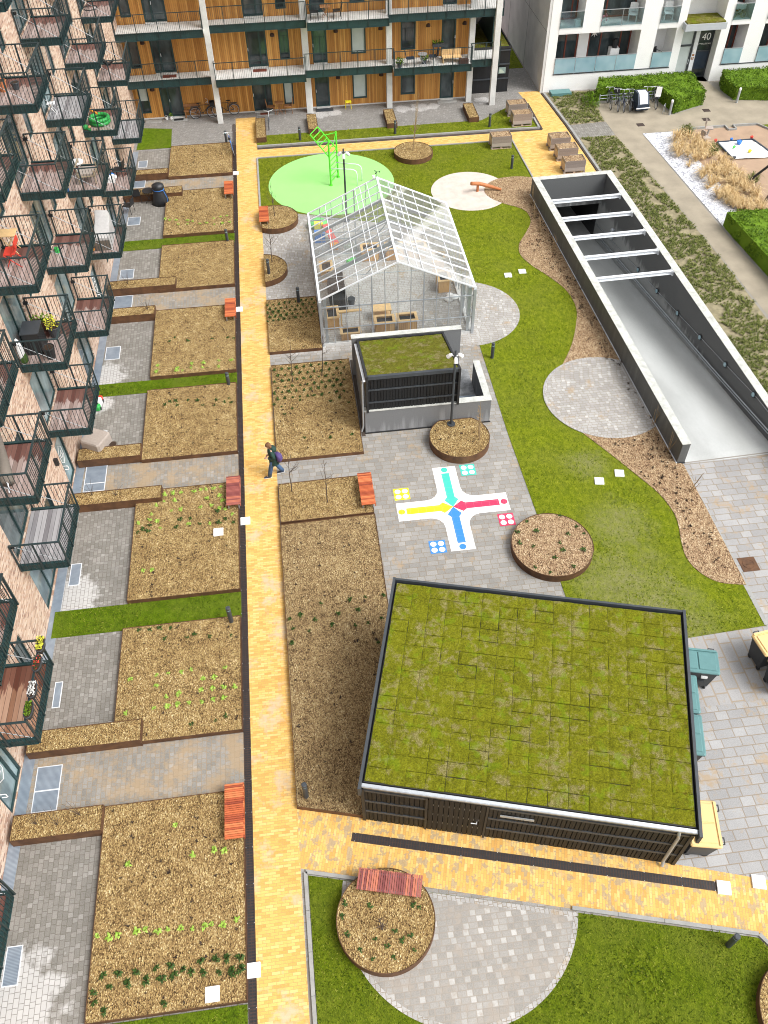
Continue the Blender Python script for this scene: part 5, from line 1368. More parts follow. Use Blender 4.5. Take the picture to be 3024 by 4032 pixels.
b = MB(); b.tube([(iw-.14,18.6,zf_(18.6)+1.75),(iw-.14,18.6,zf_(18.6)+1.1)], .05, 8); b.ball((iw-.2,18.6,zf_(18.6)+1.75),.13,n=10,m=7); b.ball((iw-.2,18.6,zf_(18.6)+1.3),.13,n=10,m=7); b.build('signal_light', M['galv'], ra, local=True, smooth=True)
b = MB(); b.box(.33,LL,-.76,iw-.01,LL+10,-.72); b.build('tunnel_ceiling', M['conc_panel'], ra, local=True)
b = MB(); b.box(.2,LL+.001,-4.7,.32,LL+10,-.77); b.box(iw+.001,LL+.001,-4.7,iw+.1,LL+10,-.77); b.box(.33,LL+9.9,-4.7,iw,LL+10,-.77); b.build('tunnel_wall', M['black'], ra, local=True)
b = MB(); Mr = ROOT[ra.name]
v = [tuple(Mr @ Vector(p)) for p in ((.32,-.12,.003),(iw,-.12,.003),(iw,.3,-.02),(.32,.3,-.02),(iw,21,-.1-sl*21),(.32,21,-.1-sl*21),(iw,LL+10,-3.9),(.32,LL+10,-3.9))]
b.add(v, [(0,1,2,3),(3,2,4,5),(5,4,6,7)]); struct(b, 'ramp_floor', M['ramp_floor'])

# ------------------------------------------------------------------ lamp posts
def lamp(loc, lab, h=4.1, z0=0):
    o = thing('street_lamp', lab, 'lamp post', loc, 0, 'slim dark lamp posts with white spotlights')
    b = MB(); b.tube([(0,0,z0),(0,0,h)], [.055,.045], 12); b.cyl(0,0,z0-.01,z0+.03,.17,16); b.build('pole', M['charcoal'], o, local=True)
    for a in (20, 150, 265):
        c, s = math.cos(R(a)), math.sin(R(a))
        b = MB(); b.tube([(0,0,h-.28),(c*.16,s*.16,h-.26)], .018, 6); b.tube([(c*.14,s*.14,h-.22),(c*.20,s*.20,h-.27),(c*.30,s*.30,h-.38)], [.05,.075,.085], 12); b.build('spotlight', M['white'], o, local=True, smooth=False)
    return o
lamp((5.66,25.14,.0), 'slim dark lamp post in the round planter beside the small black shed', 4.1, .36)
lamp((3.02,42.3,0), 'slim dark lamp post on the green play surface behind the greenhouse', 4.0, .03)

# ------------------------------------------------------------------ climbing frame
cf = thing('climbing_frame', 'bright green climbing frame with ladder and silver bars on the green play surface', 'climbing frame', (2.75,46.75,.03))
A1, A2 = Vector((2.50,46.29,.03)), Vector((3.0,47.22,.03))
b = MB()
for p in (A1,A2): b.tube([p, p+Vector((0,0,2.66))], .05, 10); b.cyl(p.x,p.y,.03,.06,.10,12)
b.build('post', M['green_paint'], cf)
b = MB()
for i in range(6):
    z = .22+i*.29; b.tube([A1+Vector((0,0,z)), A2+Vector((0,0,z))], .022, 8)
b.build('rung', M['green_paint'], cf)
E1, E2 = Vector((1.52,46.3,3.02)), Vector((2.0,47.2,3.02)); B1, B2 = Vector((2.47,46.29,1.72)), Vector((2.98,47.2,1.73))
b = MB(); b.tube([B1,E1], .035, 8); b.tube([B2,E2], .035, 8)
for i in range(7): t = i/6; b.tube([B1.lerp(E1,t),B2.lerp(E2,t)], .025, 8)
b.tube([A1+Vector((0,0,2.6)), B1.lerp(E1,.62)], .026, 8); b.tube([A2+Vector((0,0,2.6)), B2.lerp(E2,.62)], .026, 8); b.tube([A2+Vector((0,0,2.62)), A1.lerp(A2,.5)+Vector((0,0,2.0))], .02, 8)
b.build('overhead_ladder', M['green_paint'], cf)
for s, e, zt in ((Vector((2.52,46.3,1.02)),Vector((4.0,46.06,.03)),.98),(Vector((2.9,47.0,1.02)),Vector((4.32,46.58,.03)),.98)):
    c = Vector((e.x,e.y,zt)); d = (s-c).normalized()
    pts = [s, c+d*.35, c+d*.18+Vector((0,0,-.03)), c+d*.05+Vector((0,0,-.11)), c+Vector((0,0,-.30)), e]
    b = MB(); b.tube(pts, .03, 10); b.build('parallel_bar', M['alu'], cf, smooth=True)
# balancing log
o = thing('seesaw_log', 'orange balancing log on a short post on the pale sand circle', 'seesaw', (10.7,44.42,.03))
b = MB(); b.tube([(10.22,44.10,.66),(10.7,44.34,.5),(11.3,44.36,.30),(12.0,44.24,.10)], [.10,.105,.10,.06], 12); b.build('log', M['log'], o, smooth=True)
b = MB(); b.tube([(10.66,44.36,.03),(10.66,44.36,.5)], .075, 12); b.build('post', M['log'], o)

# ------------------------------------------------------------------ pallet crates with soil
def crate_proto():
    o = thing('pallet_planter', 'slatted pallet planter nearest the ramp, frontmost of the three in a row', 'crate planter', (16.63,45.98,.012), 0, 'pallet crate planters filled with soil')
    X, Y = .60, .40
    b = MB()
    for z in (.16,.36,.56):
        for y in (-Y,Y-.022): b.box(-X,y,z,X,y+.022,z+.193)
        for x in (-X,X-.022): b.box(x,-Y+.0225,z,x+.022,Y-.0225,z+.193)
    b.build('collar', M['crate_wood'], o, local=True)
    b = MB()
    for x in (-X+.02,0,X-.02):
        for y in (-Y+.07,Y-.07): b.box(x-.06,y-.05,.02,x+.06,y+.05,.125)
    for y in (-Y,-.07,Y-.13): b.box(-X,y+.001,.0,X,y+.129,.0195); b.box(-X,y+.001,.126,X,y+.129,.148)
    b.build('pallet', M['crate_wood'], o, local=True)
    b = MB()
    for x in (-X-.006,X-.014):
        for y in (-Y-.006,Y-.014): b.box(x,y,.2,x+.02,y+.02,.72)
    b.build('hinge', M['galv'], o, local=True)
    b = MB(); n = 8; v = []
    for j in range(n+1):
        for i in range(n+1): v.append((-X+.025+(2*X-.05)*i/n,-Y+.025+(2*Y-.05)*j/n,.71+.03*noise.noise((i*.7,j*.7,5))))
    b.add(v, [(j*(n+1)+i,j*(n+1)+i+1,(j+1)*(n+1)+i+1,(j+1)*(n+1)+i) for j in range(n) for i in range(n)])
    b.build('soil', M['mulch_red'], o, local=True)
    return o
cp = crate_proto()
for (x, y, z), lab in (((16.63,47.55,.012),'slatted pallet planter in the middle of the row of three'),((16.55,48.92,.012),'slatted pallet planter at the back of the row of three'),
    ((15.05,52.35,.05),'slatted pallet planter on the grass, nearer one of the pair beside the far yellow path'),((15.08,53.8,.05),'slatted pallet planter on the grass, farther one of the pair beside the far yellow path'),((13.12,49.62,.02),'single slatted pallet planter at the corner of the far lawn and the yellow path')):
    dup(cp, (x,y,z), 0, lab)

# ------------------------------------------------------------------ wheelie containers
def container(name, lid, loc, rz, lab, tilt=0, wheels=True):
    o = thing('waste_container', lab, 'bin', loc, rz, 'large four-wheeled waste containers')
    b = MB(); r0 = [(x*.50,y*.29,.16) for x, y in ((-1,-1),(1,-1),(1,1),(-1,1))]; r1 = [(x*.60,y*.37,1.02) for x, y in ((-1,-1),(1,-1),(1,1),(-1,1))]
    b.loft([r0,r1]); b.box(-.63,-.40,1.021,.63,.40,1.07); b.box(-.3,-.41,.55,.3,-.345,.60); b.build('body', M['bin_body'], o, local=True)
    b = MB(); b.bbox(-.65,-.42,1.072,.65,.42,1.15,.035); b.bbox(-.55,-.32,1.15,-.02,.30,1.18,.015); b.bbox(.02,-.32,1.1501,.55,.30,1.18,.015); b.box(-.6,.34,1.15,.6,.41,1.185); l = b.build('lid', lid, o, local=True)
    for x in (-.45,.45):
        b = MB(); b.tube([(x-.09,.43,1.09),(x-.09,.48,1.13),(x+.09,.48,1.13),(x+.09,.43,1.09)], .018, 6); b.build('handle', M['bin_body'], o, local=True)
        for y in (-.24,.24):
            b = MB(); b.tube([(x-.025,y,.08),(x+.025,y,.08)], .08, 12); b.build('wheel', M['black'], o, local=True)
    b = MB(); b.box(.15,-.412,.78,.34,-.352,.86); b.build('sticker', M['white'], o, local=True)
    return o
container('waste_container', M['green_lid'], (11.12,12.62,.006), R(-15.5), 'green-lidded black waste container standing out beyond the large shed')
container('waste_container', M['green_lid'], (10.32,11.6,.006), R(75), 'green-lidded waste container half under the shed roof edge, behind the nearer one')
container('waste_container', M['green_lid'], (9.98,10.30,.006), R(75), 'green-lidded waste container half under the shed roof edge, nearest to the camera')
container('waste_container', M['yellow_lid'], (13.86,12.98,.006), R(8), 'tan-lidded black waste container at the right edge, farther of the two')
container('waste_container', M['yellow_lid'], (13.98,12.05,.006), R(8), 'tan-lidded black waste container at the right edge, nearer of the two')
container('waste_container', M['yellow_lid'], (9.40,7.72,.006), R(-102), 'tan-lidded waste container at the near right corner of the large shed')

# ------------------------------------------------------------------ saplings
def sapling(loc, h, lab, seed, stems=1, mat=None, spread=.5):
    rnd = random.Random(seed)
    o = thing('sapling', lab, 'tree', loc, 0, 'bare young trees')
    b = MB(); br = MB()
    for s in range(stems):
        a = rnd.uniform(0,6.28); lean = rnd.uniform(.02,.08) if stems == 1 else rnd.uniform(.05,.14)
        pts = [Vector((lean*h*t*math.cos(a)+rnd.uniform(-.015,.015), lean*h*t*math.sin(a)+rnd.uniform(-.015,.015), h*t)) for t in (0,.2,.4,.6,.8,1)]
        b.tube(pts, [.022,.019,.016,.012,.008,.004], 6)
        for k in range(9):
            t = rnd.uniform(.3,.95); i = int(t*5); p = pts[i].lerp(pts[min(i+1,5)], t*5-i); aa = rnd.uniform(0,6.28); L = h*spread*(1.05-t)*rnd.uniform(.5,1)
            d = Vector((math.cos(aa),math.sin(aa),rnd.uniform(.5,1.1)))
            q = p+d*L*.5; q2 = q+(d+Vector((0,0,.5))).normalized()*L*.5
            br.tube([p,q,q2], [.009,.006,.003], 5)
            for m in range(2):
                e = q.lerp(q2, rnd.uniform(0,.8)); br.tube([e, e+Vector((rnd.uniform(-1,1),rnd.uniform(-1,1),.8))*L*.22], [.004,.002], 4)
    b.build('trunk', mat or M['bark'], o, local=True); br.build('branches', mat or M['bark'], o, local=True)
    return o
sapling((-.66,29.04,.14),2.1,'left bare sapling at the far end of the square mulch bed',1)
sapling((.66,29.27,.14),2.2,'right bare sapling at the far end of the square mulch bed',2)
sapling((-1.03,22.43,.17),2.0,'left bare sapling in the small bed beside the walking person',3)
sapling((.28,21.7,.17),2.2,'right bare sapling in the small bed, near the red bench',4)
sapling((6.62,24.05,.35),2.0,'bare multi-stemmed shrub in the lamp post planter',5,3,M['stick'],.3)
sapling((7.72,49.3,.29),3.4,'tall bare thin tree in the far round planter',6,3,M['stick'],.2)
sapling((-.85,42.95,.27),1.9,'bare sapling in the round planter with the orange bench',7)
sapling((-1.15,38.45,.27),2.2,'bare sapling in the half-round planter',8)
sapling((.46,6.4,.35),.9,'small bare sapling in the nearest round planter',9,2)
for k, (x, y) in enumerate(((13.4,42.4),(13.15,41.0),(13.05,39.6),(13.3,37.6),(14.0,24.3),(14.1,22.6),(14.15,20.4))):
    rnd = random.Random(40+k); b = MB()
    for s in range(4): b.tube([(x+rnd.uniform(-.1,.1),y+rnd.uniform(-.1,.1),.03),(x+rnd.uniform(-.16,.16),y+rnd.uniform(-.16,.16),rnd.uniform(.7,1.25))], [.012,.006], 5)
    solo(b, 'thin_shrub', M['stick'], 'cluster of thin pale bare stems in the wood chip bed along the ramp wall', 'shrub', (x,y,.03), 'bare stems along the ramp wall')
for k, (x, y) in enumerate(((-.55,34.4),(.35,34.0),(.5,33.7))):
    rnd = random.Random(60+k); b = MB()
    for s in range(3): b.tube([(x+rnd.uniform(-.06,.06),y+rnd.uniform(-.06,.06),.13),(x+rnd.uniform(-.12,.12),y+rnd.uniform(-.1,.1),rnd.uniform(.6,1.0))], [.012,.006], 5)
    solo(b, 'thin_shrub', M['stick'], 'cluster of thin pale bare stems in the bed by the greenhouse corner', 'shrub', (x,y,.13), 'bare stems in the greenhouse bed')
for k, (x, y, z) in enumerate(((-8.3,10.3,.38),(-7.7,10.5,.38),(-8.9,10.4,.38),(-8.6,23.1,.38),(-7.7,22.95,.38),(-8.3,37.3,.38),(-7.2,35.0,.38))):
    rnd = random.Random(80+k); b = MB()
    for s in range(6):
        a = rnd.uniform(0,6.28); l = rnd.uniform(.15,.4); b.tube([(x,y,z),(x+math.cos(a)*l*.4,y+math.sin(a)*l*.4,z+.3),(x+math.cos(a)*l,y+math.sin(a)*l,z+rnd.uniform(.5,.75))], [.008,.005,.003], 5)
    solo(b, 'twiggy_shrub', M['bark'], 'small bare twiggy shrub in a raised steel trough by the brick building', 'shrub', (x,y,z), 'bare shrubs in the steel troughs')
# ------------------------------------------------------------------ plants
PL = {
'lightA':[(-6.95,7.26),(-6.61,7.18),(-6.41,7.2),(-5.93,7.24),(-5.72,7.23),(-5.38,7.18),(-5.11,7.19),(-4.79,7.16),(-4.46,7.11),(-4.19,7.12),(-3.99,7.16),(-3.69,7.1),(-3.3,7.17),(-6.28,8.97),(-4.49,9.04),(-5.03,9.93),(-3.64,9.02),(-3.94,9.1)],
'darkA':[(-6.7,6.27),(-6.32,6.29),(-5.87,6.26),(-5.37,6.27),(-5.0,6.3),(-4.25,6.31),(-3.87,6.28),(-3.6,6.27),(-3.24,6.27),(-6.53,5.99),(-6.09,6.0),(-5.63,6.02),(-5.22,6.03),(-4.91,6.04),(-4.7,6.17),(-4.48,6.07),(-4.19,6.01),(-3.79,5.96),(-3.46,5.99),(-3.24,5.98),(-6.91,5.93),(-6.86,5.67),(-6.63,5.45),(-5.15,5.43),(-3.42,5.9)],
'lightB':[(-4.69,15.0),(-5.03,14.93),(-5.44,14.96),(-5.82,14.95),(-6.64,14.89),(-3.64,14.23),(-3.28,14.19),(-4.0,14.21),(-4.36,14.2),(-5.07,14.15),(-5.44,14.12),(-5.83,13.75),(-5.41,13.75),(-5.12,13.78),(-4.74,13.81),(-4.35,13.78),(-4.0,13.79),(-3.64,13.8),(-6.67,13.69),(-3.61,14.94),(-4.32,14.61),(-3.95,14.61),(-5.8,14.55)],
'darkB':[(-6.11,16.73),(-5.78,16.75),(-5.45,16.71),(-4.62,16.32),(-4.87,16.28),(-4.11,16.2),(-3.4,16.15),(-5.58,16.3),(-6.47,16.75),(-3.92,13.09),(-3.57,13.2),(-4.65,13.05)],
'lightC':[(-6.8,21.6),(-6.39,21.72),(-6.11,21.58),(-6.0,21.25),(-6.34,21.98),(-5.61,22.08),(-5.23,22.06),(-3.82,21.91),(-3.34,21.57),(-3.59,21.87),(-6.49,19.31),(-6.21,19.29),(-4.15,21.22),(-4.95,21.29)],
'darkC':[(-6.8,21.14),(-6.61,21.27),(-6.38,21.45),(-6.41,21.16),(-5.27,21.59),(-4.88,21.56),(-4.53,21.27),(-3.82,21.21),(-3.28,21.14),(-5.4,21.23),(-3.88,21.8),(-3.57,21.37)],
'lightC2':[(-5.87,22.94),(-5.55,22.96),(-5.28,22.95),(-4.78,22.96),(-4.52,22.99),(-4.3,23.0),(-4.03,23.02),(-3.76,23.05),(-6.17,22.42),(-5.91,22.56),(-5.48,22.58),(-4.28,22.52),(-3.8,22.57),(-4.11,22.13),(-3.68,22.27),(-4.52,22.11)],
'darkD':[(-5.91,28.37),(-5.66,28.38),(-5.17,28.36),(-4.75,28.25),(-4.52,27.97),(-3.94,28.23),(-3.41,28.24),(-6.1,28.19),(-5.58,28.07),(-4.03,27.9),(-3.58,28.03),(-3.32,27.95)],
'lightE':[(-6.57,30.47),(-6.56,30.9),(-5.7,30.61),(-5.46,30.42),(-5.7,30.45),(-5.09,30.53),(-4.55,30.5),(-4.52,30.82),(-5.07,30.81),(-3.84,30.89),(-3.83,30.45),(-3.3,30.84)],
'darkE':[(-6.09,32.62),(-5.25,32.56),(-4.16,32.57),(-3.46,32.53),(-3.18,32.43),(-5.89,32.88)],
'lightG':[(-6.77,43.65),(-6.52,43.45),(-6.19,43.43),(-5.57,43.3),(-5.28,43.18),(-4.9,42.88),(-4.53,42.91),(-4.16,43.33),(-3.79,43.44),(-3.46,43.47),(-6.05,42.98),(-5.56,42.95),(-4.12,42.69),(-3.67,42.7),(-3.3,42.8)],
'darkD2':[(-1.53,34.82),(-1.26,34.84),(-0.99,34.86),(-0.73,34.89),(-0.46,34.91),(-0.19,34.94),(0.07,34.96),(0.34,34.99),(0.61,35.01),(-1.43,34.47),(-1.16,34.5),(-0.9,34.52),(-0.63,34.55),(-0.37,34.57),(-0.1,34.59),(0.16,34.62),(0.43,34.64),(0.7,34.67),(-1.55,34.17),(-1.29,34.19),(-1.02,34.22),(-0.76,34.24),(-0.49,34.26),(-0.23,34.29),(0.03,34.31),(0.3,34.33),(0.57,34.36),(-1.45,33.83),(-1.19,33.86),(-0.93,33.88),(-0.67,33.9),(-0.4,33.93),(-0.14,33.95),(0.12,33.97),(0.39,34.0),(0.65,34.02),(-1.57,33.53),(-1.31,33.56),(-1.05,33.58),(-0.79,33.6),(-0.53,33.63),(-0.27,33.65),(-0.0,33.67),(0.26,33.69),(0.52,33.72)],
'darkSq':[(-1.4,29.88),(-1.07,29.9),(-0.74,29.92),(-0.42,29.94),(-0.09,29.95),(0.24,29.97),(0.57,29.99),(0.9,30.01),(1.23,30.03),(1.56,30.04),(-1.27,29.46),(-0.94,29.48),(-0.62,29.49),(-0.29,29.51),(0.03,29.53),(0.36,29.55),(0.68,29.56),(1.01,29.58),(1.34,29.6),(1.67,29.62),(-1.43,29.09),(-1.11,29.1),(-0.79,29.12),(-0.46,29.14),(-0.14,29.15),(0.18,29.17),(0.51,29.19),(0.83,29.2),(1.16,29.22),(1.48,29.24),(-1.3,28.67),(-0.98,28.69),(-0.66,28.71),(-0.34,28.72),(-0.02,28.74),(0.3,28.75),(0.62,28.77),(0.95,28.79),(1.27,28.8),(1.59,28.82),(-1.46,28.31),(-1.14,28.32),(-0.83,28.34),(-0.51,28.36),(-0.19,28.37),(0.13,28.39),(0.45,28.4),(0.77,28.42),(1.09,28.44),(1.41,28.45),(-1.33,27.91),(-1.02,27.92),(-0.7,27.94),(-0.39,27.95),(-0.07,27.97),(0.25,27.98),(0.56,28.0),(0.88,28.02),(1.2,28.03),(1.52,28.05)],
'darkSq2':[(-1.52,27.59),(-1.21,27.42),(-0.38,27.72),(0.16,27.95),(0.53,27.94),(-1.1,26.94),(0.88,27.49),(1.29,27.64),(-0.36,25.38),(1.65,27.29),(-0.76,27.23),(1.58,25.29),(0.69,25.23)],
'long':[(-0.32,17.05),(1.22,17.1),(0.69,17.04),(1.83,17.08),(-1.42,16.53),(-1.05,16.64),(-0.58,16.39),(-0.05,16.1),(0.76,15.99),(1.18,16.02),(-1.32,16.11),(-1.42,15.58),(0.9,16.59),(0.22,16.53),(-0.81,15.98),(1.64,16.15),(1.42,15.2)],
'big':[(7.49,19.59),(7.72,19.1),(8.84,18.8),(9.4,18.72),(9.24,19.08),(7.02,18.64),(7.46,18.39),(8.45,18.44),(8.44,18.08),(9.17,18.01),(7.29,17.48),(8.63,17.33),(7.72,17.18),(7.03,19.16),(8.07,17.77),(8.76,19.69)],
'near':[(-0.42,7.17),(0.22,7.02),(0.78,6.34),(1.16,6.18),(0.53,5.99),(1.22,5.81),(-0.18,5.97),(0.96,6.06),(-0.57,6.84),(1.49,6.8),(0.14,5.72),(0.65,5.69),(0.24,6.21),(-0.45,6.41),(1.36,6.87)]}
def plant_mesh(kind, n, r, h, seed, wid=.022):
    rnd = random.Random(seed); b = MB()
    for k in range(n):
        a = rnd.uniform(0,6.28); L = r*rnd.uniform(.5,1.1); up = h*rnd.uniform(.4,1.2)
        d = Vector((math.cos(a),math.sin(a),0)); s = Vector((-d.y,d.x,0))*wid*rnd.uniform(.7,1.3)
        p0 = d*.01; p1 = d*L*.55+Vector((0,0,up)); p2 = d*L+Vector((0,0,up*rnd.uniform(.4,.9)))
        b.add([p0-s*.3,p0+s*.3,p1+s,p1-s,p2+s*.25,p2-s*.25], [(0,1,2,3),(3,2,4,5)])
    return b
def plant_group(keys, z, mat, name, lab, grp, n, r, h, wid=.022):
    me = []; r *= .78; wid *= .8
    for s in range(3):
        o = plant_mesh(mat, n, r, h, 11+s, wid).build(name, mat); me.append(o.data); bpy.data.objects.remove(o)
    rnd = random.Random(len(lab))
    for key in keys:
        for (x, y) in PL[key]:
            o = bpy.data.objects.new(name, rnd.choice(me)); C.objects.link(o)
            o.location = (x, y, z); o.rotation_euler = (0,0,rnd.uniform(0,6.28)); s = rnd.uniform(.75,1.3); o.scale = (s,s,s)
            tag(o, lab, 'plant', grp)
sd = lambda keys, z, lab, grp: plant_group(keys, z, M['seedling'], 'seedling', lab, grp, 16, .13, .07, .03)
dk = lambda keys, z, lab, grp, n=22, r=.16, h=.10: plant_group(keys, z, M['perennial'], 'perennial_plant', lab, grp, n, r, h, .024)
sd(['lightA'], .165, 'small light green seedling in the row across the large bed nearest the camera', 'seedlings in the nearest bed')
dk(['darkA'], .165, 'dark green leafy plant near the front of the large bed nearest the camera', 'dark plants in the nearest bed')
sd(['lightB'], .165, 'small light green seedling in the second bed from the camera', 'seedlings in the second bed')
dk(['darkB'], .165, 'low dark plant in the second bed from the camera', 'dark plants in the second bed', 14, .12, .06)
sd(['lightC','lightC2'], .165, 'light green seedling in the bed beside the weathered grey balcony', 'seedlings in the bed by the grey balcony')
dk(['darkC'], .165, 'dark green plant in the bed beside the weathered grey balcony', 'dark plants in the bed by the grey balcony', 16, .14, .08)
dk(['darkD'], .165, 'dark plant in the bed left of the walking person', 'dark plants in the bed left of the person', 14, .13, .07)
sd(['lightE'], .165, 'light green seedling near the front of the bed level with the greenhouse front', 'seedlings in the bed level with the greenhouse')
dk(['darkE'], .165, 'dark plant in the middle of the bed level with the greenhouse front', 'dark plants in the bed level with the greenhouse', 14, .12, .06)
sd(['lightG'], .165, 'light green seedling in the bed by the black covered grill', 'seedlings in the bed by the covered grill')
dk(['darkD2'], .135, 'small dark plant in the rows of the bed by the greenhouse corner', 'rows of dark plants by the greenhouse', 16, .12, .10)
dk(['darkSq','darkSq2'], .135, 'small dark plant in the square mulch bed beside the small black shed', 'dark plants in the square bed', 16, .12, .08)
dk(['long'], .165, 'dark leafy plant in the long narrow mulch bed', 'dark plants in the long bed', 16, .12, .08)
dk(['big'], .30, 'low plant in the large round planter on the lawn edge', 'plants in the large round planter', 16, .14, .06)
dk(['near'], .35, 'low dark plant in the nearest round planter', 'plants in the nearest round planter', 14, .12, .05)
# withered clumps scattered through the mulch: nobody could count them
rnd = random.Random(21); b = MB()
for (x0,y0,x1,y1,z,dn) in ((-7,5.3,-3.2,10.6,.175,3.0),(-7,12.7,-3.2,16.8,.175,2.4),(-6.9,18.1,-3.2,23.2,.175,3.4),(-6.8,25.1,-3.2,29.2,.175,3),(-6.8,30.2,-3.2,35,.175,2.6),(-6.7,37,-3.2,40.9,.175,2.6),(-6.7,42,-3.2,46.6,.175,2.4),(-6.7,48.5,-3.2,52.2,.175,2.4),(-1.5,24.4,1.85,30.1,.137,4.5),(-1.5,10.6,1.4,20.7,.172,2.2),(-1.5,31.3,.7,35.2,.137,3),(4.9,23.4,6.8,25.1,.36,4),(12.9,17,14.2,20,.05,5),(13,31,13.6,42,.05,5)):
    for k in range(int((x1-x0)*(y1-y0)*dn)):
        x, y = rnd.uniform(x0,x1), rnd.uniform(y0,y1); r = rnd.uniform(.03,.08)
        for m_ in range(7):
            a = rnd.uniform(0,6.28); s = r*rnd.uniform(.4,1); d = Vector((math.cos(a),math.sin(a),0)); t = Vector((-d.y,d.x,0))*s*.3; c0_ = Vector((x,y,z))
            b.add([c0_-t,c0_+t,c0_+d*s+t*.6+Vector((0,0,s*.6)),c0_+d*s-t*.6+Vector((0,0,s*.5))], [(0,1,2,3)])
tag(b.build('withered_plants', M['dead']), 'dark withered plant clumps scattered through the mulch beds', 'plants', kind='stuff')

def hedge(lab, poly, h, dens, seed):
    o = thing('hedge', lab, 'hedge', (*poly[0],0), 0)
    rnd = random.Random(seed); b = MB(); inn = offset_poly(poly, -.10)
    b.prism(inn, .0, h-.10); b.build('core', M['hedge'], o)
    b = MB(); x0, x1 = min(p[0] for p in poly), max(p[0] for p in poly); y0, y1 = min(p[1] for p in poly), max(p[1] for p in poly)
    def inside(x, y):
        c = False; n = len(poly)
        for i in range(n):
            (ax, ay), (bx, by) = poly[i], poly[i-1]
            if (ay > y) != (by > y) and x < (bx-ax)*(y-ay)/(by-ay)+ax: c = not c
        return c
    def leaf(p, nrm, s):
        d = Vector((rnd.gauss(0,1),rnd.gauss(0,1),rnd.gauss(0,1)))+nrm*1.1; d.normalize(); t = d.cross(Vector((rnd.gauss(0,1),rnd.gauss(0,1),rnd.gauss(0,1)))).normalized()*s; u = d.cross(t)*.6
        b.add([p-t,p+u*.8,p+t,p-u*.8], [(0,1,2,3)])
    for k in range(int((x1-x0)*(y1-y0)*dens)):
        x, y = rnd.uniform(x0,x1), rnd.uniform(y0,y1)
        if inside(x, y):
            z = h-.06+.13*noise.noise((x*1.3,y*1.3,seed))+.09*noise.noise((x*4,y*4,seed))+rnd.uniform(-.10,.06); leaf(Vector((x,y,z)), Vector((0,0,1)), rnd.uniform(.035,.07))
    n = len(poly)
    for i in range(n):
        a, c = Vector((*poly[i],0)), Vector((*poly[(i+1)%n],0)); e = c-a; nn = Vector((e.y,-e.x,0)).normalized()
        for k in range(int(e.length*h*dens)):
            q_ = a+e*rnd.random(); z = rnd.uniform(.02,h); q_ = q_-nn*(.06-.10*noise.noise((q_.x*1.5,q_.y*1.5,z*1.5)))+nn*rnd.uniform(-.06,.05)
            leaf(q_+Vector((0,0,z)), nn, rnd.uniform(.035,.07))
    b.build('foliage', M['hedge'], o); return o
hedge('clipped green hedge behind the parked bicycles by the white building', [(20.6,54.85),(24.6,54.75),(25.0,52.25),(27.4,53.25),(27.55,56.45),(21.2,56.4)], .95, 420, 1)
hedge('clipped green hedge right of the entrance path of the white building', [(29.35,55.2),(29.6,53.65),(31.7,53.2),(40,53.0),(40,56.4),(29.7,56.4)], .9, 420, 2)
hedge('clipped green hedge at the right edge between the gravel walk and the play sand', [(22.98,38.7),(29,38.7),(29.5,26),(23.9,26)], .9, 420, 3)
# loose shrub in front of the hedge end
rnd = random.Random(31); b = MB()
for k in range(900):
    a = rnd.uniform(0,6.28); r = rnd.uniform(0,.6); z = rnd.uniform(.02,.75)*(1.1-r); p = Vector((20.25+r*math.cos(a),54.6+r*1.5*math.sin(a),z)); t = Vector((rnd.gauss(0,1),rnd.gauss(0,1),rnd.gauss(0,1)+1)).normalized()*.06; u = t.cross(Vector((rnd.gauss(0,1),rnd.gauss(0,1),rnd.gauss(0,1)))).normalized()*.022
    b.add([p-t,p+u,p+t,p-u], [(0,1,2,3)])
solo(b, 'shrub', M['hedge'], 'loose green shrub at the left end of the hedge behind the bicycles', 'shrub', (20.3,54.6,0))
def tufts(name, lab, mat, regions, dens, n, r, h, seed, w=.012):
    rnd = random.Random(seed); b = MB()
    for (poly, z) in regions:
        x0, x1 = min(p[0] for p in poly), max(p[0] for p in poly); y0, y1 = min(p[1] for p in poly), max(p[1] for p in poly)
        m_ = len(poly)
        for k in range(int((x1-x0)*(y1-y0)*dens)):
            x, y = rnd.uniform(x0,x1), rnd.uniform(y0,y1); c = False
            for i in range(m_):
                (ax, ay), (bx, by) = poly[i], poly[i-1]
                if (ay > y) != (by > y) and x < (bx-ax)*(y-ay)/(by-ay)+ax: c = not c
            if not c or noise.noise((x*.9,y*.9,seed)) < -.28: continue
            sc_ = rnd.uniform(.5,1.4)
            for q_ in range(n):
                a = rnd.uniform(0,6.28); L = r*sc_*rnd.uniform(.4,1.1); up = h*sc_*rnd.uniform(.4,1.1); d = Vector((math.cos(a),math.sin(a),0)); s = Vector((-d.y,d.x,0))*w*rnd.uniform(.7,1.5); p = Vector((x,y,z))
                p1 = p+d*L*.5+Vector((0,0,up)); p2 = p+d*L+Vector((0,0,up*.8))
                b.add([p-s,p+s,p1+s,p1-s,p2], [(0,1,2,3),(3,2,4)])
    return tag(b.build(name, mat), lab, 'ground cover', kind='stuff')
V1 = [(18.70,21),(21.9,21),(21.5,36.2),(21.05,43.0),(20.45,49.85),(18.25,49.85),(18.35,43.9)]; V2 = [(17.95,56.3),(18.1,51.8),(20.35,51.95),(20.5,54.3),(21.2,56.4)]
tufts('ground_cover', 'olive green ground cover on the strips beside the gravel walk', M['olive'], [(V1,.013),(V2,.013)], 70, 9, .15, .10, 5, .012)
tufts('ornamental_grass', 'straw-coloured arching ornamental grass along the pebble strip', M['straw'], [([(24.1,49.0),(24.9,49.3),(25.6,46),(25.9,42.5),(25.6,39.4),(24.3,39.6),(23.5,42),(23.55,44.5),(23.2,46.5),(23.3,48)],.02)], 8, 46, .62, .50, 6, .009)
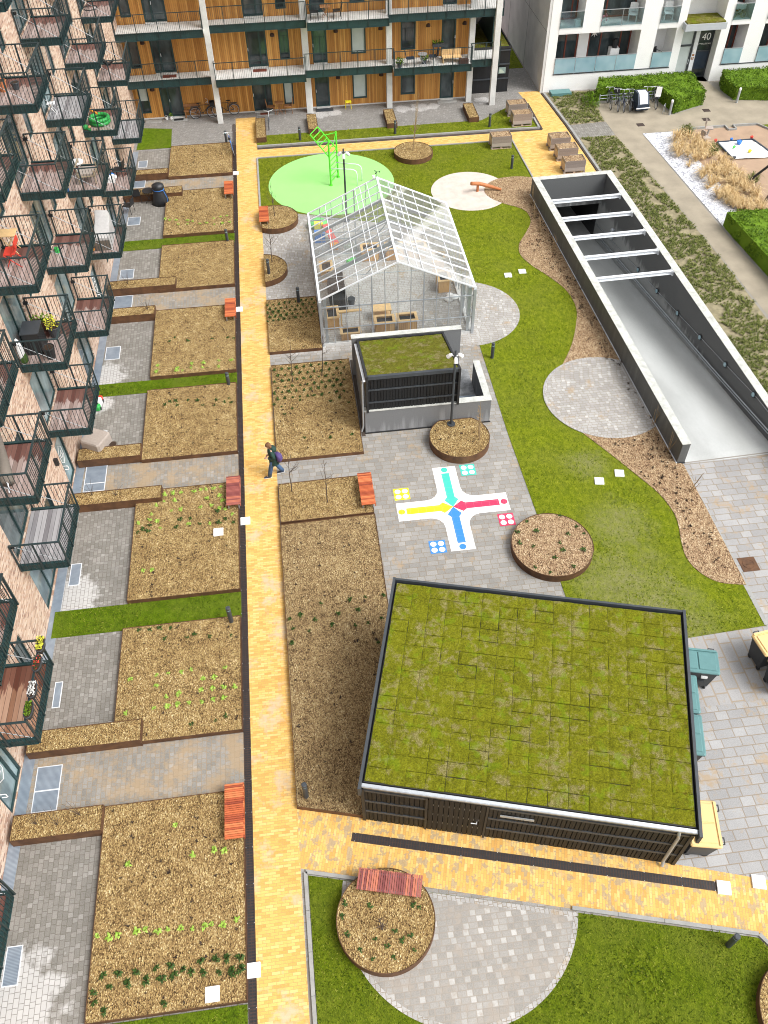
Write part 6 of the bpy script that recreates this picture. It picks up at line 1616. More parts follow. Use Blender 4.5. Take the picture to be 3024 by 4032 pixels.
tufts('green_grass_clumps', 'green clumps among the straw-coloured ornamental grass', M['olive'], [([(24.2,49.4),(25.0,49.7),(25.2,48.6),(24.4,48.4)],.02),([(25.0,47.3),(25.8,47.4),(25.8,46.2),(25.1,46.2)],.02),([(26,43.4),(26.5,43.4),(26.5,42.8),(26,42.8)],.02),([(23.6,40.6),(24.1,40.6),(24.1,40.0),(23.6,40.0)],.02)], 16, 40, .4, .45, 8, .012)
tufts('bed_sprigs', 'small pale sprigs growing in the wood chip bed', M['dead'], [([(12.9,43.5),(13.4,43.5),(13.95,30),(14.1,22.5),(14.1,17.4),(13.0,17.8),(13.3,19.5),(12.0,23.5),(14,24),(13.3,29),(13.2,34),(12.2,38),(13.2,41)],.047)], 9, 6, .09, .07, 9, .012)

# ------------------------------------------------------------------ bicycles
def bike(loc, rz, col, lab, basket=False, seat=None, lean=0, R_=.34, child=False):
    o = thing('bicycle', lab, 'bicycle', loc, rz, 'parked bicycles')
    def tf(p): return (p[0], p[1]+p[2]*lean, p[2])
    mt = noisy('bicycle_paint', col, .1, 5, .4, 0)
    WB = .54
    for x in (-WB, WB):
        b = MB(); b.tube([tf((x+R_*math.cos(t*PI/14),0,R_+R_*math.sin(t*PI/14))) for t in range(28)], .022, 6, closed=True); w = b.build('wheel', M['black'], o, local=True)
        b = MB(); b.tube([tf((x+(R_-.03)*math.cos(t*PI/14),0,R_+(R_-.03)*math.sin(t*PI/14))) for t in range(28)], .012, 5, closed=True)
        for k in range(9): b.tube([tf((x,0,R_)), tf((x+(R_-.03)*math.cos(k*2*PI/9),0,R_+(R_-.03)*math.sin(k*2*PI/9)))], .004, 4)
        b.build('rim', M['galv'], w, local=True)
    b = MB(); bbk = (-.08,0,.30); st = (-.22,0,.80); hd = (.36,0,.86)
    for p, q_ in ((bbk,st),(bbk,(.40,0,.70)),(st,(.38,0,.80)),(st,(-WB,0,R_)),(bbk,(-WB,0,R_)),(hd,(.42,0,.62)),((.42,0,.62),(WB,0,R_))): b.tube([tf(p),tf(q_)], .019, 7)
    b.build('frame', mt, o, local=True)
    b = MB(); b.tube([tf((.22,-.28,1.06)),tf((.33,-.2,1.05)),tf((.37,0,1.02)),tf((.33,.2,1.05)),tf((.22,.28,1.06))], .014, 6); b.tube([tf(hd),tf((.35,0,1.03))], .015, 6); b.build('handlebar', M['alu'], o, local=True)
    b = MB(); b.loft([[tf((x,y*w_,z)) for y, z in ((-1,.93),(0,.96),(1,.93),(0,.90))] for x, w_ in ((-.36,.10),(-.26,.09),(-.10,.025))]); b.tube([tf(st),tf((-.25,0,.91))], .014, 6); b.build('saddle', M['black'], o, local=True)
    b = MB(); b.tube([tf((-.02,-.08,.30)),tf((-.14,.08,.30))], .012, 6); b.tube([tf((-.08+.09*math.cos(t*PI/8),-.04,.30+.09*math.sin(t*PI/8))) for t in range(16)], .008, 5, closed=True)
    for x in (-WB,WB): b.tube([tf((x+(R_+.05)*math.cos(R(t)),0,R_+(R_+.05)*math.sin(R(t)))) for t in range(30,190,20)], .016, 5)
    b.box(-.78,-.06,.74,-.32,.06,.755); b.build('fittings', M['charcoal'], o, local=True)
    if basket:
        b = MB(); b.T = Matrix.Translation(tf((.60,0,.74))); b.rim(rect(-.15,-.18,.15,.18), 0, .24, .012); b.box(-.14,-.17,.001,.14,.17,.012); b.build('basket', M['black'], o, local=True)
    if seat:
        b = MB(); b.T = Matrix.Translation(tf((-.52,0,.78))); b.loft([[(x,y,z) for x, y in ((-.14,-.16),(.14,-.16),(.14,.16),(-.14,.16))] for z in (0,.08)]); b.loft([[(-.13+dx,y,z) for dx, y in ((0,-.17),(.06,-.17),(.06,.17),(0,.17))] for z, in ((.08,),(.48,),(.60,))]); b.build('child_seat', M['white'], o, local=True)
    return o
bike((-4.85,56.42,.006),R(2),(.03,.03,.03),'dark bicycle with a basket against the timber wall',True,lean=.05)
bike((-3.45,56.60,.006),R(182),(.02,.025,.03),'dark bicycle half hidden behind the left concrete column',lean=.04)
bike((-.75,54.7,.006),R(-92),(.35,.36,.38),'silver bicycle parked by the trough at the end of the yellow path',lean=.05)
bike((-3.03,51.4,.01),R(95),(.03,.16,.55),'blue bicycle lying along the rusty drain edge of the yellow path',lean=.18)
for k, (x, y, rz, col, lab, s_) in enumerate(((21.35,54.1,82,(.02,.02,.02),'leftmost dark bicycle in the rack by the hedge',None),(21.75,53.75,80,(.03,.03,.035),'second dark bicycle in the rack, with a dark basket',None),(22.12,53.6,78,(.05,.06,.12),'bluish bicycle in the middle of the rack, with white handlebars',None),
    (22.5,53.6,80,(.04,.04,.04),'dark bicycle just left of the child trailer',None),(23.72,53.75,78,(.40,.20,.06),'golden-brown bicycle just right of the child trailer',None),(24.25,53.75,82,(.02,.02,.02),'dark bicycle with a white child seat at the right end of the rack',1))):
    bike((x,y,.006),R(rz),col,lab,k == 1,s_,lean=.06)
o = thing('child_trailer', 'black child trailer with a silver rain cover among the parked bicycles', 'bike trailer', (23.05,53.2,.006), R(3))
b = MB(); b.loft([[(x,y,z) for x, y in ((-.40,-.5+dy),(.40,-.5+dy),(.40,.5),(-.40,.5))] for z, dy in ((.18,0),(.55,-.06))]); b.loft([[(-.38,-.55,.551),(.38,-.55,.551),(.38,.5,.551),(-.38,.5,.551)],[(-.36,-.2,1.12),(.36,-.2,1.12),(.36,.42,1.12),(-.36,.42,1.12)]]); b.build('body', M['steel_blue'], o, local=True)
b = MB(); b.loft([[(-.25,-.56,.60),(.25,-.56,.60),(.25,-.54,.60),(-.25,-.54,.60)],[(-.27,-.225,1.12),(.27,-.225,1.12),(.27,-.2,1.13),(-.27,-.2,1.13)],[(-.27,.2,1.16),(.27,.2,1.16),(.27,.2,1.14),(-.27,.2,1.14)]]); b.build('rain_cover', M['alu'], o, local=True)
b = MB(); b.tube([(-.46,-.58,.34),(.46,-.58,.34)], .035, 8); b.build('bumper', M['white'], o, local=True)
for x in (-.48,.48):
    b = MB(); b.tube([(x,.05+.24*math.cos(t*PI/10),.25+.24*math.sin(t*PI/10)) for t in range(20)], .025, 6, closed=True)
    for k in range(6): b.tube([(x,.05,.25),(x,.05+.24*math.cos(k*PI/3),.25+.24*math.sin(k*PI/3))], .006, 4)
    b.build('wheel', M['black'], o, local=True)
b = MB(); b.tube([(-.34,.5,.5),(-.34,.75,.95),(.34,.75,.95),(.34,.5,.5)], .018, 6); b.build('push_bar', M['black'], o, local=True)
o = thing('bike_rack', 'low galvanised bicycle rack in front of the hedge', 'bike rack', (22.5,54.5,0))
b = MB(); b.tube([(20.75,54.4,.0),(20.75,54.4,.62)], .035, 8); b.tube([(20.75,54.4,.36),(24.6,54.55,.36)], .022, 7); b.tube([(20.75,54.4,.56),(24.6,54.55,.56)], .022, 7); b.tube([(24.6,54.55,0),(24.6,54.55,.6)], .035, 8); b.build('rails', M['galv'], o)
b = MB(); b.tube([(24.38,52.45,0),(24.38,52.45,.5),(24.42,52.5,.56),(24.5,52.58,.56),(24.54,52.62,.5),(24.54,52.62,0)], .02, 7); b.build('hoop', M['galv'], o)
for (x, y), lab in (((24.74,52.2),'grey metal bollard with a white cap beside the bicycle rack'),((29.66,53.26),'grey metal bollard with a white cap right of the entrance path')):
    o = thing('path_light', lab, 'bollard light', (x,y,0), 0, 'pale metal bollards by the white building')
    b = MB(); b.cyl(0,0,0,.80,.075,16); b.build('post', M['galv'], o, local=True); b = MB(); b.cyl(0,0,.801,.90,.078,16); b.cyl(0,0,.9005,.96,.078,16,.03); b.build('cap', M['white'], o, local=True)

# ------------------------------------------------------------------ far playground
o = thing('twin_seat', 'pair of swivel seats on posts beside the play sand', 'seat', (25.4,48.0,0))
for x, y, rz in ((25.25,47.75,20),(25.95,48.95,-20)):
    b = MB(); b.T = Matrix.Translation((x,y,0)) @ Matrix.Rotation(R(rz),4,'Z'); b.tube([(0,0,0),(.04,0,.5)], .06, 8); b.build('post', M['galv'], o)
    b = MB(); b.T = Matrix.Translation((x,y,0)) @ Matrix.Rotation(R(rz),4,'Z'); b.box(-.22,-.2,.5,.26,.2,.55); b.box(-.26,-.2,.72,-.22,.2,1.0); b.bar((-.2,0,.53),(-.24,0,.85),.06); b.build('seat', M['crate_wood'], o)
o = thing('swing_frame', 'dark leaning swing posts over the play sand at the right edge', 'swing', (26,42,0))
b = MB(); b.tube([(25.84,42.95,0),(27.9,41.7,3.2)], .07, 10); b.build('post', M['black'], o); b = MB(); b.tube([(26.0,40.75,0),(27.9,41.6,3.2)], .07, 10); b.build('post', M['bark'], o)
b = MB(); b.tube([(27.85,41.65,3.2),(31.5,41.4,3.2)], .08, 10); b.build('crossbar', M['black'], o)
o = thing('sandpit_mat', 'white tarpaulin with dark edge strips lying over the sandpit, toys on it', 'tarpaulin', (27.2,46.8,0))
A_ = [(26.16,47.9),(26.28,45.74),(28.9,45.62),(28.45,47.95)]
K = 14; v = []
for j in range(K+1):
    for i in range(K+1):
        u_, w_ = i/K, j/K; x = (A_[0][0]*(1-u_)+A_[3][0]*u_)*(1-w_)+(A_[1][0]*(1-u_)+A_[2][0]*u_)*w_; y = (A_[0][1]*(1-u_)+A_[3][1]*u_)*(1-w_)+(A_[1][1]*(1-u_)+A_[2][1]*u_)*w_
        v.append((x,y,.10+.05*noise.noise((x*2.5,y*2.5,1))))
b = MB(); b.add(v, [(j*(K+1)+i,(j+1)*(K+1)+i,(j+1)*(K+1)+i+1,j*(K+1)+i+1) for j in range(K) for i in range(K)]); b.build('sheet', M['white'], o)
b = MB()
for i in range(4):
    if i != 1: b.bar((*A_[i],.12),(*A_[(i+1)%4],.12),.09,.05)
b.build('edge_strip', M['steel_blue'], o)
rnd = random.Random(2)
toys = [('blue',27.35,47.45,.16,'blue plastic bucket lying on the sandpit tarpaulin'),('yellow',27.55,46.35,.11,'yellow toy on the sandpit tarpaulin'),('lime',26.85,47.0,.09,'small green toy on the sandpit tarpaulin'),('red',26.08,47.98,.10,'red weight at the left corner of the tarpaulin'),('red',28.4,48.05,.10,'red weight at the far right corner of the tarpaulin'),('blue',27.1,48.0,.09,'blue weight on the far edge of the tarpaulin'),('steel_blue',26.3,45.68,.11,'dark blue weight at the near corner of the tarpaulin')]
for c_, x, y, r, lab in toys:
    b = MB(); b.cyl(x,y,.13,.13+r*1.1,r*.7,10,r); b.tube([(x-r*.9,y,.13+r),(x,y,.13+r*1.8),(x+r*.9,y,.13+r)], .01, 5)
    solo(b, 'sand_toy', M[c_], lab, 'toy', (x,y,.12))
# ------------------------------------------------------------------ the walking person (local +x is forward)
pr = thing('person', 'person in a dark green hooded coat, jeans and brown hat walking across the yellow path', 'person', (-1.62,23.58,.012), R(180))
def skin_mesh(nodes, edges, name, mat, parent, sub=1):
    me = bpy.data.meshes.new(name); me.from_pydata([n_[0] for n_ in nodes], edges, []); o = bpy.data.objects.new(name, me); C.objects.link(o)
    md = o.modifiers.new('skin','SKIN'); md.use_smooth_shade = True
    for i, n_ in enumerate(nodes): me.skin_vertices[0].data[i].radius = (n_[1], n_[2] if len(n_) > 2 else n_[1])
    me.skin_vertices[0].data[0].use_root = True
    o.modifiers.new('sub','SUBSURF').levels = sub
    dg = bpy.context.evaluated_depsgraph_get(); m2 = bpy.data.meshes.new_from_object(o.evaluated_get(dg)); m2.name = name
    bpy.data.objects.remove(o); m2.materials.clear(); m2.materials.append(mat)
    o = bpy.data.objects.new(name, m2); C.objects.link(o); o.parent = parent; ROOT[o.name] = ROOT[parent.name]
    return o
nodes = [((0,0,.93),.13,.11),((.01,0,1.12),.12,.10),((.04,0,1.34),.14,.10),((.08,0,1.47),.05),((.12,0,1.52),.05),((.135,0,1.59),.085,.075),((.14,0,1.66),.075)]
edges = [(i,i+1) for i in range(6)]
def chain(frm, pts):
    for p, r in pts:
        nodes.append((p, r)); edges.append((frm, len(nodes)-1)); frm = len(nodes)-1
    return frm
legL = chain(0, [((.02,.10,.86),.085),((.15,.10,.50),.06),((.23,.10,.10),.04),((.36,.11,.04),.03)])
legR = chain(0, [((-.02,-.10,.86),.085),((-.07,-.10,.49),.06),((-.27,-.10,.13),.04),((-.16,-.10,.04),.03)])
def arm(side, el, wr, fd):
    w = chain(2, [((.04,side*.17,1.38),.058),(el,.045),(wr,.030)])
    pm = Vector(wr)+Vector(fd)*.05; p_ = chain(w, [(tuple(pm),.034)])
    fd = Vector(fd); up = Vector((0,0,1)); sd_ = fd.cross(up).normalized()
    for k, L in enumerate((.06,.075,.078,.07)):
        base = pm+sd_*(.026*(k-1.5))*.9+fd*.03
        chain(p_, [(tuple(base),.0095),(tuple(base+fd*L*.5+Vector((0,0,-.012))),.009),(tuple(base+fd*L*.85+Vector((0,0,-.035))),.0075)])
    chain(p_, [(tuple(pm+sd_*(-side*.045)+up*.01),.011),(tuple(pm+sd_*(-side*.055)+fd*.045),.009)])
arm(1, (-.05,.25,1.12), (.20,.19,1.13), (.95,-.25,.12)); arm(-1, (.02,-.25,1.10), (.16,-.16,.98), (.9,.3,-.2))
body = skin_mesh(nodes, edges, 'body', M['skin'], pr, 2)
def ring(c, rx, ry, n=16, tilt=0, z=None):
    return [(c[0]+rx*math.cos(2*PI*k/n), c[1]+ry*math.sin(2*PI*k/n), c[2]+tilt*math.cos(2*PI*k/n)) for k in range(n)]
b = MB(); b.loft([ring((-.02,0,.70),.205,.235),ring((-.02,0,.80),.20,.23),ring((-.01,0,.95),.19,.215),ring((.0,0,1.12),.165,.20),ring((.03,0,1.28),.165,.215),ring((.045,0,1.40),.135,.20),ring((.07,0,1.46),.09,.12),ring((.09,0,1.50),.075,.085)], cap=False); b.build('coat', M['coat'], body, local=True, smooth=True)
for s, el, wr in ((1,(-.05,.25,1.12),(.18,.195,1.125)),(-1,(.02,-.25,1.10),(.14,-.17,.99))):
    b = MB(); b.tube([(.04,s*.14,1.40),(.03,s*.20,1.34),(-.01,s*.24,1.22),el,((el[0]+wr[0])/2,(el[1]+wr[1])/2,(el[2]+wr[2])/2),wr], [.075,.085,.076,.068,.060,.052], 12, cap=False); b.build('sleeve', M['coat'], body, local=True, smooth=True)
b = MB(); b.loft([ring((-.03,0,1.34),.10,.15,12,.02),ring((-.05,0,1.42),.12,.16,12,.02),ring((-.04,0,1.50),.10,.13,12,.02),ring((-.02,0,1.54),.05,.08,12)]); b.build('hood', M['coat'], body, local=True, smooth=True)
for s, k, a, h in ((1,(.15,.10,.50),(.235,.10,.09),(.02,.10,.88)),(-1,(-.07,-.10,.49),(-.275,-.10,.12),(-.02,-.10,.88))):
    b = MB(); m1 = tuple((h[i]+k[i])/2 for i in range(3)); b.tube([h,m1,k,tuple((k[i]+a[i])/2 for i in range(3)),a], [.115,.10,.088,.082,.08], 12); b.build('trousers', M['jeans'], body, local=True, smooth=True)
for x, y, z, rz in ((.25,.105,.0,4),(-.27,-.10,.035,0)):
    b = MB(); b.T = Matrix.Translation((x,y,z)) @ Matrix.Rotation(R(rz),4,'Z') @ Matrix.Rotation(R(0 if z == 0 else 12),4,'Y')
    b.loft([[(xx,yy*w,zz) for yy, zz in ((-1,.012),(-1,h*.7),(-.5,h),(.5,h),(1,h*.7),(1,.012))] for xx, w, h in ((-.08,.035,.09),(-.02,.045,.10),(.08,.047,.075),(.15,.046,.06),(.21,.03,.045))]); sh_ = b.build('shoe', M['shoe'], body, local=True, smooth=True)
    b = MB(); b.T = Matrix.Translation((x,y,z)) @ Matrix.Rotation(R(rz),4,'Z') @ Matrix.Rotation(R(0 if z == 0 else 12),4,'Y'); b.bbox(-.085,-.05,-.012,.215,.05,.0115,.01); b.build('sole', M['white'], sh_, local=True)
b = MB(); b.loft([ring((.135,0,1.60),.108,.098,16,.015),ring((.13,0,1.63),.113,.103,16,.015),ring((.128,0,1.68),.104,.096,16),ring((.125,0,1.73),.07,.066,16),ring((.122,0,1.75),.02,.02,16)]); b.ball((.12,0,1.765),.028,n=8,m=6); b.build('hat', M['hat'], body, local=True, smooth=True)
b = MB(); b.loft([ring((.05,0,1.50),.05,.075,12),ring((.055,0,1.56),.06,.088,12),ring((.07,0,1.61),.06,.092,12)]); b.build('hair', M['hat'], body, local=True, smooth=True)
b = MB(); b.ball((.222,0,1.575),.017,.013,.022,8,6); b.ball((.14,.083,1.575),.015,.01,.026,8,6); b.ball((.14,-.083,1.575),.015,.01,.026,8,6); b.build('nose_and_ears', M['skin'], body, local=True, smooth=True)
b = MB(); b.ball((.208,.032,1.598),.010,.013,.009,8,6); b.ball((.208,-.032,1.598),.010,.013,.009,8,6); b.box(.198,-.022,1.534,.212,.022,1.542); b.build('eyes_and_mouth', M['black'], body, local=True)
bg = thing('backpack', 'purple bag slung on the back of the walking person', 'bag', (-1.62,23.58,1.0), R(180))
b = MB(); b.loft([ring((-.22,.10,-.10),.10,.14,14),ring((-.24,.11,.02),.13,.17,14),ring((-.22,.10,.16),.12,.15,14),ring((-.17,.08,.27),.07,.09,14)]); b.build('pouch', M['purple'], bg, local=True, smooth=True)
b = MB(); b.tube([(-.15,.08,.26),(.0,.16,.42),(.10,.15,.36),(.13,.05,.22),(.05,-.05,.1)], .018, 8); b.build('strap', M['purple'], bg, local=True)

# ------------------------------------------------------------------ things on the balconies
def zdeck(k): return 2.84+HF*(k-1)+.216
def on(x, y, k, h=0): return (x, y, zdeck(k)+h)
FBX = [(13.86,'yellow-flowered','yellow_leaf','topmost of the four'),(13.25,'mixed-flowered',None,'second from the top of the four'),(12.45,'silvery-leaved','conc_light','third from the top of the four'),(11.85,'bright green','hedge','lowest of the four')]
for i, (y, kind, lf, posn) in enumerate(FBX):
    x = -9.87+.0137*y+1.60; z = zdeck(1)+.93
    o = thing('flower_box', f'{kind} flower box hung on the reddish balcony rail, {posn}', 'flower box', (x,y,z), AX, 'flower boxes on the balcony rail')
    def oval(r, w, z_): return [(w*math.cos(2*PI*t/20), r*math.copysign(abs(math.sin(2*PI*t/20))**.7, math.sin(2*PI*t/20)), z_) for t in range(20)]
    b = MB(); b.loft([oval(.20,.075,0),oval(.26,.115,.2)]); b.build('box', M['black'], o, local=True)
    b = MB(); b.tube(oval(.26,.115,.205), .016, 6, closed=True); b.build('rim', M['charcoal'], o, local=True)
    b = MB(); b.loft([oval(.24,.098,.2012),oval(.24,.098,.206)]); b.build('soil', M['dead'], o, local=True)
    rnd = random.Random(i+70); b = MB(); b2 = MB()
    for k in range(150 if lf else 60):
        p = Vector((rnd.uniform(-.085,.085),rnd.uniform(-.21,.21),.21+rnd.uniform(0,.10))); t = Vector((rnd.gauss(0,1),rnd.gauss(0,1),rnd.gauss(0,.7))).normalized()*rnd.uniform(.02,.04); u = t.cross(Vector((rnd.gauss(0,1),rnd.gauss(0,1),1))).normalized()*.016
        (b if lf or k % 2 else b2).add([p-t,p+u,p+t,p-u], [(0,1,2,3)])
    b.build('leaves', M[lf or 'perennial'], o, local=True)
    if b2.v: b2.build('flowers', M['yellow_leaf'] if i != 1 else M['red'], o, local=True)
# parasol folded on the third balcony of the bottom rows
o = thing('folded_parasol', 'folded grey-beige parasol leaning across a second floor balcony', 'parasol', on(-9.1,18.9,2))
c0_ = Vector((-9.35,20.0,zdeck(2)+.95)); c1_ = Vector((-8.95,18.15,zdeck(2)+.20))
b = MB(); b.tube([c0_,c0_.lerp(c1_,.3),c0_.lerp(c1_,.7),c1_], [.05,.10,.17,.20], 10); b.build('canopy', M['brown_cover'], o, smooth=True)
b = MB(); b.tube([c1_,c1_+(c1_-c0_)*.15], .025, 8); b.build('pole', M['alu'], o)
b = MB(); b.ball(tuple(c1_+Vector((0,0,.1))),.05,n=8,m=5); b.build('label_tag', M['white'], o)
# second floor balcony with tables, planter and pots
x0, y0 = -9.5, 23.87
b = MB(); b.box(-9.4,25.75,zdeck(2),-8.7,26.05,zdeck(2)+.35); o = thing('window_box', 'brown wooden planter with a few plants on the crowded second floor balcony', 'planter', on(-9.05,25.9,2)); b.build('box', M['lamp_rust'], o)
rnd = random.Random(5); b = MB()
for k in range(60):
    p = Vector((-9.05+rnd.uniform(-.3,.3),25.9+rnd.uniform(-.1,.1),zdeck(2)+.36+rnd.uniform(0,.25))); t = Vector((rnd.gauss(0,1),rnd.gauss(0,1),rnd.gauss(0,1))).normalized()*.07; u = t.cross(Vector((0.3,.2,1))).normalized()*.03; b.add([p-t,p+u,p+t,p-u],[(0,1,2,3)])
b.build('leaves', M['hedge'], o)
o = thing('black_cabinet', 'black slatted cabinet on the crowded second floor balcony', 'cabinet', on(-9.05,24.75,2)); b = MB()
b.box(-9.35,24.45,zdeck(2),-8.8,25.15,zdeck(2)+.85)
for i in range(8): b.box(-8.799,24.47+i*.085,zdeck(2)+.03,-8.785,24.53+i*.085,zdeck(2)+.82)
b.build('body', M['black'], o); b = MB(); b.box(-9.38,24.42,zdeck(2)+.851,-8.76,25.18,zdeck(2)+.885); b.build('top', M['charcoal'], o)
def pot(x, y, k, r, h, mat, lab, soil=True, nm='plant_pot'):
    z = zdeck(k) if k else .006
    o = thing(nm, lab, 'pot', (x,y,z)); b = MB(); b.cyl(0,0,0,h,r*.72,16,r); b.tube([(r*math.cos(t*PI/8),r*math.sin(t*PI/8),h) for t in range(16)], r*.09, 6, closed=True); b.build('pot', mat, o, local=True)
    if soil: b = MB(); b.cyl(0,0,h-.01,h+.004,r*.85,14); b.build('soil', M['dead'], o, local=True)
    return o
def foliage(o, mat, n, r, h, z, seed, s=.05):
    rnd = random.Random(seed); b = MB()
    for k in range(n):
        a = rnd.uniform(0,6.28); q_ = r*math.sqrt(rnd.random()); p = Vector((q_*math.cos(a),q_*math.sin(a),z+rnd.uniform(0,h)*(1.15-q_/r*.6))); t = Vector((rnd.gauss(0,1),rnd.gauss(0,1),rnd.gauss(0,1))).normalized()*s; u = t.cross(Vector((rnd.gauss(0,1),rnd.gauss(0,1),rnd.gauss(0,1)))).normalized()*s*.45; b.add([p-t,p+u,p+t,p-u],[(0,1,2,3)])
    b.build('leaves', mat, o, local=True)
pot(-8.55,24.25,2,.20,.42,M['black'],'black barrel pot in the front corner of the crowded second floor balcony')
o = pot(-8.55,25.45,2,.22,.40,M['charcoal'],'ribbed grey pot with a yellow-flowered bush on the crowded second floor balcony'); foliage(o, M['yellow_leaf'], 90, .26, .45, .42, 3)
o = thing('patterned_sack', 'white and green patterned sack on the rail corner of the crowded second floor balcony', 'sack', on(-9.4,24.1,2)); b = MB(); b.loft([ring((-9.42,24.05,zdeck(2)+.0),.10,.16,12),ring((-9.42,24.08,zdeck(2)+.45),.12,.18,12),ring((-9.42,24.1,zdeck(2)+.8),.08,.14,12),ring((-9.42,24.1,zdeck(2)+.95),.03,.05,12)]); b.build('bag', M['white'], o, smooth=True); b = MB(); b.ball((-9.38,24.05,zdeck(2)+.2),.15,.19,.2,10,7); b.build('print', M['perennial'], o)
def chair(loc, rz, mat, lab, nm='garden_chair', solid=False, group=None):
    o = thing(nm, lab, 'chair', loc, rz, group)
    b = MB(); b.box(-.23,-.22,.42,.23,.22,.45); b.build('seat', mat, o, local=True)
    b = MB(); b.add([(-.25,-.22,.46),(-.25,.22,.46),(-.33,.22,.88),(-.33,-.22,.88),(-.28,-.22,.46),(-.28,.22,.46),(-.36,.22,.88),(-.36,-.22,.88)], [(0,1,2,3),(7,6,5,4),(0,4,5,1),(1,5,6,2),(2,6,7,3),(3,7,4,0)]); b.build('backrest', mat, o, local=True)
    for x in (-.22,.2):
        for y in (-.21,.21): b = MB(); b.tube([(x,y,.42),(x*1.12,y*1.1,0)], .016, 6); b.build('leg', mat if solid else M['black'], o, local=True)
    if not solid:
        for y in (-.25,.25): b = MB(); b.tube([(-.3,y,.66),(.1,y,.66),(.2,y,.6),(.22,y,.42)], .016, 6); b.build('armrest', M['black'], o, local=True)
    return o
def table(loc, r, h, mat, lab, square=False, nm='garden_table'):
    o = thing(nm, lab, 'table', loc); b = MB()
    if square: b.bbox(-r,-r*.8,h-.03,r,r*.8,h,.008)
    else: b.cyl(0,0,h-.03,h,r,20)
    b.build('top', mat, o, local=True)
    for s in (-1,1): b = MB(); b.tube([(s*r*.7,-r*.6,h-.03),(-s*r*.7,-r*.6,0)], .014, 6); b.tube([(s*r*.7,r*.6,h-.03),(-s*r*.7,r*.6,0)], .014, 6); b.build('leg', mat, o, local=True)
    return o
chair((-8.45,46.15,.006),R(95),M['black'],'black garden chair beside the covered grill, against the steel trough'); chair((-8.85,45.0,.006),R(160),M['black'],'black garden chair nearest the brick wall on the paved patio')
table((-7.75,46.0,.006),.33,.70,M['black'],'round dark wire table between the black chair and the covered grill')
o = thing('covered_grill', 'grill under a black weather cover tied with a blue cord', 'grill', (-7.12,45.75,.006)); rnd = random.Random(3)
def wob(c, rx, ry, n, a, sd_): return [(c[0]+(rx+a*noise.noise((k*.9,c[2]*2,sd_)))*math.cos(2*PI*k/n), c[1]+(ry+a*noise.noise((k*.9,c[2]*2,sd_+5)))*math.sin(2*PI*k/n), c[2]) for k in range(n)]
b = MB(); b.loft([wob((0,0,.0),.50,.42,24,.12,1),wob((0,0,.35),.44,.38,24,.09,1),wob((0,0,.70),.33,.29,24,.05,1),wob((0,0,.84),.28,.25,24,.02,1),wob((0,0,.96),.34,.31,24,.03,1),wob((0,0,1.10),.32,.29,24,.02,1),wob((0,0,1.18),.16,.15,24,.02,1),wob((0,0,1.20),.02,.02,24,0,1)]); b.build('cover', M['black_cover'], o, local=True, smooth=True)
b = MB(); b.tube([(.30*math.cos(t*PI/10),.27*math.sin(t*PI/10),.84) for t in range(20)], .018, 6, closed=True); b.tube([(.28,-.2,.84),(.42,-.3,.5),(.40,-.28,.2)], .014, 6); b.build('cord', M['blue'], o, local=True)
o = thing('covered_furniture', 'square garden furniture under a beige weather cover by the brick wall', 'furniture', (-8.72,26.06,.006), R(-28)); b = MB()
sq = lambda r, z, b_=.08: [(-r+b_,-r,z),(r-b_,-r,z),(r,-r+b_,z),(r,r-b_,z),(r-b_,r,z),(-r+b_,r,z),(-r,r-b_,z),(-r,-r+b_,z)]
b.loft([sq(.47,.02),sq(.46,.4),sq(.45,.64),sq(.41,.70)]); b.build('cover', M['beige_cover'], o, local=True)
pot(-8.10,25.98,0,.17,.26,M['brown_cover'],'small round pot beside the beige covered furniture')
o = thing('toy_car', 'red, white and green toy car on the patio near the second glazed balcony', 'toy', (-9.0,28.75,.006), R(85)); b = MB(); b.bbox(-.38,-.16,.06,-.12,.16,.26,.03); b.build('bonnet', M['pool_green'], o, local=True); b = MB(); b.bbox(-.119,-.17,.06,.2,.17,.34,.03); b.build('cabin', M['white'], o, local=True); b = MB(); b.bbox(.201,-.16,.06,.40,.16,.27,.03); b.build('boot', M['red'], o, local=True)
for x in (-.25,.25):
    for y in (-.17,.17): b = MB(); b.tube([(x,y-.02,.07),(x,y+.02,.07)], .07, 10); b.build('wheel', M['black'], o, local=True)
# grey cover, bag and boxes on a first floor balcony
o = thing('covered_lounger', 'furniture under a pale grey cover on a first floor balcony', 'furniture', on(-8.6,36.7,1)); z = zdeck(1); b = MB()
b.loft([[(-9.0,36.0,z),(-8.25,36.0,z),(-8.25,37.6,z),(-9.0,37.6,z)],[(-8.95,36.1,z+.6),(-8.3,36.1,z+.55),(-8.3,37.55,z+.95),(-8.95,37.55,z+1.0)],[(-8.9,36.8,z+.8),(-8.35,36.8,z+.75),(-8.35,37.5,z+1.15),(-8.9,37.5,z+1.2)]]); b.build('cover', M['grey_cover'], o)
b = MB(); b.box(-8.98,35.99,z,-8.27,36.0,z+.5); b.build('skirt', M['brown_cover'], o)
o = thing('orange_bag', 'orange rolled bag on the first floor balcony beside the grey covered furniture', 'bag', on(-9.15,36.1,1)); b = MB(); b.tube([(-9.15,35.95,z+.1),(-9.15,36.0,z+.7)], [.13,.11], 12); b.build('roll', M['orange'], o); b = MB(); b.tube([(-9.02,35.93,z+.35),(-8.98,35.98,z+.5),(-9.02,36.0,z+.6)], .02, 6); b.build('handle', M['black'], o)
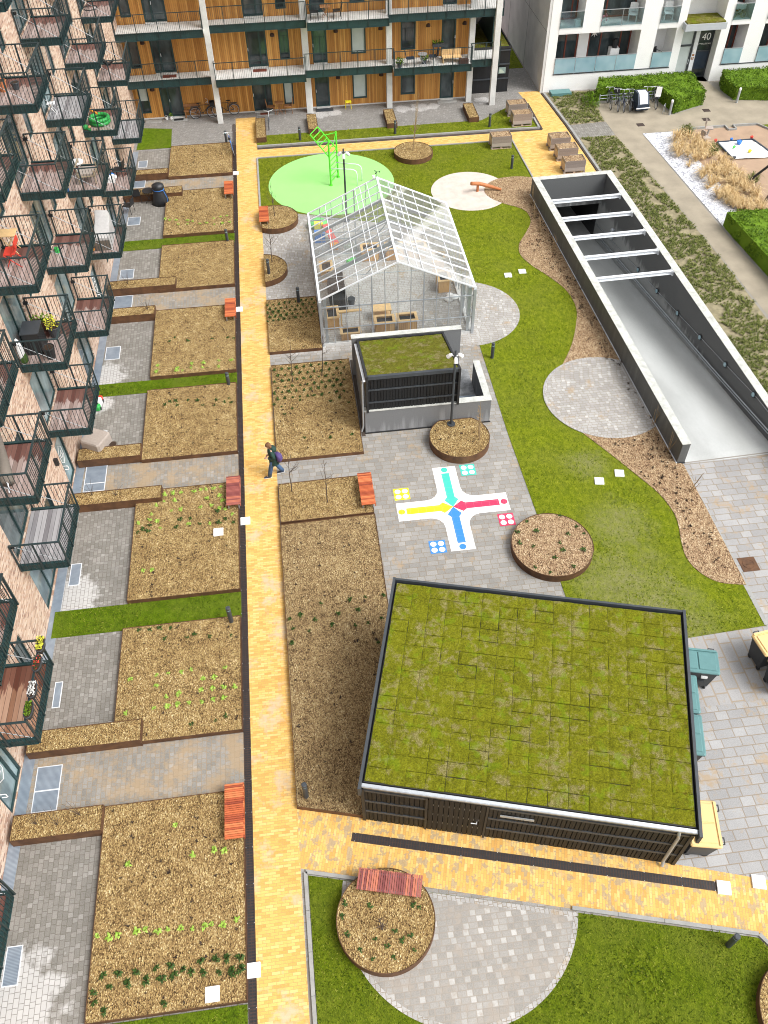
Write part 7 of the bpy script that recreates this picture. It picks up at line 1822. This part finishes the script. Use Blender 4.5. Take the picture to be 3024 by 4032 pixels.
# inflatable pool
z = zdeck(2); o = thing('paddling_pool', 'green inflatable paddling pool with an orange arch on a second floor balcony', 'paddling pool', on(-8.75,42.2,2))
b = MB()
for h in (.1,.26): b.tube([(-8.6+.42*math.cos(t*PI/10),42.35+.42*math.sin(t*PI/10),z+h) for t in range(20)], .09, 8, closed=True)
b.build('ring', M['pool_green'], o, smooth=True)
b = MB(); b.tube([(-9.25,41.75,z+.1),(-9.22,41.9,z+.75),(-8.95,42.05,z+.85),(-8.6,42.2,z+.5)], [.08,.08,.07,.05], 10); b.build('arch', M['orange'], o, smooth=True)
b = MB(); b.ball((-9.2,41.65,z+.15),.16,.14,.12,10,7); b.tube([(-9.15,41.6,z+.15),(-8.95,41.55,z-.05+.1)], [.09,.05], 8); b.build('leaves', M['pool_green'], o, smooth=True)
b = MB(); b.ball((-8.98,41.55,z+.2),.07,n=8,m=6); b.build('ball', M['pine_frame'], o)
# hanging egg chair, lounge chairs and smaller things
def eggchair(loc, lab, mat):
    o = thing('egg_chair', lab, 'chair', loc); b = MB()
    for k in range(9):
        a = R(k*22.5+90); b.tube([(.38*math.sin(t*PI/8)*math.cos(a),.38*math.sin(t*PI/8)*math.sin(a)*.9,.35+.62*(1-math.cos(t*PI/8))) for t in range(9)], .018, 5)
    for t in (2,4,6): b.tube([(.38*math.sin(t*PI/8)*math.cos(R(k*20+90)),.36*math.sin(t*PI/8)*math.sin(R(k*20+90)),.35+.62*(1-math.cos(t*PI/8))) for k in range(10)], .014, 5)
    b.build('basket', mat, o, local=True); b = MB(); b.ball((-.05,0,.55),.3,.3,.12,12,7); b.build('cushion', M['grey_cover'], o, local=True, smooth=True)
    b = MB(); b.tube([(.35*math.cos(t*PI/8),.35*math.sin(t*PI/8),.02) for t in range(16)], .02, 6, closed=True); b.tube([(-.35,0,.02),(-.42,0,1.2),(-.2,0,1.8),(0,0,1.62)], .022, 6); b.build('stand', M['black'], o, local=True); return o
eggchair(on(-8.9,48.6,3),'pale wicker egg chair on a far third floor balcony of the brick building',M['wicker'])
o = thing('hammock_seat', 'dark hammock seat hung across a far second floor balcony', 'hammock', on(-8.8,48.2,2)); b = MB(); z = zdeck(2)
b.loft([[(-9.15+.9*t,49.0-1.1*t-.22*math.sin(PI*t)+w,z+.75-.35*math.sin(PI*t)+abs(w)*.5) for w in (-.25,0,.25)] for t in (0,.15,.3,.5,.7,.85,1)], cap=False); b.build('cloth', M['black_cover'], o, smooth=True); b = MB(); b.tube([(-9.15,49.0,z+.75),(-9.2,49.3,z+1.3)], .01, 5); b.build('rope', M['rod'], o)
eggchair(on(-9.05,36.4,2),'pale wicker egg chair on a second floor balcony with a round white table',M['wicker']) if False else None
table(on(-9.0,37.2,2),.30,.62,M['white'],'round white table on a second floor balcony beside a wooden lounge frame')
o = thing('wooden_lounge_frame', 'pale wooden lounge frame on a second floor balcony', 'chair', on(-8.5,36.8,2)); z = zdeck(2); b = MB()
for p, q_ in (((-8.9,36.3,.35),(-8.2,36.3,.35)),((-8.9,37.1,.35),(-8.2,37.1,.35)),((-8.9,36.3,.35),(-8.9,37.1,.35)),((-8.2,36.3,.35),(-8.2,37.1,.35)),((-8.2,36.3,.0),(-8.2,36.3,.6)),((-8.2,37.1,0),(-8.2,37.1,.6)),((-8.9,36.3,0),(-8.9,36.3,.8)),((-8.9,37.1,0),(-8.9,37.1,.8)),((-8.9,36.3,.78),(-8.9,37.1,.78))): b.bar((p[0],p[1],z+p[2]),(q_[0],q_[1],z+q_[2]),.045)
b.build('frame', M['wicker'], o); b = MB(); b.box(-8.86,36.34,z+.375,-8.24,37.06,z+.45); b.build('cushion', M['beige_cover'], o)
o = thing('blue_bag', 'blue plastic bag hanging at the corner of a second floor balcony', 'bag', on(-9.3,35.7,2)); b = MB(); b.loft([ring((-9.35,35.72,z+.05),.06,.10,10),ring((-9.35,35.72,z+.25),.09,.13,10),ring((-9.35,35.72,z+.42),.04,.06,10)]); b.build('bag', M['blue'], o, smooth=True)
o = thing('laundry_basket', 'white laundry with blue cloth on a first floor balcony', 'laundry', on(-8.95,42.7,1)); z = zdeck(1); b = MB()
for i in range(7): b.ball((-9.05+.07*i,42.6+.12*math.sin(i*2),z+.2+.05*math.cos(i*3)),.12,.14,.09,8,6)
b.build('cloth', M['white'], o, smooth=True); b = MB(); b.ball((-8.78,42.75,z+.25),.14,.12,.1,8,6); b.build('blue_cloth', M['blue'], o, smooth=True); b = MB(); b.rim(rect(-9.2,42.4,-8.65,43.0), z, z+.16, .02); b.build('basket', M['white'], o)
chair(on(-8.45,42.95,1),R(170),M['black'],'black chair on the first floor balcony with the laundry')
pot(-9.2,31.1,4,.16,.34,M['terracotta'],'terracotta pot on a high balcony at the left edge of the photo'); pot(-8.8,31.2,4,.14,.22,M['charcoal'],'small square-looking dark pot on a high balcony at the left edge of the photo')
table(on(-9.15,36.5,3),.16,.40,M['white'],'small white stool on a third floor balcony','square',nm='stool')
o = thing('red_folding_chair', 'red metal folding chair on a third floor balcony at the left edge', 'chair', on(-8.85,25.3,3)); z = zdeck(3); b = MB()
for y in (25.0,25.5): b.tube([(-9.1,y,z),(-8.65,y,z+.85)], .016, 6); b.tube([(-8.65,y,z),(-9.1,y,z+.45)], .016, 6)
b.build('legs', M['red'], o); b = MB(); b.box(-9.1,25.0,z+.44,-8.75,25.5,z+.47); b.build('seat', M['red'], o); b = MB(); b.box(-8.68,25.0,z+.68,-8.64,25.5,z+.85); b.build('backrest', M['red'], o)
table(on(-9.1,26.0,3),.30,.68,M['pine_frame'],'pale wooden square table on a third floor balcony at the left edge','square')
o = thing('watering_can', 'small green and black watering can on a second floor balcony', 'watering can', on(-9.2,30.95,2)); b = MB(); b.cyl(-9.2,30.95,zdeck(2),zdeck(2)+.2,.1,12,.08); b.build('body', M['pool_green'], o); b = MB(); b.tube([(-9.12,30.95,zdeck(2)+.05),(-8.9,30.95,zdeck(2)+.24)], .02, 6); b.build('spout', M['black'], o)

# ------------------------------------------------------------------ along the timber building
table((.02,56.3,.006),.28,.72,M['teak'],'brown folding table by the glazed door of the timber building ground floor','sq'); chair((-.5,56.4,.006),R(0),M['teak'],'brown folding chair left of the folding table under the deck',solid=True); chair((.58,56.4,.006),R(180),M['teak'],'brown folding chair right of the folding table under the deck',solid=True)
o = thing('yellow_stool', 'bright yellow stool by the timber wall', 'stool', (4.5,56.35,.006)); b = MB(); b.bbox(-.2,-.16,.44,.2,.16,.47,.01); b.build('seat', M['yellow'], o, local=True)
b = MB()
for x in (-.16,.16): 
    for y in (-.12,.12): b.tube([(x,y,.44),(x*1.15,y*1.2,0)], .014, 6)
b.build('legs', M['yellow'], o, local=True)
o = thing('wall_bench', 'plain wooden bench against the timber wall behind the dark bicycle', 'bench', (-5.6,56.6,.006)); b = MB(); b.box(-.5,-.16,.44,.5,.14,.48); b.build('seat', M['teak'], o, local=True); b = MB()
for x in (-.42,.42): b.box(x-.03,-.12,0,x+.03,.12,.439)
b.build('leg', M['teak'], o, local=True); b = MB(); b.box(-.5,.15,.62,.5,.19,.80); b.box(-.44,.16,.441,-.38,.19,.62); b.box(.38,.16,.441,.44,.19,.62); b.build('backrest', M['teak'], o, local=True)
for x, lab in ((-7.28,'white plant pot by the leftmost ground floor door of the timber building'),(-6.98,'second white plant pot, with a small green plant, by the leftmost ground floor door')):
    o = pot(x,56.55,0,.10,.2,M['white'],lab)
    if x > -7: foliage(o, M['hedge'], 40, .13, .22, .2, 8)
for x0, x1, lab in ((-8.6,-7.6,'grey slab step below the leftmost window of the timber building'),(-6.95,-5.95,'grey slab step at the leftmost door of the timber building'),(-1.5,-.4,'grey slab step at the second door of the timber building'),(2.35,3.5,'dark slab step at the third door of the timber building'),(10.4,11.7,'grey slab step at the rightmost door of the timber building')):
    b = MB(); b.bbox(x0,56.15,.007,x1,56.58,.035,.005); solo(b, 'door_step', M['kerb'] if x0 != 2.35 else M['charcoal'], lab, 'step', ((x0+x1)/2,56.35,0))
b = MB(); b.bbox(-6.8,56.22,.0355,-6.2,56.5,.05,.004); solo(b, 'doormat', M['black'], 'dark doormat at the leftmost door of the timber building', 'doormat', (-6.5,56.36,.036))
b = MB(); b.bbox(-1.25,56.22,.0355,-.65,56.5,.05,.004); solo(b, 'doormat', M['redbrown'], 'reddish doormat at the second door of the timber building', 'doormat', (-.95,56.36,.036))
zl = 2.74-.019
for x, y, lab in ((7.75,55.4,'big leafy plant in a pot at the left end of the furnished timber balcony'),(9.35,55.75,'leafy plant in a grey pot between the blue folding chairs')):
    o = thing('potted_plant', lab, 'plant', (x,y,zl)); b = MB(); b.cyl(0,0,0,.28,.13,14,.17); b.build('pot', M['charcoal'], o, local=True); foliage(o, M['hedge'], 120, .26, .36, .26, int(x*10), .06)
chair((8.45,55.6,zl),R(0),M['steel_blue'],'blue-grey folding chair, left one on the furnished timber balcony',solid=True); chair((9.9,55.7,zl),R(180),M['steel_blue'],'blue-grey folding chair, right one on the furnished timber balcony',solid=True)
table((9.2,55.5,zl),.3,.68,M['galv'],'small grey folding table between the blue-grey chairs')
o = thing('wooden_settee', 'pale wooden slatted settee on the furnished timber balcony', 'settee', (11.1,55.75,zl)); b = MB(); b.box(-.6,-.25,.30,.6,.25,.34); b.build('seat', M['pine_frame'], o, local=True); b = MB()
for i in range(12): b.box(-.6+i*.102,.22,.36,-.6+i*.102+.085,.26,.72)
b.build('backrest', M['pine_frame'], o, local=True); b = MB()
for x in (-.55,.55): b.box(x-.03,-.22,0,x+.03,.22,.299)
b.build('leg', M['pine_frame'], o, local=True)
o = thing('hanging_planter', 'box of clipped green plants on a stand beside the upper right door', 'planter', (10.3,56.3,zl)); b = MB(); b.box(-.35,-.12,.75,.35,.12,.95); b.box(-.3,-.1,0,-.26,.1,.749); b.box(.26,-.1,0,.3,.1,.749); b.build('stand', M['charcoal'], o, local=True); b = MB(); rnd = random.Random(6)
for k in range(160):
    p = Vector((rnd.uniform(-.35,.35),rnd.uniform(-.14,.14),.95+rnd.uniform(0,.16))); t = Vector((rnd.gauss(0,1),rnd.gauss(0,1),rnd.gauss(0,1))).normalized()*.05; u = t.cross(Vector((.3,.5,1))).normalized()*.025; b.add([p-t,p+u,p+t,p-u],[(0,1,2,3)])
b.build('leaves', M['hedge'], o, local=True)
b = MB(); b.bbox(11.5,55.25,zl,12.1,55.5,zl+.28,.01); o = solo(b, 'brown_trough', M['lamp_rust'], 'brown trough at the right end of the furnished timber balcony', 'planter', (11.8,55.4,zl))
for x, lab in ((-6.55,'brown doormat on the first deck in front of the leftmost upper door'),(-.95,'brown doormat on the first deck in front of the second upper door')):
    b = MB(); b.bbox(x-.42,56.1,2.7215,x+.42,56.5,2.745,.004); solo(b, 'doormat', M['redbrown'], lab, 'doormat', (x,56.3,2.72))
zl2 = 5.62-.019
table((3.3,55.75,zl2),.3,.72,M['teak'],'brown bistro table on the upper timber balcony','sq'); chair((2.65,55.8,zl2),R(0),M['black'],'black chair left of the brown bistro table on the upper deck',solid=True); chair((4.0,55.8,zl2),R(180),M['black'],'black chair right of the brown bistro table on the upper deck',solid=True)

# ------------------------------------------------------------------ on the white building
def armchair(loc, rz, lab):
    o = thing('plastic_armchair', lab, 'chair', loc, rz, 'white plastic armchairs on the loggias'); b = MB()
    b.bbox(-.28,-.28,.36,.28,.26,.41,.02); b.build('seat', M['white'], o, local=True)
    b = MB(); b.loft([[(x,y,z) for x, y in ((.31*math.cos(R(a)),.06+.28*math.sin(R(a))) for a in range(-20,201,22))] + [(x,y,z) for x, y in ((.27*math.cos(R(a)),.06+.24*math.sin(R(a))) for a in range(200,-21,-22))] for z in (.41,.62,.66)]); b.loft([[(x,y,z) for x, y in ((.29*math.cos(R(a)),.10+.26*math.sin(R(a))) for a in range(30,151,20))] + [(x,y,z) for x, y in ((.25*math.cos(R(a)),.10+.22*math.sin(R(a))) for a in range(150,29,-20))] for z in (.6,.85,.95)]); b.build('shell', M['white'], o, local=True)
    for x in (-.25,.25):
        for y in (-.24,.22): b = MB(); b.box(x-.03,y-.02,0,x+.03,y+.02,.36); b.build('leg', M['white'], o, local=True)
    return o
armchair((23.15,57.4,3.915),R(-20),'white plastic armchair on the wide upper loggia of the white building'); armchair((25.5,57.35,3.87),R(-10),'white plastic armchair on the narrow upper loggia beside the entrance')
o = thing('toy_bicycle', 'pink child bicycle on the wide upper loggia of the white building', 'toy', (21.2,57.2,3.915)); M['pink'] = noisy('pink_paint', (.80,.25,.33), .05, 5, .5, 0); b = MB()
for x in (-.18,.18): b.tube([(x+.12*math.cos(t*PI/8),0,.13+.12*math.sin(t*PI/8)) for t in range(16)], .025, 6, closed=True)
b.build('wheel', M['white'], o, local=True); b = MB(); b.tube([(-.18,0,.13),(-.05,0,.38),(.16,0,.42),(.18,0,.13)], .025, 6); b.tube([(.15,-.14,.5),(.16,0,.46),(.15,.14,.5)], .018, 6); b.bar((-.14,0,.42),(-.0,0,.42),.08,.04); b.build('frame', M['pink'], o, local=True)
b = MB(); b.bbox(-.2,-.16,0,.2,.16,.34,.02); o = solo(b, 'storage_box', M['white'], 'white storage box in the corner of the small upper loggia', 'box'); o.location = (19.45,57.1,3.925)
o = thing('pushchair', 'pushchair with pale tyres on the loggia right of the entrance', 'pushchair', (30.2,57.3,3.795)); b = MB()
for x, y in ((-.3,-.2),(.25,-.25),(.3,.25),(-.3,.25)): b.tube([(x+.15*math.cos(t*PI/8),y,.16+.15*math.sin(t*PI/8)) for t in range(16)], .03, 6, closed=True)
b.build('tyre', M['wicker'], o, local=True); b = MB(); b.loft([[(-.35,-.22,.5),(.3,-.22,.45),(.3,.22,.45),(-.35,.22,.5)],[(-.42,-.25,.85),(.36,-.25,.70),(.36,.25,.70),(-.42,.25,.85)]]); b.tube([(-.4,-.2,.8),(-.65,-.2,1.05),(-.65,.2,1.05),(-.4,.2,.8)], .02, 6); b.tube([(-.3,-.2,.16),(.2,-.2,.5)], .02, 6); b.tube([(.3,.2,.16),(-.2,.2,.5)], .02, 6); b.build('frame', M['grey_cover'], o, local=True)
chair((25.4,57.5,1.175),R(-60),M['black'],'dark office chair in the narrow ground floor loggia beside the entrance')
b = MB(); b.bbox(-.25,-.12,0,.25,.12,.2,.01); o = solo(b, 'planter_trough', M['charcoal'], 'small dark trough with withered plants behind the glass balustrade of the ground floor loggia', 'planter'); o.location = (20.4,57.3,1.175)
b = MB(); b.box(-.3,-.25,0,.3,.25,1.0); b.box(-.26,-.255,.55,.26,-.25,.95); o = solo(b, 'white_cabinet', M['white'], 'white cabinet with a black machine on it, inside the ground floor loggia', 'cabinet'); o.location = (22.45,57.85,1.175)
b = MB(); b.cyl(0,0,0,.5,.16,16); b.cyl(0,0,.501,.56,.12,16,.06); o = solo(b, 'drinks_urn', M['black'], 'black round machine on the white cabinet in the ground floor loggia', 'machine'); o.location = (22.45,57.8,2.176)

# ------------------------------------------------------------------ grass blades standing out of the lawns
def blades(name, lab, mat, poly, z, dens, seed, h=.045, holes=()):
    rnd = random.Random(seed); b = MB(); m_ = len(poly)
    x0, x1 = min(p[0] for p in poly), max(p[0] for p in poly); y0, y1 = max(0,min(p[1] for p in poly)), max(p[1] for p in poly)
    for k in range(int((x1-x0)*(y1-y0)*dens)):
        x, y = rnd.uniform(x0,x1), rnd.uniform(y0,y1); c = False
        for i in range(m_):
            (ax, ay), (bx, by) = poly[i], poly[i-1]
            if (ay > y) != (by > y) and x < (bx-ax)*(y-ay)/(by-ay)+ax: c = not c
        if not c or any((x-hx)**2+(y-hy)**2 < hr*hr for hx, hy, hr in holes): continue
        s = h*rnd.uniform(.6,1.5)*(1+.6*noise.noise((x*.8,y*.8,seed)))
        a = rnd.uniform(0,6.28); d = Vector((math.cos(a),math.sin(a),0))*s*.9; t = Vector((-d.y,d.x,0))*.30; p = Vector((x,y,z))
        b.add([p-t,p+t,p+d+Vector((0,0,s*.7))], [(0,1,2)])
    return tag(b.build(name, mat), lab, 'grass', kind='stuff')
M['blade'] = leaf_mat('grass_blades', [(.15,(.045,.07,.003)),(.45,(.11,.15,.005)),(.7,(.19,.235,.010)),(.92,(.34,.34,.05))], .1)
M['blade_dark'] = leaf_mat('dark_grass_blades', [(.15,(.030,.055,.003)),(.45,(.070,.105,.004)),(.7,(.12,.165,.008)),(.92,(.24,.25,.04))], .1)  # darker green ramp for the south lawn and the left strips
blades('grass', 'short grass blades on the lawn in the foreground', M['blade_dark'], south, .03, 330, 3, .05, ((2.62,7.05,3.16),(.58,6.64,1.3),(10.75,3.05,1.4)))
main = [(8.16,13.97),(14.40,14.26),(14.40,15.9)]+wavy+[(8.04,44.1),(7.97,36),(7.97,30.5),(7.97,24.6),(8.06,20)]
blades('grass', 'short grass blades on the winding lawn beside the wood chip bed', M['blade'], main, .022, 190, 4, .05, ((8.15,18.42,1.47),(12.55,26.3,2.62),(7.8,33.1,2.6),(10.25,44.5,2.2)))
blades('grass', 'short grass blades on the lawn around the green play surface', M['blade'], [(-1.55,44.3),(0.2,44.2),(8.02,40.7),(13.8,43.75),(14.0,50.2),(-1.55,50.2)], .021, 110, 5, .055, ((2.55,46.6,3.64),(10.25,44.5,2.22),(7.72,49.22,1.17),(12.6,43.9,1.7)))
blades('grass', 'short grass blades on the far strip in front of the timber building', M['blade'], bnorth, .05, 120, 6, .055)
for y0_, y1_, x0_ in ((16.97,18.01,-9.4),(29.34,30.12,-9.15),(41.02,41.91,-9.0),(3.4,5.18,-6.9)):
    blades('grass', 'short grass blades on the narrow strips between the left beds', M['blade_dark'], rect(x0_,y0_,-3.1,y1_), .03, 260, int(y0_), .05)
# ------------------------------------------------------------------ light, sky, camera
w = bpy.data.worlds.new('World'); sc.world = w; w.use_nodes = True
nt = w.node_tree; bgn = nt.nodes['Background']; sky = nt.nodes.new('ShaderNodeTexSky'); sky.sky_type = 'NISHITA'; sky.sun_disc = False
EL, AZ = 52, 122        # overcast sun, from the right and behind the camera
sky.sun_elevation = R(EL); sky.sun_rotation = R(AZ); sky.altitude = 50; sky.air_density = 1.0; sky.dust_density = 4.0; sky.ozone_density = 1.0
hs = nt.nodes.new('ShaderNodeHueSaturation'); hs.inputs['Saturation'].default_value = .12
nt.links.new(sky.outputs[0], hs.inputs['Color']); nt.links.new(hs.outputs[0], bgn.inputs['Color']); bgn.inputs['Strength'].default_value = .15
sd_ = bpy.data.lights.new('sun', 'SUN'); sd_.energy = 1.05; sd_.angle = R(26); sd_.color = (1,.97,.93)
so = bpy.data.objects.new('sun', sd_); C.objects.link(so)
dirv = Vector((math.sin(R(AZ))*math.cos(R(EL)), math.cos(R(AZ))*math.cos(R(EL)), math.sin(R(EL))))
so.rotation_euler = (-dirv).to_track_quat('-Z','Y').to_euler(); so.location = (30,-30,60)
cam = bpy.data.cameras.new('camera'); co = bpy.data.objects.new('camera', cam); C.objects.link(co)
cam.sensor_fit = 'VERTICAL'; cam.sensor_height = 36; cam.lens = 36*3328.62/4032; cam.clip_end = 1000; cam.clip_start = .5
p_, y_, r_ = 0.847501952, 0.111616627, 0.0197510939
fwd = Vector((math.sin(y_)*math.cos(p_), math.cos(y_)*math.cos(p_), -math.sin(p_))); ri = Vector((math.cos(y_),-math.sin(y_),0)); dn = fwd.cross(ri)
rx = ri*math.cos(r_)+dn*math.sin(r_); dd = -ri*math.sin(r_)+dn*math.cos(r_)
mw = Matrix((( rx.x,-dd.x,-fwd.x,0),(rx.y,-dd.y,-fwd.y,0),(rx.z,-dd.z,-fwd.z,24.0),(0,0,0,1)))
co.matrix_world = mw; sc.camera = co
sc.view_settings.view_transform = 'Standard'; sc.view_settings.look = 'None'; sc.view_settings.exposure = .90; sc.view_settings.gamma = 1
sc.cycles.use_denoising = True; sc.cycles.filter_width = 1.0; sc.cycles.max_bounces = 8; sc.cycles.transparent_max_bounces = 24
